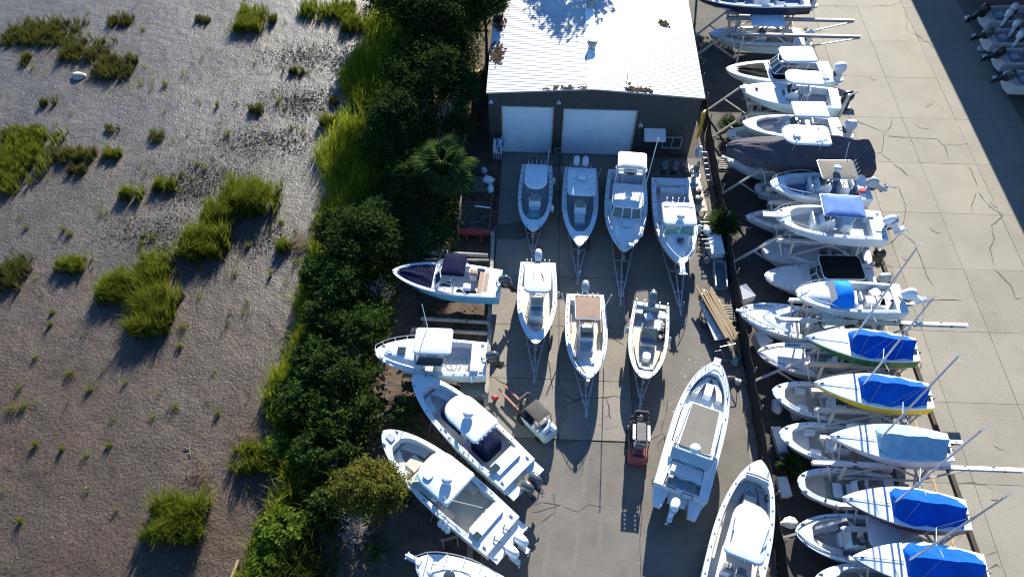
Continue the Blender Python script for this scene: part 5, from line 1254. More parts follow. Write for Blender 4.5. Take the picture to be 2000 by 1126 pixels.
l2.rail(.52, .985, .5); l2.box('splashwell', .10, 0, 1.06, .5, 1.9, .16, W); l2.seat(.42, .5, .5, .7, VINYL, 'helm_seat', 1, .5); l2.seat(.42, .5, .5, .7, VINYL, 'helm_seat', 1, -.5); l2.outboard(0, MGREY, 20, leg=BLK); l2.cables(0)
l2.antenna(.52, -.95, 2.9, 2.4, .1, 0, .025); l2.deck_dots((.18, .28, .38)); l2.box('anchor_windlass', .86, .1, 1.52, .3, .2, .12, ALU)
b = MB(); b.tube([(.16 * l2.L + .7 * k / 12 * (1 + .3 * math.sin(k)), .5 * math.sin(k * .9) + .1, l2.zf + .03) for k in range(26)], .02, 5); b.build('hose', NS, l2.root, 40)
o = fender(l2, .12, l2.half(.12) + .12, .75, .5, .11); tag(o, 'small fender hanging near the stern of the cuddy boat', 'fender', 'fenders hung over the side')
l3 = Boat('fishing_boat', 'long white centre console with navy seat covers, white hardtop and twin dark engines', (-6.72, 21.43), (-0.19, 15.66), .85, 2.75, 1.15, 1.55, hull=AQUA, stripe=AQUA, floor=NSW, w=.27, t0=.15, t1=.86, p=2.2, q=.60, group=GY_, fw=.45, er=.10)
l3.console(.50, 1.3, .95, 1.1, seat=False); l3.hardtop(.28, .62, 1.95, 2.8, r=.25, rf=.9, wf=.97); l3.radar(.45, 0, 2.88, .3)
b = MB(); b.prism([(p[0] + .585 * l3.L, p[1]) for p in rrect(2.1, 1.0, .25, 3, .4)], l3.zf + .02, l3.zf + .62, crown=.1, top=.92); l3.part(b, 'console_cover', NAVY, 50)
b = MB(); b.prism([(p[0] + .30 * l3.L, p[1]) for p in rrect(1.35, 1.35, .2, 3)], l3.zf + .02, l3.zf + .95, crown=.12, top=.9); l3.part(b, 'seat_cover', NAVY, 50)
l3.rod_holders(.28, 2.75, 1.6, 6, .2, W); l3.platform('bow_seat', .72, .84, 0, l3.zf, l3.zf + .40, VINYL, ymin=.5); l3.box('transom_box', .125, .0, 1.10, .75, 1.7, .22, W); l3.hatch(.135, .75, 1.33, .4, .5, GLASS, 'livewell_lid'); l3.deck_dots((.2, .28, .36, .5, .58, .66, .74))
for sg in (1, -1):
    b = MB(); b.box(-.35, sg * .85, .8, .75, .75, .16); l3.part(b, 'swim_platform', W, 0)
    l3.outboard(sg * .32 - .0, MGREY, 12, dx=-.45); l3.box('gunwale_pad', .30, sg * (l3.half(.3) - .3), 1.0, 1.6, .06, .2, VGREY)
l3.box('dive_door', .33, l3.half(.33) - .06, .7, .6, .05, .45, W)
l4 = Boat('dual_console_boat', 'long white boat with green-tinted screen, big hardtop and twin white engines', (-8.02, 17.75), (-0.94, 12.25), .8, 2.95, 1.2, 1.6, floor=CREAM, w=.28, t0=.17, t1=.88, p=2.2, q=.62, group=GY_, fw=.5, er=.09)
l4.windows(.655, 2.1, 1.5, 2.25, .5, TGLASS, 2, 1.5, splay=.5, frame=W); l4.hardtop(.32, .61, 2.3, 2.75, r=.2, rf=.85, wf=.95, legbase=(1.05, 1.05)); l4.radar(.42, .1, 2.82, .3); l4.box('roof_hump', .53, .5, 2.8, .5, .5, .1, W, r=.2)
for sg in (1, -1): l4.box('helm_console', .60, sg * .78, l4.zf, .9, .75, .95, CREAM); l4.seat(.48, .6, .55, .8, CREAM, 'helm_seat', 1, sg * .72); l4.box('side_seat', .36, sg * .95, l4.zf, .9, .35, .5, CREAM)
l4.platform('bow_seat', .70, .86, 0, l4.zf, l4.zf + .45, NSW, ymin=.5); l4.box('bow_table', .72, .1, l4.zf, .75, .75, .55, CREAM); l4.box('anchor_hatch', .93, 0, 1.62, .5, .35, .02, NS)
l4.box('transom_box', .13, 0, 1.15, .7, 2.0, .22, W); l4.hatch(.11, .95, 1.38, .4, .4, GLASS, 'livewell_lid'); l4.deck_dots((.22, .3, .38, .5)); l4.box('rear_seat', .17, .0, l4.zf, .35, 1.7, .45, CREAM)
b = MB(); b.box(-.30, 0, .85, .7, 2.5, .14); l4.part(b, 'swim_platform', W, 0)
for sg in (1, -1): l4.outboard(sg * .38, WCOWL, 8, dx=-.45); l4.cables(sg * .38)
l4.antenna(.36, .9, 1.3, 1.9, 0, 0, .03, ALU, 'roof_post'); l4.antenna(.36, .95, 3.0, .1, -1.9, -.9, .02, CREAM, 'outrigger'); l4.rail(.20, .36, .28, .10, .02, ALU, name='side_rail')
for k, lb in enumerate(('left', 'middle', 'right')):
    o = fender(l4, .335 - .028 * k, l4.half(.3) + .18, 1.0, .45, .17); tag(o, lb + ' of the three round white fenders on the side of the tinted-screen boat', 'fender', 'fenders hung over the side')
l5 = Boat('cabin_boat', 'white boat with bow pulpit rail and round dark hatch, cut off by the bottom edge', (-5.34, 10.71), (0.69, 8.06), .8, 2.7, 1.15, 1.6, cockpit=False, p=2.0, q=.6, group=GY_, cat='cabin boat')
l5.trunk_cabin(.35, .90, .40, .32, W, .3, nose=.3); b = MB(); b.lathe([(.30, 0), (.30, .05), (.24, .08), (.02, .09)], 18, 0, Matrix.Translation((.70 * l5.L, 0, 1.83))); l5.part(b, 'hatch', GLASS, 50)
l5.rail(.4, 1.0, .6, .06, .025); b = MB(); b.box(l5.L + .1, 0, 1.63, .8, .3, .07); b.bar((l5.L, 0, 1.7), (l5.L + .6, 0, 1.68), .08); b.bar((l5.L + .5, -.2, 1.66), (l5.L + .5, .2, 1.66), .05); l5.part(b, 'anchor_pulpit', W, 0); l5.windows(.48, 1.7, 1.75, 2.3, .4, GLASS, 2, .9); l5.outboard(0, WCOWL, 10)
for q_, lb in ((l3, 'navy-covered centre console'), (l4, 'tinted-screen boat'), (l5, 'boat cut by the bottom edge')): blocks(q_, 'timber blocks and steel stands under the ' + lb)

# catamaran and big centre console by the fence
c1 = Boat('catamaran', 'power catamaran with grey canvas roof, open bow and single white engine', (11.47, 23.01), (8.58, 14.94), .7, 3.05, 1.35, 1.75, floor=W, w=.30, t0=.02, t1=.90, p=2.4, q=.62, group=GY_, cat='catamaran', fw=.4, er=.16, tip=.17, zf=1.0, sr=.97)
b = MB(); b.box(-.3, 0, .78, .6, 1.0, .1); c1.part(b, 'engine_bridge', W, 0)
for sg in (1, -1):
    b = MB(); b.loft([[(0, sg * .55, .4), (0, sg * 1.38, .4), (0, sg * 1.38, .98), (0, sg * .55, .98)], [(-.95, sg * .75, .45), (-.95, sg * 1.2, .45), (-.95, sg * 1.2, .93), (-.95, sg * .75, .93)]]); c1.part(b, 'stern_step', W, 0)
    b = MB(); b.loft([[(0.0, sg * 1.5, 1.2), (0.0, sg * 1.0, 1.2), (0.0, sg * 1.0, 1.42), (0, sg * 1.5, 1.42)], [(2.6, sg * 1.5, 1.25), (2.6, sg * .85, 1.25), (2.6, sg * .85, 1.75), (2.6, sg * 1.45, 1.5)]]); c1.part(b, 'side_coaming', W, 0)
c1.platform('house', .19, .60, .05, c1.zf, c1.zf + .75, W); c1.windows(.59, 1.75, 1.72, 2.5, .4, GLASS, 2, 1.6, splay=.4, frame=W)
b = MB(); b.prism([(p[0] + .39 * c1.L, p[1] * lerp(1.0, .84, (p[0] / 4.0 + .5))) for p in rrect(3.1, 2.25, .12, 3)], 2.58, 2.66, crown=.03); c1.part(b, 'cabin_roof', W, 50)
b = MB(); b.prism([(p[0] + .395 * c1.L, p[1] * lerp(1.0, .84, (p[0] / 4.0 + .5))) for p in rrect(2.75, 1.75, .03, 2)], 2.70, 2.73); c1.part(b, 'canvas_roof_panel', BEIGE, 0)
for sg in (1, -1): b = MB(); b.bar((.23 * c1.L, sg * 1.06, 2.73), (.54 * c1.L, sg * .86, 2.73), .05); c1.part(b, 'roof_rail', W, 0)
b = MB(); xx = .22 * c1.L
b.tube([(xx + .35, -1.1, 3.0), (xx, -1.1, 3.0), (xx - .1, 0, 3.0), (xx, 1.1, 3.0), (xx + .35, 1.1, 3.0)], .025, 5)
for y_ in (-1.1, -.9, .9, 1.1): b.tube([(xx, y_, 2.6), (xx, y_, 3.05)], .022, 5)
c1.part(b, 'radar_arch', BLK, 40); c1.radar(.22, .0, 2.9, .3)
b = MB(); b.add([(.215 * c1.L, -1.15, 2.58), (.215 * c1.L, 1.15, 2.58), (.175 * c1.L, 1.1, 2.0), (.16 * c1.L, 0, 1.95), (.175 * c1.L, -1.1, 2.0)], [(0, 4, 3, 2, 1)]); c1.part(b, 'rear_screen', mat('blue_tint_glass', (.20, .35, .48), .15), 0)
c1.box('aft_bench', .135, 0, c1.zf, .8, 1.9, .5, W); c1.box('bench_cushion', .145, 0, c1.zf + .5, .6, 1.7, .1, BLUESHADE if False else VINYL)
for sg, xo in ((1, .055), (-1, .05)):
    s0 = c1.seat(xo, .62, .55, .5, VGREY, 'fishing_chair', 0, sg * .5 + .1)
    b = MB(); b.tube([(xo * c1.L - .45, sg * .5 - .2, c1.zf), (xo * c1.L - .45, sg * .5 - .2, c1.zf + .5), (xo * c1.L - .45, sg * .5 + .4, c1.zf + .5), (xo * c1.L - .45, sg * .5 + .4, c1.zf)], .025, 5); c1.part(b, 'chair_frame', BLK, 40)
c1.outboard(.12, WCOWL, 12, dx=-.5, band=mat('blue_decal', (.10, .22, .45), .4)); c1.platform('bow_cushion', .72, .88, .12, c1.zf, c1.zf + .45, NSW, ymin=.35); c1.box('bow_locker', .78, 0, c1.zf, .9, .5, .5, W, taper=.9); c1.deck_dots((.06, .14, .6, .75)); c1.rail(.72, .985, .25, .12, .018)
b = MB(); b.box(1.0 * c1.L, 0, 1.76, .5, .42, .06); c1.part(b, 'bow_plate', W, 0)
blocks(c1, 'timber blocks and stands under the power catamaran')
c2 = Boat('fishing_boat', 'large white centre console with cream seats, rounded hardtop, bow pointing away by the fence', (13.15, 16.82), (10.03, 8.44), .8, 3.05, 1.2, 1.6, floor=NSW, w=.26, t0=.08, t1=.88, p=2.2, q=.62, group=GY_, fw=.42, er=.08)
c2.console(.52, 1.5, 1.1, 1.25, CREAM); c2.hardtop(.31, .65, 2.05, 2.75, r=.35, rf=.9, wf=.9); c2.platform('bow_seat', .70, .86, .0, c2.zf, c2.zf + .42, NS, ymin=.42); c2.box('bow_lounge', .71, 0, c2.zf, 1.5, .8, .55, CREAM, taper=.8)
for sg in (1, -1):
    c2.box('side_bolster', .52, sg * (c2.half(.52) - .33), c2.zf + .45, 3.6, .14, .35, CREAM); c2.antenna(.38, sg * .75, 2.78, .3, 1.2, sg * .1, .03, ALU, 'outrigger_base'); c2.seat(.30, .5, .5, .85, VGREY, 'helm_seat', 1, sg * .35)
b = MB()
for k in range(7): b.tube([(.31 * c2.L, (k - 3) * .2, 2.65), (.295 * c2.L, (k - 3) * .2, 2.95)], .03, 5)
c2.part(b, 'rocket_launcher', BLK, 40)
b = MB(); b.tube([(.885 * c2.L, -.62, 1.62), (.89 * c2.L, 0, 1.66), (.885 * c2.L, .62, 1.62)], .05, 6); c2.part(b, 'bow_bolster', VGREY, 40)
b = MB(); b.tube([(.80 * c2.L + .2 * math.cos(k * .9), -.85 + .16 * math.sin(k * .9), c2.zf + .5 + .01 * k) for k in range(20)] + [(.87 * c2.L, -.5, 1.2)], .022, 5); b.build('anchor_line', BLK, c2.root, 40)
c2.deck_dots((.14, .22, .3, .38, .46, .55, .64, .72, .8)); blocks(c2, 'timber blocks and stands under the large centre console by the fence')
for k in (-.4, .4): c2.outboard(k, WCOWL, 10)
# ------------------------------------------------------------------ rack row beside the lane
GU = 'boats on the upper level of the rack'; GL = 'boats stored below the rack'
r1 = Boat('fishing_boat', 'black hulled boat with navy seats at the very top of the rack row', (13.53, 58.36), (23.44, 58.84), 3.1, 2.7, 1.0, 1.3, hull=NAVYH, stripe=NAVYH, bottom=NAVYH, floor=BLUESHADE, w=.2, t0=.06, t1=.86, group=GU)
r1.console(.40, 1.0, .9); r1.seat(.25, 1.2, .6, .7, NAVY, 'helm_seat', 1); r1.seat(.60, .9, .7, .5, NAVY, 'console_seat'); r1.outboard(0, SGREY, 10); r1.platform('bow_cushion', .68, .84, .05, r1.zf, r1.zf + .35, NAVY, ymin=.35); r1.cables()
r2 = Boat('fishing_boat', 'pale green hulled centre console parked beneath the two grey cantilever beams', (15.01, 56.68), (23.38, 56.85), .5, 2.6, 1.15, 1.4, hull=AQUA, stripe=AQUA, bottom=AQUA, floor=NS, w=.28, group=GL)
r2.console(.45); r2.hardtop(.25, .60, 1.75, 2.75, r=.3); r2.leaning_post(.3); r2.outboard(0, WCOWL, 10)
r3 = Boat('fishing_boat', 'white boat on the rack with black bow cover and black cockpit under a white hardtop', (14.80, 48.26), (23.27, 48.79), 3.1, 2.75, 1.05, 1.4, hull=AQUA, stripe=W, bottom=AQUA, floor=BLACKC, w=.30, t0=.12, t1=.58, p=2.1, q=.64, group=GU, er=.03, fw=.9)
r3.cover(.62, .90, BLACKC, .16, 'bow_cover', inset=.34, seed=5); r3.windows(.60, 1.6, 1.5, 2.15, .5, GLASS, 3, 1.2, splay=.4); r3.hardtop(.22, .54, 1.95, 2.7, r=.22, rf=.4, legbase=(.95, .95)); r3.box('black_seat', .38, 0, r3.zf, 1.4, 1.7, .55, BLACKC); r3.outboard(0, WCOWL, 12, 1.15); r3.box('transom_box', .09, 0, 1.0, .6, 1.9, .16, W)
r4 = Boat('fishing_boat', 'white boat on the rack with red item on its foredeck and black engine', (15.68, 46.01), (23.15, 45.54), 3.1, 2.6, 1.05, 1.35, hull=AQUA, stripe=W, floor=NS, w=.24, t0=.10, t1=.56, q=.64, group=GU, er=.06, fw=.6)
r4.console(.50, 1.1, 1.0, 1.2); r4.hardtop(.24, .61, 1.7, 2.75, r=.35, rf=.6); r4.rod_holders(.24, 2.7, 1.5, 6, .35, W); r4.leaning_post(.36); r4.outboard(0, BLK, 10, 1.1); r4.box('red_bag', .84, -.25, 1.32, .22, .3, .12, RED); r4.box('dark_cushion', .55, 0, r4.zf + .3, .5, .6, .5, VGREY); r4.box('anchor_roller', .985, 0, 1.38, .45, .2, .14, ALU)
r5 = Boat('fishing_boat', 'white centre console on the rack with grey bow bolsters and white engine', (15.25, 42.19), (22.62, 42.26), 3.1, 2.5, 1.0, 1.3, hull=AQUA, stripe=AQUA, floor=NSW, w=.26, t0=.12, t1=.86, q=.64, group=GU, fw=.4)
r5.console(.50); r5.hardtop(.22, .56, 1.75, 2.7, r=.15, wf=.95); r5.leaning_post(.36); r5.outboard(0, WCOWL, 12, 1.1); r5.platform('bow_bolster', .62, .84, .0, r5.zf + .3, r5.zf + .48, VGREY, ymin=.12); r5.platform('bow_seat', .66, .84, .12, r5.zf, r5.zf + .3, NSW, ymin=.4); r5.rod_holders(.22, 2.65, 1.5, 5); r5.cables()
r6 = Boat('covered_boat', 'boat wrapped in a charcoal mooring cover, its white hardtop rising through the cover', (13.68, 39.59), (23.96, 39.37), 3.1, 2.9, 1.05, 1.45, hull=NAVYH, stripe=NAVYH, bottom=NAVYH, cockpit=False, q=.66, group=GU)
def r6z(t): return (.42 + 1.25 / (1 + math.exp((t - .60) * 16)) - .40 * max(0, 1 - abs(t - .15) / .12)) * min(1, (1.02 - t) * 5) * min(1, .35 + t * 9)
r6.cover(-.01, .995, GREYC, .5, 'mooring_cover', .85, .045, 40, 10, -.04, 2, r6z)
r6.hardtop(.33, .65, 2.0, 2.75, r=.35, rf=.8, legs=False); r6.box('roof_hatch', .56, .15, 2.78, .5, .5, .16, W, r=.2); r6.antenna(.36, .5, 2.8, .12, .8, 0, .02, ALU, 'grab_rail')
for sg in (1, -1):
    for t_ in (.40, .57): r6.antenna(t_, sg * .7, 1.9, 1.0, 0, 0, .04, ALU, 'roof_post')
r6.antenna(.22, 1.3, 1.4, 1.9, .3, -.1, .02)
r7 = Boat('fishing_boat', 'white boat with blue shaded bow well, small tan canvas top and grey engine', (16.26, 36.17), (23.12, 36.34), 3.1, 2.5, 1.0, 1.25, floor=BLUESHADE, w=.26, t0=.10, t1=.84, q=.6, group=GU, fw=.6, er=.12)
r7.console(.47, 1.0, .95, seat=False); r7.hardtop(.22, .57, 1.75, 2.65, BEIGE, r=.15, crown=.05, edge=ALU); r7.radar(.42, .2, 2.7, .26); r7.rod_holders(.22, 2.6, 1.4, 5, .3); r7.seat(.57, .9, .4, .6, VINYL, 'console_seat', -1); r7.seat(.25, 1.0, .6, .8, VINYL, 'helm_seat', 1)
r7.rail(.5, .985, .4); r7.outboard(0, SGREY, 60); r7.box('red_can', .09, .45, r7.zf, .35, .3, .7, RED); r7.platform('bow_seat', .60, .84, 0, r7.zf, r7.zf + .3, VINYL, ymin=.25); r7.box('transom_box', .09, 0, .98, .4, 1.7, .1, W)
r8 = Boat('fishing_boat', 'white centre console with faded blue bimini, bow pulpit and white engine', (16.04, 33.21), (23.31, 32.87), 3.1, 2.75, 1.0, 1.35, floor=NSW, w=.24, t0=.13, t1=.85, p=2.2, q=.56, group=GU, fw=.5, er=.10)
r8.console(.52, .9, .9, 1.1); r8.hardtop(.27, .63, 1.9, 2.6, CBLUE, crown=.16, r=.12, edge=ALU, legbase=(1.0, 1.0)); b = MB(); b.box(r8.L + .15, 0, 1.38, 1.2, .42, .07); r8.part(b, 'bow_pulpit', W, 0); r8.rail(.58, 1.02, .45, .06); r8.seat(.34, .8, .7, .7, VINYL, 'cooler_seat'); r8.outboard(0, WCOWL, 45, 1.1, band=mat('navy_decal', (.04, .07, .25), .4)); r8.antenna(.02, .5, 1.1, 1.5, -.3, 0, .05, W, 'white_post')
r8.box('sand_mat', .74, 0, r8.zf + .01, 1.5, 1.0, .02, CREAM, r=.3); r8.seat(.63, .8, .4, .6, VINYL, 'console_seat', -1); r8.box('splashwell', .06, 0, 1.0, .5, 1.2, .05, NSW); r8.box('side_box', .12, -.8, r8.zf, .5, .4, .6, W); r8.deck_dots((.2, .4))
r9 = Boat('fishing_boat', 'white flats boat with a black canvas top, low in the gap of the rack', (15.59, 30.08), (23.10, 30.22), .5, 2.5, 1.1, 1.35, deck=WD, floor=NS, w=.20, t0=.08, t1=.56, p=2.2, q=.58, group=GL, fw=.9, er=.03)
r9.hardtop(.19, .55, 1.95, 2.45, BLACKC, crown=.08, r=.3, edge=W); r9.console(.40); r9.outboard(0, SGREY, 15); r9.windows(.60, 1.4, 1.35, 1.8, .3, GLASS, 2, .8); r9.deck_dots((.66, .72, .78, .84))
r10 = Boat('cabin_boat', 'white boat with bright blue canvas dodger and open cockpit of white bins', (16.29, 26.93), (22.99, 26.98), 3.1, 2.35, 1.0, 1.3, floor=NSW, w=.2, t0=.10, t1=.52, p=2.1, q=.56, group=GU, cat='cabin boat', er=.02, fw=.9)
r10.trunk_cabin(.50, .90, .25, .2, W, .3, nose=.4)
b = MB(); n = 8; vs = []
for i, t in enumerate([.505, .53, .60, .66, .70]):
    zc = (.55, .75, .72, .55, .15)[i]
    for j in range(-n, n + 1): u = j / n; vs.append((t * r10.L, u * 1.0, 1.22 + zc * (1 - abs(u) ** 3) + .02 * math.sin(7 * u + i)))
b.add(vs, [(i * 17 + j, i * 17 + j + 1, i * 17 + j + 18, i * 17 + j + 17) for i in range(4) for j in range(16)]); r10.part(b, 'dodger', BLUE2, 45)
b = MB(); b.add([(.705 * r10.L, -.75, 1.32), (.705 * r10.L, .75, 1.32), (.665 * r10.L, .7, 1.80), (.665 * r10.L, -.7, 1.80)], [(0, 1, 2, 3)]); r10.part(b, 'clear_window', mat('clear_vinyl', (.45, .44, .44), .2), 0)
r10.seat(.47, .6, .5, .7, VINYL, 'helm_seat', 1, .3); r10.box('dash_panel', .43, .2, r10.zf + .1, .12, .9, .75, BLK); r10.box('helm_box', .455, .2, r10.zf, .35, 1.0, .75, W); r10.rail(.6, .98, .35, .06); r10.outboard(0, WCOWL, 55, 1.05); r10.cables()
for k, (t_, y_) in enumerate(((.30, .1), (.24, -.45), (.18, .4), (.22, .2), (.14, -.2))): r10.box('white_bin', t_, y_, r10.zf, .6, .5, .45, VINYL, k * .5, 1.1)
b = MB(); b.lathe([(.17, 0), (.2, .38), (.17, .4), (.15, .1)], 12, 0, Matrix.Translation((.10 * r10.L, .0, r10.zf))); r10.part(b, 'red_bucket', mat('dull_red', (.30, .03, .06), .5), 40)
# boats glimpsed beneath the upper level
def low(name, label, bow, stern, B, hull=WD, deck=WD, floor=NS, fs=1.15, fb=1.35, **k):
    b = Boat(name, label, bow, stern, .5, B, fs, fb, hull=hull, deck=deck, floor=floor, group=GL, **k); b.deck_dots((.3, .5, .62, .74)); return b
q1 = low('skiff', 'round-bowed white skiff peeping out left of the charcoal cover\'s bow', (14.91, 43.96), (22.05, 43.77), 2.2, q=.5, w=.3, t1=.9, fw=.6, cat='skiff'); q1.console(.4)
q2 = low('fishing_boat', 'white boat with chrome anchor roller sticking out below the charcoal cover', (14.39, 41.18), (21.39, 40.52), 2.3, hull=AQUA, t1=.5, w=.3); q2.box('anchor_roller', 1.0, 0, 1.34, .4, .22, .16, W); q2.rail(.6, .97, .1)
q3 = low('skiff', 'blunt white skiff under the bow of the boat with the small tan top', (16.19, 38.18), (22.37, 38.10), 2.0, q=.45, w=.3, t1=.92, fw=.6, floor=NSW, cat='skiff')
q4 = low('fishing_boat', 'grey-decked white boat under the pulpit of the blue-bimini boat', (15.12, 35.40), (22.11, 35.28), 2.2, t1=.90, w=.26, p=2.0, q=.8, zf=1.0)
q5 = low('dinghy', 'white dinghy with brown thwarts hanging in the rack below the blue-bimini boat', (17.27, 32.33), (23.25, 32.19), 1.9, t1=.94, w=.2, q=.5, floor=VTAN, fw=.55, cat='dinghy')
for k in (.25, .45, .65): q5.box('thwart', k, 0, .9, .3, q5.ci(k) * 2 - .02, .06, NS)
q5.outboard(0, BLK, 20); q5.seat(.35, .5, .5, .5, VINYL, 'folding_seat', 1)
q6 = low('dinghy', 'upturned grey dinghy left of the brown-thwart dinghy', (15.81, 32.54), (19.75, 32.50), 2.3, hull=mat('grey_hull', (.40, .40, .41), .6), deck=mat('grey_hull', (.4, .4, .4)), cockpit=False, q=.45, fb=1.2, cat='dinghy')
s1 = low('fishing_boat', 'white boat with two raised deck lids and white anchor, below the rusty beam', (13.50, 27.20), (20.07, 26.18), 2.5, t0=.2, t1=.50, w=.25, floor=NSW, hull=W, deck=W, q=.6); s1.box('anchor_roller', 1.0, 0, 1.34, .4, .16, .14, W)
for y_, a_ in ((.7, .5), (-.35, .35)):
    b = MB(); b.box(0, 0, 0, 1.0, .38, .05, 0, 0, Matrix.Translation((.58 * s1.L, y_, 1.62)) @ Matrix.Rotation(a_, 4, 'Z') @ Matrix.Rotation(R(18), 4, 'Y')); s1.part(b, 'deck_lid', W, 0)
s1.platform('well_box', .42, .48, .1, s1.zf, 1.2, NSW); s1.rail(.66, .96, .12, .3, .02, BLK); s1.console(.3)
b = MB(); b.loft([[(-.5, 0, .3), (.5, .1, .3), (.5, .1, 1.0), (-.5, 0, 1.0)], [(-.3, 1.0, .5), (.15, 1.0, .5), (.15, 1.0, 1.25), (-.3, 1.0, 1.2)]])
o = b.build('white_cowl_box', WD); p = (14.64, 29.28); o.location = (p[0], p[1] - .5, .1); o.rotation_euler = (0, 0, .3); tag(o, 'angular white fibreglass box standing behind the boat with raised deck lids', 'box')
s2 = low('fishing_boat', 'scuffed white boat below the green-hulled sailboat', (14.23, 24.17), (21.95, 23.46), 2.5, hull=WD, t0=.1, t1=.62, w=.3, floor=NS, q=.62, fw=.6); s2.console(.35); s2.platform('bow_step', .54, .62, .15, s2.zf, 1.1, NSW); s2.outboard(0, BLK, 20); s2.rail(.66, .99, .06, .25, .02, BLK)
b = MB(); b.loft([[(-.55, 0, .0), (.5, .1, .0), (.5, .1, .9), (-.55, 0, .9)], [(-.3, 1.1, .1), (.2, 1.1, .1), (.2, 1.1, .9), (-.3, 1.1, .9)]])
o = b.build('white_cowl_box', WD); p = (15.31, 25.87); o.location = (p[0], p[1] - .6, .1); o.rotation_euler = (0, 0, .5); tag(o, 'angular white fibreglass box by the bow of the scuffed boat', 'box')
s3 = low('fishing_boat', 'white boat with cream cockpit below the yellow-hulled sailboat', (14.66, 21.48), (20.89, 20.48), 2.5, deck=W, floor=CREAM, t1=.88, w=.24, q=.6, fw=.45); s3.box('bow_cushion', .72, -.55, s3.zf + .3, .6, .35, .25, VINYL); s3.box('bow_cushion', .70, .6, s3.zf + .3, .6, .35, .25, VINYL); s3.platform('bow_deck', .66, .88, .0, s3.zf, s3.zf + .3, CREAM); s3.console(.38)
s4 = low('fishing_boat', 'white boat with seats and white engine cowl below the pale blue tarp', (14.61, 18.74), (20.82, 17.91), 2.5, deck=W, floor=CREAM, t1=.88, w=.26, q=.6, fw=.45); s4.box('bow_cushion', .70, -.6, s4.zf + .3, .6, .35, .25, VINYL); s4.box('bow_cushion', .66, .65, s4.zf + .3, .6, .35, .25, VINYL); s4.platform('bow_deck', .70, .88, .0, s4.zf, s4.zf + .3, NSW); s4.console(.44, 1.0, 1.0); s4.hardtop(.20, .46, 1.5, 2.5, WD)
s5 = low('fishing_boat', 'round-bowed white boat with teal-edged seat below the long rusty beam', (15.12, 15.86), (20.47, 15.51), 2.3, deck=W, floor=CREAM, t1=.92, w=.26, q=.5, fw=.6); s5.console(.35, .9, .9); s5.box('teal_seat', .56, .1, s5.zf, .5, .9, .5, mat('teal_trim', (.10, .35, .33), .5)); s5.box('seat_pad', .58, .1, s5.zf + .5, .45, .8, .08, VINYL); s5.platform('bow_deck', .68, .92, .0, s5.zf, s5.zf + .25, CREAM)
s6 = low('fishing_boat', 'white boat with wide bow seats and white top below the dark blue tarp', (14.50, 13.11), (21.06, 12.70), 2.7, deck=W, floor=NS, t1=.86, w=.26, q=.6, fw=.5); s6.console(.52, 1.0, 1.1); s6.hardtop(.24, .50, 1.9, 2.55, WD, r=.3, rf=.5); s6.platform('bow_seat', .62, .84, .0, s6.zf, s6.zf + .4, NSW, ymin=.5); s6.rail(.6, .98, .05, .2, .02, BLK); s6.box('transom_box', .08, 0, 1.1, .8, 2.0, .1, WD)
s7 = low('fishing_boat', 'white boat just entering the bottom edge below the last sailboat', (14.96, 10.58), (21.13, 10.25), 2.5, deck=W, floor=NS, t1=.8, w=.26, q=.6); s7.console(.4)

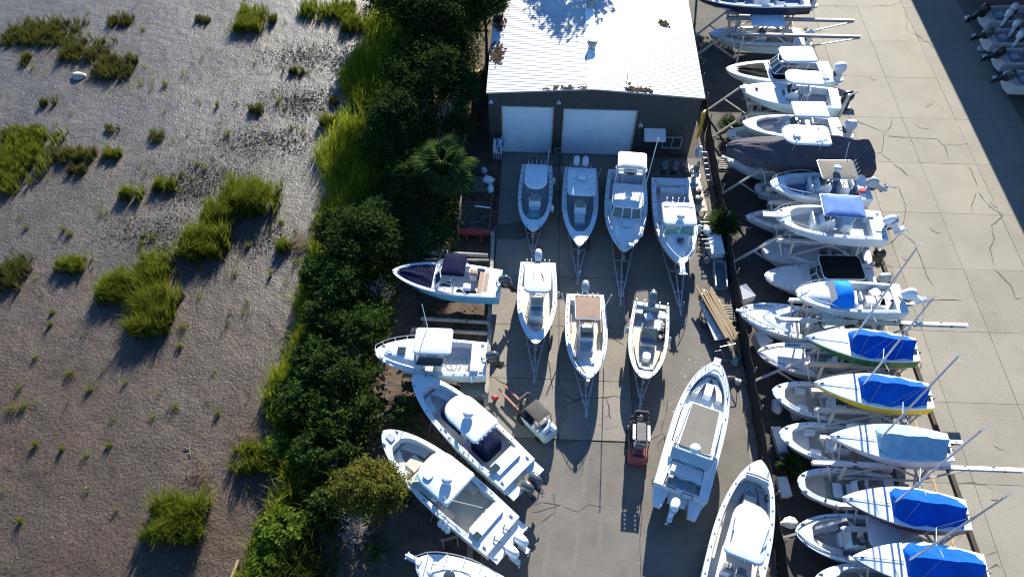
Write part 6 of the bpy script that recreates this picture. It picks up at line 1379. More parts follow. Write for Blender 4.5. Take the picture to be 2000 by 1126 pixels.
# sailboats with boom tents
def sailboat(label, bow, stern, hm, tarp, seed, mast=8.8, sunny=1):
    s = Boat('sailboat', label, bow, stern, 3.0, 2.15, 1.0, 1.18, hull=hm, stripe=W if hm is W else hm, bottom=hm, deck=W, floor=NSW, w=.28, t0=.08, t1=.60, zf=.35, p=1.75, q=.85, sr=.72, cat='sailboat', group='sailboats on the rack', er=.02, fw=.95)
    g = random.Random(seed); n, k = 26, 9; vs = []; cols = 2 * k + 1
    for i in range(n + 1):
        t = lerp(.07, .60, i / n); e = i / n
        rg = .78 + .10 * e + .03 * math.sin(11 * e + seed)
        for j in range(-k, k + 1):
            u = j / k; edge = (s.half(t) - .12 + .05 * math.sin(17 * e + seed * (1 + (u > 0)))) * (1 if e < .93 else 1 - .25 * (e - .93) / .07)
            zz = s.zs(t) + .04 + rg * (1 - abs(u)) ** 1.0 - .04 * math.sin(pi * abs(u)) + .035 * math.sin(8 * u + 13 * e + seed) * (1 - abs(u) * .7) + .022 * math.sin(31 * e + 5 * u + seed) + .018 * math.sin(19 * e - 11 * u + 2 * seed)
            if e > .93: zz -= rg * .35 * (e - .93) / .07 * (1 - abs(u))
            vs.append((t * s.L, u * edge, zz))
    b = MB(); b.add(vs, [(i * cols + j, (i + 1) * cols + j, (i + 1) * cols + j + 1, i * cols + j + 1)[::-1] for i in range(n) for j in range(cols - 1)])
    b.add([vs[(n) * cols + j] for j in range(cols)] + [(.61 * s.L, vs[n * cols + j][1], s.zs(.6) + .02) for j in range(cols)], [(j, j + 1, cols + j + 1, cols + j) for j in range(cols - 1)])
    b.add([vs[j] for j in range(cols)] + [(.065 * s.L, vs[j][1], s.zs(.1) + .02) for j in range(cols)], [(j, cols + j, cols + j + 1, j + 1) for j in range(cols - 1)])
    tarp_o = s.part(b, 'boom_tent', tarp, 40)
    xm = .595 * s.L; z0 = s.zs(.6)
    b = MB(); b.tube([(xm, 0, z0 - .1), (xm, 0, z0 + mast)], .062, 7, r1=.045); b.tube([(xm, 0, z0 + mast), (xm, 0, z0 + mast + .25)], .012, 4); b.bar((xm - .25, -.05, z0 + mast + .22), (xm + .2, .05, z0 + mast + .2), .03); m_ = s.part(b, 'mast', ALU, 50)
    b = MB(); z1 = z0 + mast * .36; b.tube([(xm - .12, -.68, z1), (xm + .05, 0, z1), (xm - .12, .68, z1)], .022, 5); s.part(b, 'spreader', W, 40, m_)
    b = MB()
    for sg in (1, -1): b.tube([(xm - .3, sg * s.half(.55) * .93, s.zs(.55)), (xm - .12, sg * .68, z1), (xm, 0, z0 + mast * .76)], .006, 3)
    b.tube([(.96 * s.L, 0, s.zs(.96)), (xm, 0, z0 + mast * .78)], .006, 3); s.part(b, 'rigging', STEEL, 0, m_)
    b = MB(); b.bar((-.02, 0, .5), (-.30, 0, .5), .05, .6); b.bar((-.05, 0, 1.0), (.55, .05, 1.08), .04); s.part(b, 'rudder', WOOD, 0)
    b = MB(); b.tube([(.95 * s.L, 0, 1.25), (.62 * s.L, 0, 1.18)], .012, 4); b.box(.93 * s.L, .0, 1.22, .16, .05, .05); b.box(.04 * s.L, .2, s.fs + .02, .28, .3, .03); s.part(b, 'deck_hardware', BLK, 0)['kind'] = 'stuff'
    return s
green = sailboat('sailboat with green hull and royal blue boom tent on the rack', (16.38, 23.91), (22.86, 23.38), GREENH, BLUEC, 1)
yel = sailboat('sailboat with yellow hull and royal blue boom tent on the rack', (16.24, 20.83), (22.78, 20.36), YELH, BLUEC, 2)
lb = sailboat('sailboat with pale sky-blue boom tent on the rack', (16.45, 17.62), (22.91, 17.29), W, LBLUE, 3)
b4 = sailboat('sailboat with maroon hull, its royal blue tent folded open along the top', (16.35, 14.18), (22.68, 13.61), REDH, BLUEC, 4)
b5 = sailboat('sailboat with navy hull and royal blue tent, cut by the bottom edge', (16.21, 11.23), (22.71, 10.87), NAVYH, BLUEC, 5)
b6 = sailboat('last sailboat of the row, only its mast reaching into the bottom right corner', (15.9, 8.0), (22.4, 7.7), W, BLUEC, 6)

# steel rack bays: beams along x carry a boat each; posts, ties, braces and a raker down to the fence side
def bay(label, yc, x0=16.5, x1=22.5, beam=RACKW, gap=.62, xl=None, raker=True, front=True, z=3.1, sill=True):
    t = thing('rack_bay', label, 'boat rack', ((x0 + x1) / 2, yc, 0), 0, 'bays of the steel boat rack'); cx = (x0 + x1) / 2
    xl = xl or x1
    for k, sg in enumerate((-1, 1)):
        xe = xl if sg < 0 or front == 2 else x1
        b = MB()
        x0_, x1_ = x0 - cx - (.7 if beam is RUSTW and sg < 0 else 0), xe - cx; y = sg * gap
        b.bar((x0_, y, z - .03), (x1_, y, z - .03), .22, .03); b.bar((x0_, y, z - .14), (x1_, y, z - .14), .05, .19); b.bar((x0_, y, z - .25), (x1_, y, z - .25), .22, .03); b.build('beam', beam, t, 0)
    for xx in (17.6, 22.0):
        for sg in (-1, 1):
            b = MB(); b.bar((xx - cx, sg * 1.35, 0), (xx - cx, sg * gap, z - .27), .14); b.build('post', RACKW, t, 0)
        b = MB(); b.bar((xx - cx + .08, -1.2, .45), (xx - cx + .08, gap, z - .4), .08); b.bar((xx - cx - .08, 1.2, .45), (xx - cx - .08, -gap, z - .4), .08); b.bar((xx - cx, -1.0, 1.5), (xx - cx, 1.0, 1.5), .09); b.build('cross_brace', RACKW, t, 0)
    for sg in (-1, 1):
        y = sg * 1.0
        b = MB(); b.bar((17.6 - cx, y, 1.62), (22.0 - cx, y, 1.62), .1); b.build('tie', RACKW, t, 0)
        b = MB(); b.bar((17.6 - cx, y * .9, 1.7), (20.1 - cx, y * .7, z - .3), .09); b.bar((22.0 - cx, y * .9, 1.7), (20.1 - cx, y * .7, z - .3), .09); b.build('diagonal', RACKW, t, 0)
        b = MB(); b.bar((17.6 - cx, sg * 1.2, .35), (x0 - cx + .2, sg * gap, z - .27), .09); b.build('knee_brace', RACKW, t, 0); b = MB(); b.bar((22.0 - cx, sg * .9, 1.4), (x1 - cx - .1, sg * gap, z - .27), .1); b.build('knee_brace', RACKW, t, 0)
    if raker:
        b = MB(); b.bar((14.1 - cx, -.35, 0), (16.9 - cx, -.1, 2.9), .13); b.bar((15.4 - cx, -.2, 1.35), (17.5 - cx, -.9, .3), .09); b.build('raker', RACKW, t, 0)
    if sill:
        b = MB(); b.bar((24.85 - cx, -1.5, .1), (24.75 - cx, 1.5, .1), .24, .18); b.build('base_rail', mat('rusty_base_rail', (.05, .035, .025), .8, noise=(3, .3)), t, 0)
bay('grey rack bay holding the black hulled boat at the top', r1.root.location.y)
bay('empty grey rack bay whose two beams jut far out over the lane', 56.2, 16.4, 27.4, mat('dusty_grey_steel', (.30, .30, .31), .6, noise=(2, .1)), 1.15, front=2, raker=True)
bay('rack bay under the boat with the black bow cover', r3.root.location.y + .0)
bay('rack bay under the boat with the black engine', r4.root.location.y)
bay('rack bay under the boat with grey bow bolsters', r5.root.location.y, raker=False)
bay('rack bay under the charcoal covered boat', r6.root.location.y)
bay('rack bay under the boat with the small tan top', r7.root.location.y, raker=False)
bay('rack bay under the blue-bimini boat', r8.root.location.y, raker=True)
bay('rack bay with a rust-flaked beam running out beside the blue-dodger boat', r10.root.location.y - .35, 16.4, 24.2, RUSTW, .75, xl=27.0, raker=False)
bay('rack bay under the green-hulled sailboat', green.root.location.y)
bay('rack bay under the yellow-hulled sailboat', yel.root.location.y, raker=False)
bay('rack bay with a long rust-flaked beam below the pale blue tent', lb.root.location.y, 16.4, 24.2, RUSTW, .75, xl=27.0, raker=False)
bay('rack bay under the maroon-hulled sailboat', b4.root.location.y)
bay('rack bay under the navy-hulled sailboat', b5.root.location.y, raker=False)
bay('rack bay under the last sailboat beyond the bottom edge', 7.85)
p = (22.96, 44.08); b = MB(); b.bar((0, 0, -3.1), (.0, .0, 2.6), .18); b.bar((-.1, 0, 2.4), (.55, .0, 2.9), .1); o = b.build('steel_post', STEEL, None, 0); o.location = (p[0], p[1], 3.1); tag(o, 'grey steel post standing in front of the black engine on the rack', 'post')

# boats under the shed roof on the right, sterns to the lane
GS = 'boats stored under the shed roof'
def far(label, stern, B, hull, m, zk=.6, tilt=45, L=6.5, deck=WD, k=1.0):
    st = Vector(stern[:2]); s = Boat('skiff', label, (st.x + L, st.y + .25), (st.x, st.y), zk, B, 1.05, 1.3, hull=hull, deck=deck, floor=NS, w=.16, t0=.09, t1=.86, q=.62, cat='skiff', group=GS); s.outboard(0, m, tilt, k, leg=BLK); s.cables(0); s.box('grey_cover', .22, .1, s.zf, .8, .8, .5, mat('grey_tarp', (.36, .40, .46), .8, bump=(4, .6)), .3, .8); return s
f1 = far('shaded skiff with big black engine and white splashboard, nearest the top right corner', (40.43, 60.86), 2.5, WD, BLK, tilt=40, k=1.15)
f2 = far('shaded skiff with a grey bag aboard and dark tilted engine, beneath the white engines', (39.53, 57.48), 2.3, WD, MGREY, tilt=60)
f3 = far('shaded white skiff with dark engine hanging over the lane, below the bag-filled skiff', (39.60, 54.74), 2.2, WD, BLK, tilt=55)
f4 = far('lowest of the shaded skiffs, white deck and dark tilted engine', (39.36, 51.73), 2.2, WD, MGREY, tilt=60)
for k, (px, py) in enumerate(((41.49, 59.40), (41.62, 57.90), (41.38, 56.28), (42.28, 60.36))):
    p = (px, py); t = thing('spare_outboard', ('upper left', 'middle', 'lowest', 'topmost')[k] + ' of the white outboards hung in the top right corner', 'outboard motor', (p[0], p[1], 2.4), R(30), 'white outboards on the shed rack')
    b = MB(); b.loft([[(l * math.cos(a), w_ * math.sin(a), z) for a in [2 * pi * j / 12 for j in range(12)]] for l, w_, z in ((.3, .2, .0), (.42, .27, .15), (.42, .27, .45), (.28, .18, .65), (.1, .06, .68))]); b.build('cowling', WCOWL, t, 50)
    b = MB(); b.box(.05, 0, -.45, .3, .2, .95); b.box(.08, 0, -1.0, .6, .1, .2); b.box(.05, 0, -1.2, .25, .04, .4); b.build('midsection', WCOWL, t, 30)
    b = MB(); b.box(.35, 0, -.2, .2, .5, .3); b.box(.45, 0, -1.2, .1, .1, 2.4); b.build('stand', BLK, t, 0)
p = (36.92, 50.25); b = MB(); b.box(0, 0, .05, 1.7, 1.5, .1); b.box(.9, -1.3, .05, 2.6, 1.2, .1, .2); b.bar((1.2, .2, 0), (2.4, 1.2, 2.0), .2); o = b.build('grey_slabs', mat('shaded_panel', (.34, .35, .37), .7), None, 0); o.location = (43.0, 49.0, 0); tag(o, 'flat grey panels and a prop lying by the shed posts', 'panels')
b = MB(); b.box(0, 0, 0, .5, .35, .3); o = b.build('small_crate', WD, None, 0); p = (39.85, 57.87); o.location = (p[0], p[1], .15); tag(o, 'small pale box on the ground between the two upper skiffs', 'box')

# ------------------------------------------------------------------ timber rack by the bank
def pole(a, c, r, label, z=.85):
    b = MB(); b.tube([(0, 0, 0), (c[0] - a[0], c[1] - a[1], 0)], r, 8); o = b.build('rack_pole', WOOD, None, 50); o.location = (a[0], a[1], z); return tag(o, label, 'timber pole', 'timber poles of the bank rack')
for a, c, r, lb_ in (((-7.39, 32.00), (-2.92, 31.90), .15, 'thick pale pole lying above the navy canopied boat'), ((-7.41, 31.38), (-2.83, 31.47), .09, 'thin pole just behind the navy canopy'), ((-7.26, 30.53), (-2.68, 30.62), .12, 'pole crossing beneath the navy canopied boat'),
                 ((-6.98, 26.48), (-2.53, 26.34), .14, 'upper of the two pale poles between the two racked boats'), ((-7.52, 25.63), (-2.58, 25.51), .14, 'lower of the two pale poles between the two racked boats'), ((-7.42, 23.83), (-2.38, 23.65), .14, 'pole hidden beneath the white cuddy boat'), ((-7.02, 29.07), (-2.50, 28.73), .14, 'pole hidden beneath the stern of the navy canopied boat'), ((-7.56, 22.22), (-2.46, 22.17), .12, 'dark pole below the white cuddy boat')):
    pole(a, c, r, lb_)
for k, (a, c) in enumerate((((-2.68, 33.98), (-2.51, 25.95)), ((-2.45, 25.96), (-2.38, 20.43)))):
    b = MB(); b.bar((0, 0, 0), (c[0] - a[0], c[1] - a[1], 0), .24, .2); o = b.build('rack_beam', WOOD, None, 0); o.location = (a[0], a[1], .7); tag(o, ('timber beam running down past the stern of the navy canopied boat', 'timber beam running down past the stern of the white cuddy boat')[k], 'timber beam')
for k, a in enumerate(((-2.72, 33.90), (-2.58, 30.11), (-2.57, 26.75), (-2.56, 23.82), (-6.82, 31.96), (-6.75, 26.38), (-7.50, 25.56), (-6.30, 23.68))):
    b = MB(); b.box(0, 0, .35, .26, .26, .9 if k else 1.3); o = b.build('rack_post', WOOD, None, 0); o.location = (a[0], a[1], 0 if k < 4 else -.2); tag(o, ('post at the top end of the long timber beam', 'beam post by the engine of the navy canopied boat', 'beam post between the engines of the two racked boats', 'beam post by the engine of the white cuddy boat', 'post under the left end of the thick pale pole', 'post under the left end of the upper pale pole', 'post under the left end of the lower pale pole', 'post under the cabin of the white cuddy boat')[k], 'timber post', 'posts of the bank rack')
# red truck tail with a heap of brush beside the building
red = thing('red_trailer', 'red steel trailer heaped with brush, in shade left of the first trailered boat', 'trailer', ((-4.07, 33.93)[0], (-4.07, 33.93)[1], 0))
DR = mat('dull_red_paint', (.28, .04, .04), .6, noise=(3, .2))
b = MB(); b.box(0, 0, .95, 2.3, .14, .5); b.build('tail_board', DR, red, 0)
for sg in (-1, 1):
    b = MB(); b.box(sg * 1.12, 1.6, .9, .1, 3.2, .6); b.build('side_board', mat('dark_trailer_side', (.10, .06, .05), .8), red, 0); b = MB(); b.box(sg * .5, -.08, .4, .14, .12, .8); b.build('tail_leg', DR, red, 0)
b = MB(); b.box(0, 1.6, .62, 2.2, 3.2, .08); b.build('bed', BARK, red, 0)
b = MB(); g = random.Random(8)
for k in range(110):
    s = Vector((g.uniform(-1, 1), g.uniform(.1, 3.2), g.uniform(.7, 1.1))); a0 = g.uniform(0, 6.28); e = s + Vector((math.cos(a0) * g.uniform(.3, 1), math.sin(a0) * g.uniform(.3, .9), g.uniform(-.05, .5))); b.tube([s, e], g.uniform(.012, .03), 4)
o = b.build('brush_heap', mat('brown_sticks', (.13, .09, .07), .9), None, 0); o.location = red.location; tag(o, 'heap of brown sticks piled in the red trailer', 'brush heap', kind='stuff')
def lump(name, label, cat, px, z, size, m, seed, loc=None):
    g = random.Random(seed); b = MB(); sx, sy, sz = size
    b.loft([[(sx * k * math.cos(a) * (1 + .22 * math.sin(3 * a + seed)), sy * k * math.sin(a) * (1 + .2 * math.cos(2 * a + seed)), h * sz) for a in [2 * pi * j / 12 for j in range(12)]] for k, h in ((.8, 0), (1, .25), (.9, .6), (.55, .9), (.15, 1))]); o = b.build(name, m, None, 50); o.location = (px[0], px[1], z); return tag(o, label, cat)
PB = mat('white_tarp', (.60, .62, .66), .7, noise=(3, .1), bump=(4, .8))
lump('white_sack', 'upper white sack lying beside the palm, left of the first trailered boat', 'sack', (-3.77, 40.75), 0, (.25, .35, .5), PB, 1)
lump('white_sack', 'crumpled white sheet on the dark table left of the first trailered boat', 'sheet', (-3.34, 39.06), .8, (.45, .35, .5), PB, 2)
lump('white_sack', 'white plastic jug lying just below the crumpled sheet', 'jug', (-3.10, 38.23), .8, (.25, .4, .4), W, 3)
b = MB(); b.box(0, 0, .4, 1.6, 1.6, .8); o = b.build('dark_table', BARK, None, 0); p = (-3.63, 38.72); o.location = (p[0], p[1], 0); tag(o, 'dark timber table under the crumpled white sheet', 'table')
b = MB(); b.tube([(0, 0, 0), (1.1, -.15, .02)], .05, 6); o = b.build('white_pipe', W, None, 40); p = (-4.09, 36.08); o.location = (p[0], p[1], 1.3); tag(o, 'white pipe lying on the brush heap', 'pipe')
# striped towels on a frame by the left door
tw = thing('towel_rack', 'blue and white striped towels hung over a folding rack beside the left roller door', 'drying rack', ((-2.78, 42.88)[0], 42.3, 0))
for k in range(4):
    b = MB(); b.box(-.28 + .18 * k, 0, .35, .06, .06, .9); b.build('leg', W, tw, 0)
b = MB(); b.prism([(-.35, -.15), (.35, -.15), (.35, .15), (-.35, .15)], .7, 1.35); b.build('white_panel', VINYL, tw, 0)
g = random.Random(3)
for k in range(16): b = MB(); b.box(g.uniform(-.45, .45), g.uniform(-.2, .15), 1.2 + g.uniform(0, .75), .14, .3, .45, g.uniform(-.6, .6)); b.build('towel', (W, mat('blue_cloth', (.08, .18, .55), .8), LBLUE)[k % 3], tw, 0)
# step ladders
def stepladder(label, x, y, rz, m, h=1.7, n=5):
    t = thing('step_ladder', label, 'ladder', (x, y, 0), rz)
    for sg in (-1, 1):
        b = MB(); b.bar((sg * .3, -.35, 0), (sg * .22, 0, h), .06); b.build('rail', m, t, 0); b = MB(); b.bar((sg * .3, .4, 0), (sg * .22, 0, h), .05); b.build('leg', m, t, 0)
    for k in range(n): f = (k + .6) / n; b = MB(); b.box(0, -.35 * (1 - f), h * f, .56 - .12 * f, .16, .04); b.build('step', m, t, 0)
stepladder('green step ladder between the two roller doors', (1.89, 43.07)[0], 42.0, .15, mat('green_ladder', (.10, .15, .12), .5))
stepladder('short aluminium step ladder right of the right roller door', (8.05, 43.31)[0], 42.0, 0, ALU, 1.2, 3)
lump('white_bag', 'pale bundle on the shelf right of the right roller door', 'bundle', (8.72, 43.25), .6, (.35, .2, .4), PB, 5, None)
# things in the corner right of the workshop
b = MB(); b.prism(rrect(.7, 2.4, .2, 3), 0, .1); o = b.build('yellow_kayak', mat('ochre_plastic', (.55, .33, .02), .5), None, 40); o.matrix_world = Matrix.Translation((12.55, 43.2, 3.3)) @ Matrix.Rotation(R(85), 4, 'X') @ Matrix.Rotation(R(60), 4, 'Y'); tag(o, 'ochre board propped against the workshop\'s right corner', 'board')
lump('canvas_bundle', 'white and blue bundle hung on the fence by the workshop\'s corner', 'bundle', (12.75, 42.3), .9, (.25, .45, 1.0), PB, 6)
lad = thing('ladder', 'aluminium ladder leaning at the fence right of the window', 'ladder', (13.2, 41.0, 0), 0)
for sg in (-1, 1): b = MB(); b.bar((sg * .2 + .4, -1.1, .1), (sg * .2 - .2, .9, 1.7), .07); b.build('rail', ALU, lad, 0)
for k in range(7): f = k / 6; b = MB(); b.bar((.4 - .6 * f - .2, -1.1 + 2 * f, .1 + 1.6 * f), (.4 - .6 * f + .2, -1.1 + 2 * f, .1 + 1.6 * f), .04); b.build('rung', ALU, lad, 0)
wt = thing('work_table', 'tan workbench strewn with dark cookers beside the pilothouse boat', 'workbench', (12.15, 38.3, 0), R(4))
b = MB(); b.box(0, 0, .86, 1.1, 3.4, .07); b.build('table_top', mat('tan_table', (.46, .40, .32), .7, noise=(3, .1)), wt, 0)
for sx in (-.45, .45):
    for sy in (-1.55, 1.55): b = MB(); b.box(sx, sy, .41, .08, .08, .82); b.build('leg', STEEL, wt, 0)
def cooker(y, lab):
    t = thing('grill', lab, 'grill', (12.15, y + 1.3, .9), R(8), 'dark cookers on the workbench'); b = MB(); b.lathe([(.2, 0), (.36, .1), (.38, .24), (.30, .36), (.1, .42)], 14); b.build('bowl', mat('sooty_metal', (.07, .065, .06), .5), t, 40); b = MB(); b.bar((.2, 0, .3), (.6, .08, .32), .05); b.build('handle', BLK, t, 0)
cooker(37.0, 'upper of the two dark round cookers on the tan workbench'); cooker(36.25, 'lower of the two dark round cookers on the tan workbench')
lump('blue_rag', 'blue cloth crumpled on the upper end of the workbench', 'cloth', (12.05, 39.25), .9, (.35, .18, .12), mat('blue_rag_cloth', (.12, .26, .50), .8), 7)
ch = thing('plastic_chair', 'cream plastic chair at the lower end of the workbench', 'chair', (12.35, 36.2, 0), R(150))
b = MB(); b.prism(rrect(.6, .55, .15, 3), .42, .47); b.build('seat', CREAM, ch, 40); b = MB(); b.box(-.27, 0, .7, .07, .55, .5); b.build('backrest', CREAM, ch, 0)
for sx in (-.22, .22):
    for sy in (-.2, .2): b = MB(); b.bar((sx * 1.2, sy * 1.2, 0), (sx, sy, .43), .05); b.build('leg', CREAM, ch, 0)
cl = thing('pile_of_parts', 'heap of white and grey marine fittings above the workbench', 'fittings', (12.2, 40.9, 0)); g = random.Random(12)
for k in range(18): b = MB(); b.box(g.uniform(-.5, .6), g.uniform(-.7, .9), g.uniform(.1, .9), g.uniform(.15, .5), g.uniform(.1, .6), g.uniform(.1, .5), g.uniform(0, 3)); b.build('fitting', (WD, VGREY, STEEL, PB)[k % 4], cl, 0)
lump('red_rag', 'red and white rag by the corner above the workbench', 'rag', (11.6, 41.5), .7, (.25, .2, .2), mat('red_rag_cloth', (.55, .12, .12), .8), 8)
sh = thing('steel_shelf', 'grey wire shelf frame with a white tub along the pilothouse boat', 'shelf', (12.55, 34.3, 0), R(2))
for sx in (-.35, .35):
    for sy in (-1.2, 1.2): b = MB(); b.box(sx, sy, .5, .06, .06, 1.0); b.build('post', STEEL, sh, 0)
for z in (.45, .95):
    for k in range(7): b = MB(); b.bar((-.35, -1.2 + .4 * k, z), (.35, -1.2 + .4 * k, z), .05); b.build('shelf_bar', STEEL, sh, 0)
lump('white_tub', 'white tub on the wire shelf frame', 'tub', (12.5, 34.7), .95, (.3, .4, .3), VINYL, 9)
lump('white_tub', 'round grey bucket at the foot of the wire shelf', 'bucket', (12.5, 32.6), 0, (.3, .3, .5), VGREY, 10)
for k, (x, y, lb_) in enumerate(((13.3, 35.9, 'white drum beside the palm clump'), (13.3, 35.2, 'white bucket under the palm clump\'s leaves'), (12.95, 35.9, 'grey pail left of the white drum'))): lump('drum', lb_, 'drum', (x, y), 0, (.32, .32, .7), (PB, VINYL, STEEL)[k], 20 + k)
fr = thing('chest_freezer', 'white chest freezer against the fence below the palm clump', 'freezer', (13.05, 33.5, 0), R(3))
b = MB(); b.box(0, 0, .42, .9, 1.7, .84); b.build('body', VINYL, fr, 0); b = MB(); b.box(0, 0, .9, .94, 1.74, .1); b.build('lid', W, fr, 0)
tr = thing('boat_trough', 'long grey metal trough by the fence, below the white freezer', 'trough', (13.15, 31.2, 0), R(-3))
for sg in (-1, 1): b = MB(); b.box(sg * .38, 0, .3, .08, 2.2, .55); b.build('side', STEEL, tr, 0)
b = MB(); b.box(0, 0, .06, .8, 2.2, .06); b.build('bottom', mat('trough_liner', (.14, .16, .18), .6), tr, 0); b = MB(); b.box(0, 1.08, .3, .8, .07, .55); b.build('end', STEEL, tr, 0)
# flat trailer with a bundle of lumber
ut = thing('utility_trailer', 'small flat trailer carrying a long bundle of yellow lumber', 'trailer', (12.35, 27.6, 0), R(13))
b = MB(); b.box(0, -.3, .62, 1.35, 3.0, .08); b.build('deck', WD, ut, 0)
for sg in (-1, 1):
    b = MB(); b.bar((sg * .66, -1.8, .6), (sg * .66, 1.2, .6), .1); b.build('side_rail', STEEL, ut, 0)
    b = MB(); b.lathe([(.2, -.1), (.3, -.1), (.3, .1), (.2, .1)], 14, 0, Matrix.Translation((sg * .85, -.3, .3)) @ Matrix.Rotation(R(90), 4, 'Y')); b.build('wheel', RUBBER, ut, 40)
    b = MB(); b.bar((sg * .6, 1.2, .6), (0, 2.2, .55), .08); b.build('tongue', STEEL, ut, 0)
g = random.Random(14)
lum = thing('lumber_bundle', 'bundle of long yellow boards with notched cross sticks on the flat trailer', 'lumber', (12.5, 27.6, .7), R(20))
for k in range(14):
    b = MB(); b.box(0, 0, 0, .12, g.uniform(3.3, 4.4), .07); o = b.build('board', LUMBER, lum, 0); o.location = (-.45 + .14 * (k % 7) + g.uniform(-.03, .03), g.uniform(-.3, .3), .06 + .22 * (k // 7)); o.rotation_euler = (0, 0, R(g.uniform(-2.5, 2.5)))
for k in range(9): b = MB(); b.box(0, 0, .16, 1.15, .08, .06, g.uniform(-.06, .06)); o = b.build('cross_stick', LUMBER, lum, 0); o.location = (g.uniform(-.05, .05), -1.7 + .42 * k, 0)
sl = thing('pallet', 'grey slatted pallet leaning by the fence right of the lumber', 'pallet', (13.2, 27.9, 0), R(8))
for k in range(7): b = MB(); b.box(0, -.6 + .2 * k, .55 + .0 * k, .9, .11, .05); b.build('slat', WOOD, sl, 0)
for sg in (-1, 0, 1): b = MB(); b.box(sg * .4, 0, .48, .09, 1.4, .1); b.build('bearer', WOOD, sl, 0)
b = MB(); b.box(0, 0, .24, .8, 1.2, .46); b.build('block', BARK, sl, 0)
cage = thing('wire_cage', 'dark bent wire frame standing at the catamaran\'s bow', 'wire frame', (12.7, 24.4, 0), R(20)); b = MB(); g = random.Random(15)
Cc = [(-.7, -.6), (.6, -.7), (.8, .6), (-.5, .7)]
for i in range(4): a, c = Cc[i], Cc[(i + 1) % 4]; b.tube([(a[0], a[1], 0), (a[0] * .8, a[1] * .8, 1.3)], .025, 5); b.tube([(a[0] * .8, a[1] * .8, 1.3), (c[0] * .8, c[1] * .8, 1.3)], .025, 5); b.tube([(a[0], a[1], .5), (c[0], c[1], .6)], .02, 5); b.tube([(a[0], a[1], .1), (c[0] * .8, c[1] * .8, 1.3)], .018, 5)
b.build('wire', BLK, cage, 40)
lump('teal_crate', 'teal tub by the fence below the lumber', 'tub', (13.35, 24.4), 0, (.3, .35, .6), mat('teal_plastic', (.12, .28, .28), .5), 30)
lump('boulder', 'grey rock lying by the catamaran\'s bow', 'rock', (12.9, 23.2), 0, (.3, .25, .3), GRAV2, 31); lump('boulder', 'pale rock against the fence near the catamaran\'s bow', 'rock', (13.3, 23.0), 0, (.25, .3, .3), mat('pale_rock', (.4, .38, .35), .9), 32)
lump('grey_pile', 'low grey debris heap at the edge of the asphalt beside the lumber', 'debris', (11.9, 29.6), 0, (.4, .25, .22), VGREY, 33)
# white tubs and boxes on the ground under the rack
for k, (p, sz, lb_) in enumerate((((15.37, 21.31), (.35, .45, .55), 'white plastic-wrapped drum beneath the bow of the yellow sailboat\'s lower neighbour'), ((14.97, 14.20), (.55, .3, .35), 'pale stone block by the raker under the maroon sailboat'))):
    lump('wrapped_drum' if k == 0 else 'stone_block', lb_, 'drum' if k == 0 else 'block', p, 0, sz, PB, 40 + k)
for k, (p, sx, sy, lb_) in enumerate((((15.14, 18.83), .5, 2.0, 'long white box on the ground left of the pale blue tent\'s lower neighbour'), ((14.88, 16.15), .55, 1.1, 'short white box on the ground beside the palmetto'), ((16.48, 20.85), .5, .6, 'small white crate under the yellow sailboat'))):
    t = thing('storage_box', lb_, 'box', (p[0], p[1], 0), R(6)); b = MB(); b.box(0, 0, .2, sx, sy, .4); b.build('body', WD, t, 0); b = MB(); b.box(0, 0, .43, sx + .06, sy + .06, .06); b.build('lid', VINYL, t, 0)
b = MB()
for k in range(6): b.box(0, -.55 + .22 * k, .14, 1.3, .12, .03)
for sg in (-1, 0, 1): b.box(sg * .55, 0, .07, .1, 1.3, .1)
o = b.build('ground_pallet', WOOD, None, 0); p = (14.47, 42.41); o.location = (p[0] + .3, p[1], 0); tag(o, 'grey pallet flat on the ground left of the charcoal covered boat', 'pallet')
p = (-3.87, 12.41); fr2 = thing('saw_horse', 'grey sawhorse lying in shade left of the twin white engines', 'sawhorse', (p[0], p[1], 0), .2); b = MB(); b.bar((-.5, 0, .5), (.5, .1, .5), .12); b.build('beam', WOOD, fr2, 0)
for sx in (-.4, .4):
    for sy in (-.3, .3): b = MB(); b.bar((sx, sy, 0), (sx, 0, .5), .06); b.build('leg', WOOD, fr2, 0)
b = MB(); b.bar((0, 0, .1), (.15, -2.2, .1), .3, .2); o = b.build('concrete_kerb', mat('kerb_concrete', (.20, .19, .17), .9), None, 0); p = (-2.79, 12.39); o.location = (p[0], p[1], 0); tag(o, 'weathered concrete kerb beside the stern of the tinted-screen boat', 'kerb')
b = MB(); b.box(0, 0, .3, 1.5, 1.0, .5); o = b.build('grey_crate', VGREY, None, 0); p = (-3.32, 21.58); o.location = (p[0], p[1], 0); tag(o, 'grey crate between the cuddy boat and the navy-covered boat', 'crate')
b = MB(); b.box(0, 0, .4, .6, .5, .5); b.box(0, 0, .2, .3, .3, .4); o = b.build('bee_box', mat('ochre_box', (.45, .36, .18), .8), None, 0); p = (-4.93, 52.41); o.location = (p[0], p[1], -.1); tag(o, 'small ochre box on the bank beside the workshop roof', 'box')

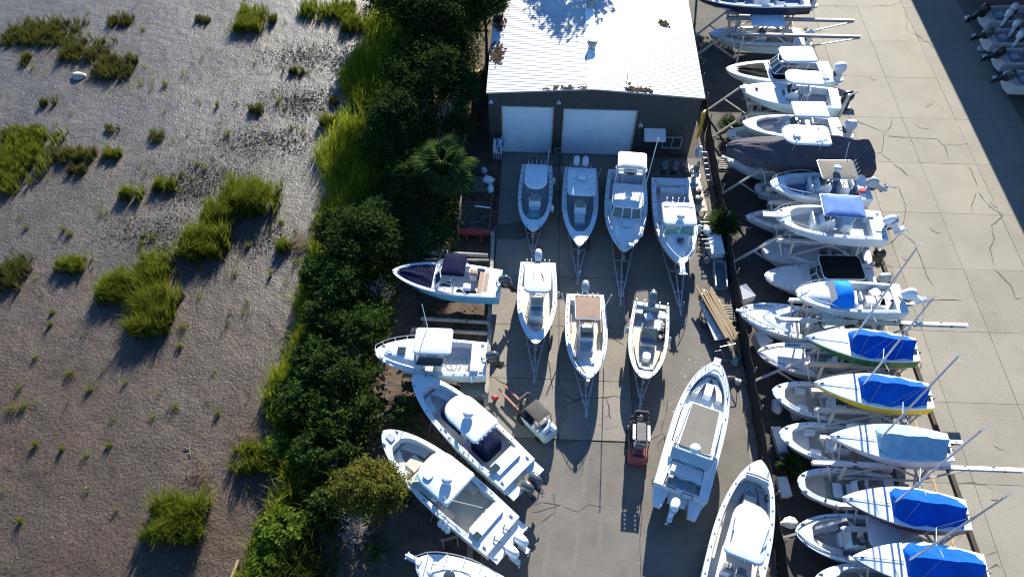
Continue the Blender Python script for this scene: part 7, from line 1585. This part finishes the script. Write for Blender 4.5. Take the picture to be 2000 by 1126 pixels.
# black mesh fence
fe = thing('mesh_fence', 'black mesh fence with slim posts between the yard and the rack', 'fence', (13.9, 28, 0)); FM = mat('black_shade_cloth', (.012, .012, .013), .9)
ys = [5 + 2.55 * k for k in range(19)]
for k, y in enumerate(ys):
    b = MB(); b.tube([(.06, y - 28, 0), (.02 + random.uniform(-.06, .06), y - 28 + random.uniform(-.1, .1), 2.15)], .04, 6); b.build('post', mat('fence_post', (.22, .20, .18), .8), fe, 40)
    if k < len(ys) - 1:
        b = MB(); n = 6; vs = []
        for i in range(n + 1):
            q = i / n; yy = y - 28 + 2.55 * q; vs += [(-.06 + .05 * math.sin(5 * q + k), yy, .02), (-.02 + .03 * math.sin(7 * q + k), yy, 1.65 - .10 * math.sin(pi * q))]
        vs += [(v[0] + .02, v[1], v[2]) for v in vs]; m_ = 2 * (n + 1)
        b.add(vs, [(2 * i, 2 * i + 1, 2 * i + 3, 2 * i + 2) for i in range(n)] + [(m_ + 2 * i, m_ + 2 * i + 2, m_ + 2 * i + 3, m_ + 2 * i + 1) for i in range(n)] + [(2 * i + 1, m_ + 2 * i + 1, m_ + 2 * i + 3, 2 * i + 3) for i in range(n)]); b.build('mesh_panel', FM, fe, 0)

# ------------------------------------------------------------------ forklifts
def forklift(label, x, y, rz, body, guard_m, mastm, forkm, tanks=False, big=False, fork_tip=None, lower=None):
    t = thing('forklift', label, 'forklift', (x, y, 0), rz)
    b = MB(); b.loft([[(px_, py_, z) for px_, py_ in rrect(lx, ly, .18, 3)] for lx, ly, z in ((2.1, 1.05, .32), (2.2, 1.12, .5), (2.15, 1.1, .72), (1.9, 1.0, .78))]); o = b.build('body', lower or body, t, 40); o.location = (-.25, 0, 0)
    b = MB(); b.loft([[(px_ - 1.05, py_, z) for px_, py_ in rrect(lx, ly, .3, 4, .05)] for lx, ly, z in ((.75, 1.1, .3), (.85, 1.16, .6), (.8, 1.12, 1.0), (.6, .98, 1.14))]); b.build('counterweight', body, t, 40)
    b = MB(); b.box(-1.18, 0, 1.16, .1, .7, .04); b.build('grille', BLK, t, 0)
    b = MB(); b.box(.35, 0, .80, .9, .95, .1); b.build('footwell', BLK, t, 0)
    b = MB(); b.prism([(p[0] - .45, p[1]) for p in rrect(.55, .6, .12, 3)], .8, 1.1); b.build('seat', VGREY, t, 40); b = MB(); b.box(-.72, 0, 1.35, .12, .55, .55); b.build('backrest', VGREY, t, 30)
    b = MB(); b.box(.55, 0, 1.05, .2, .85, .5); b.build('dashboard', BLK, t, 0)
    b = MB(); T = Matrix.Translation((.32, 0, 1.35)) @ Matrix.Rotation(R(-50), 4, 'Y'); b.tube([T @ Vector((.19 * math.cos(a), .19 * math.sin(a), 0)) for a in [2 * pi * k / 12 for k in range(12)]], .025, 5, close=True); b.bar(T @ Vector((0, 0, 0)), (.5, 0, 1.2), .04); b.build('steering_wheel', BLK, t, 40)
    for sg in (1, -1):
        b = MB(); b.tube([(.72, sg * .5, .75), (.50, sg * .46, 2.1)], .035, 5); b.build('guard_post', mastm, t, 40); b = MB(); b.tube([(-.85, sg * .5, 1.0), (-.75, sg * .46, 2.1)], .035, 5); b.build('guard_post', mastm, t, 40)
    if guard_m is not None: b = MB(); b.prism([(p[0] - .12, p[1]) for p in rrect(1.2, .98, .08, 3)], 2.1, 2.16, crown=.03); b.build('canopy', guard_m, t, 40)
    else:
        for k in range(6): b = MB(); b.bar((-.75 + .25 * k, -.48, 2.12), (-.75 + .25 * k, .48, 2.12), .05); b.build('guard_bar', mastm, t, 0)
        b = MB(); b.prism([(p[0] - .15, p[1]) for p in rrect(1.1, .5, .05, 3)], 2.14, 2.18); b.build('canopy', mat('grey_tarp_strip', (.14, .13, .13), .8, bump=(4, .6)), t, 40)
        for sg in (1, -1): b = MB(); b.prism([(p[0] - .2, p[1] + sg * .42) for p in rrect(.95, .16, .05, 3)], 2.14, 2.2); b.build('white_strip', PB, t, 40)
    for sg in (1, -1):
        b = MB(); b.bar((1.02, sg * .34, .1), (.98, sg * .34, 2.35), .09, .14); b.build('mast_rail', mastm, t, 0)
        b = MB(); b.bar((1.02, sg * .22, .1), (.98, sg * .22, 2.2), .07, .1); b.build('inner_rail', mastm, t, 0)
        b = MB(); fl = fork_tip or 1.1; b.bar((1.15, sg * .25, .62 if fork_tip else .1), (1.15 + fl, sg * .22, .62 if fork_tip else .1), .13, .05); b.bar((1.16, sg * .25, .1), (1.16, sg * .25, .75), .1, .05); b.build('fork', forkm, t, 0)
        for xx, r in ((.72, .34), (-.9, .27)):
            b = MB(); M = Matrix.Translation((xx, sg * .5, r)) @ Matrix.Rotation(R(90), 4, 'X'); b.lathe([(r * .6, -.12), (r * .95, -.13), (r, -.06), (r, .06), (r * .95, .13), (r * .6, .12)], 16, 0, M); w = b.build('wheel', RUBBER, t, 40)
            b = MB(); b.lathe([(r * .58, -.09), (r * .58, .09), (.05, .1)], 10, 0, M); b.build('rim', body, w, 40)
    for z in (.5, 1.3, 2.25, 2.35): b = MB(); b.bar((1.04, -.36, z), (1.04, .36, z), .08); b.build('cross_bar', mastm, t, 0)
    b = MB(); b.tube([(.95, 0, .2), (.95, 0, 2.0)], .05, 6); b.build('lift_ram', STEEL, t, 40)
    b = MB()
    for k in range(5): b.bar((1.18, -.5 + .25 * k, .55), (1.18, -.5 + .25 * k, 1.35), .04)
    b.bar((1.18, -.52, .55), (1.18, .52, .55), .07); b.bar((1.18, -.52, 1.35), (1.18, .52, 1.35), .06); b.build('load_backrest', mastm, t, 0)
    if tanks:
        for sy in (-.22, .18):
            b = MB(); b.lathe([(.05, -.42), (.16, -.36), (.18, -.2), (.18, .2), (.16, .36), (.05, .42)], 12, 0, Matrix.Translation((-1.05, sy, 1.28)) @ Matrix.Rotation(R(80), 4, 'X' if sy > 0 else 'Y')); b.build('gas_tank', W, t, 40)
    return t
DKS = mat('dark_grimy_steel', (.05, .05, .055), .5)
p = (0.63, 19.58); forklift('pale grey forklift with tan canopy and white gas tanks, forks toward the navy-covered boat', p[0], p[1], R(134), mat('pale_grey_paint', (.50, .55, .56), .45, noise=(2, .12)), mat('tan_canopy', (.055, .050, .045), .8, noise=(4, .15)), DKS, mat('red_brown_fork', (.28, .11, .08), .6), True, fork_tip=1.9)
p = (6.69, 18.55); forklift('red forklift with black mast parked behind the sage grey skiff', p[0], p[1], R(86), mat('faded_red_paint', (.26, .055, .05), .5, noise=(2, .15)), None, DKS, DKS, lower=mat('grimy_red_body', (.07, .03, .028), .6, noise=(3, .3)))
p = (-1.85, 20.95); lump('red_hub', 'bright red clamp on the tips of the pale forklift\'s forks', 'clamp', p, .6, (.22, .18, .3), RED, 50)
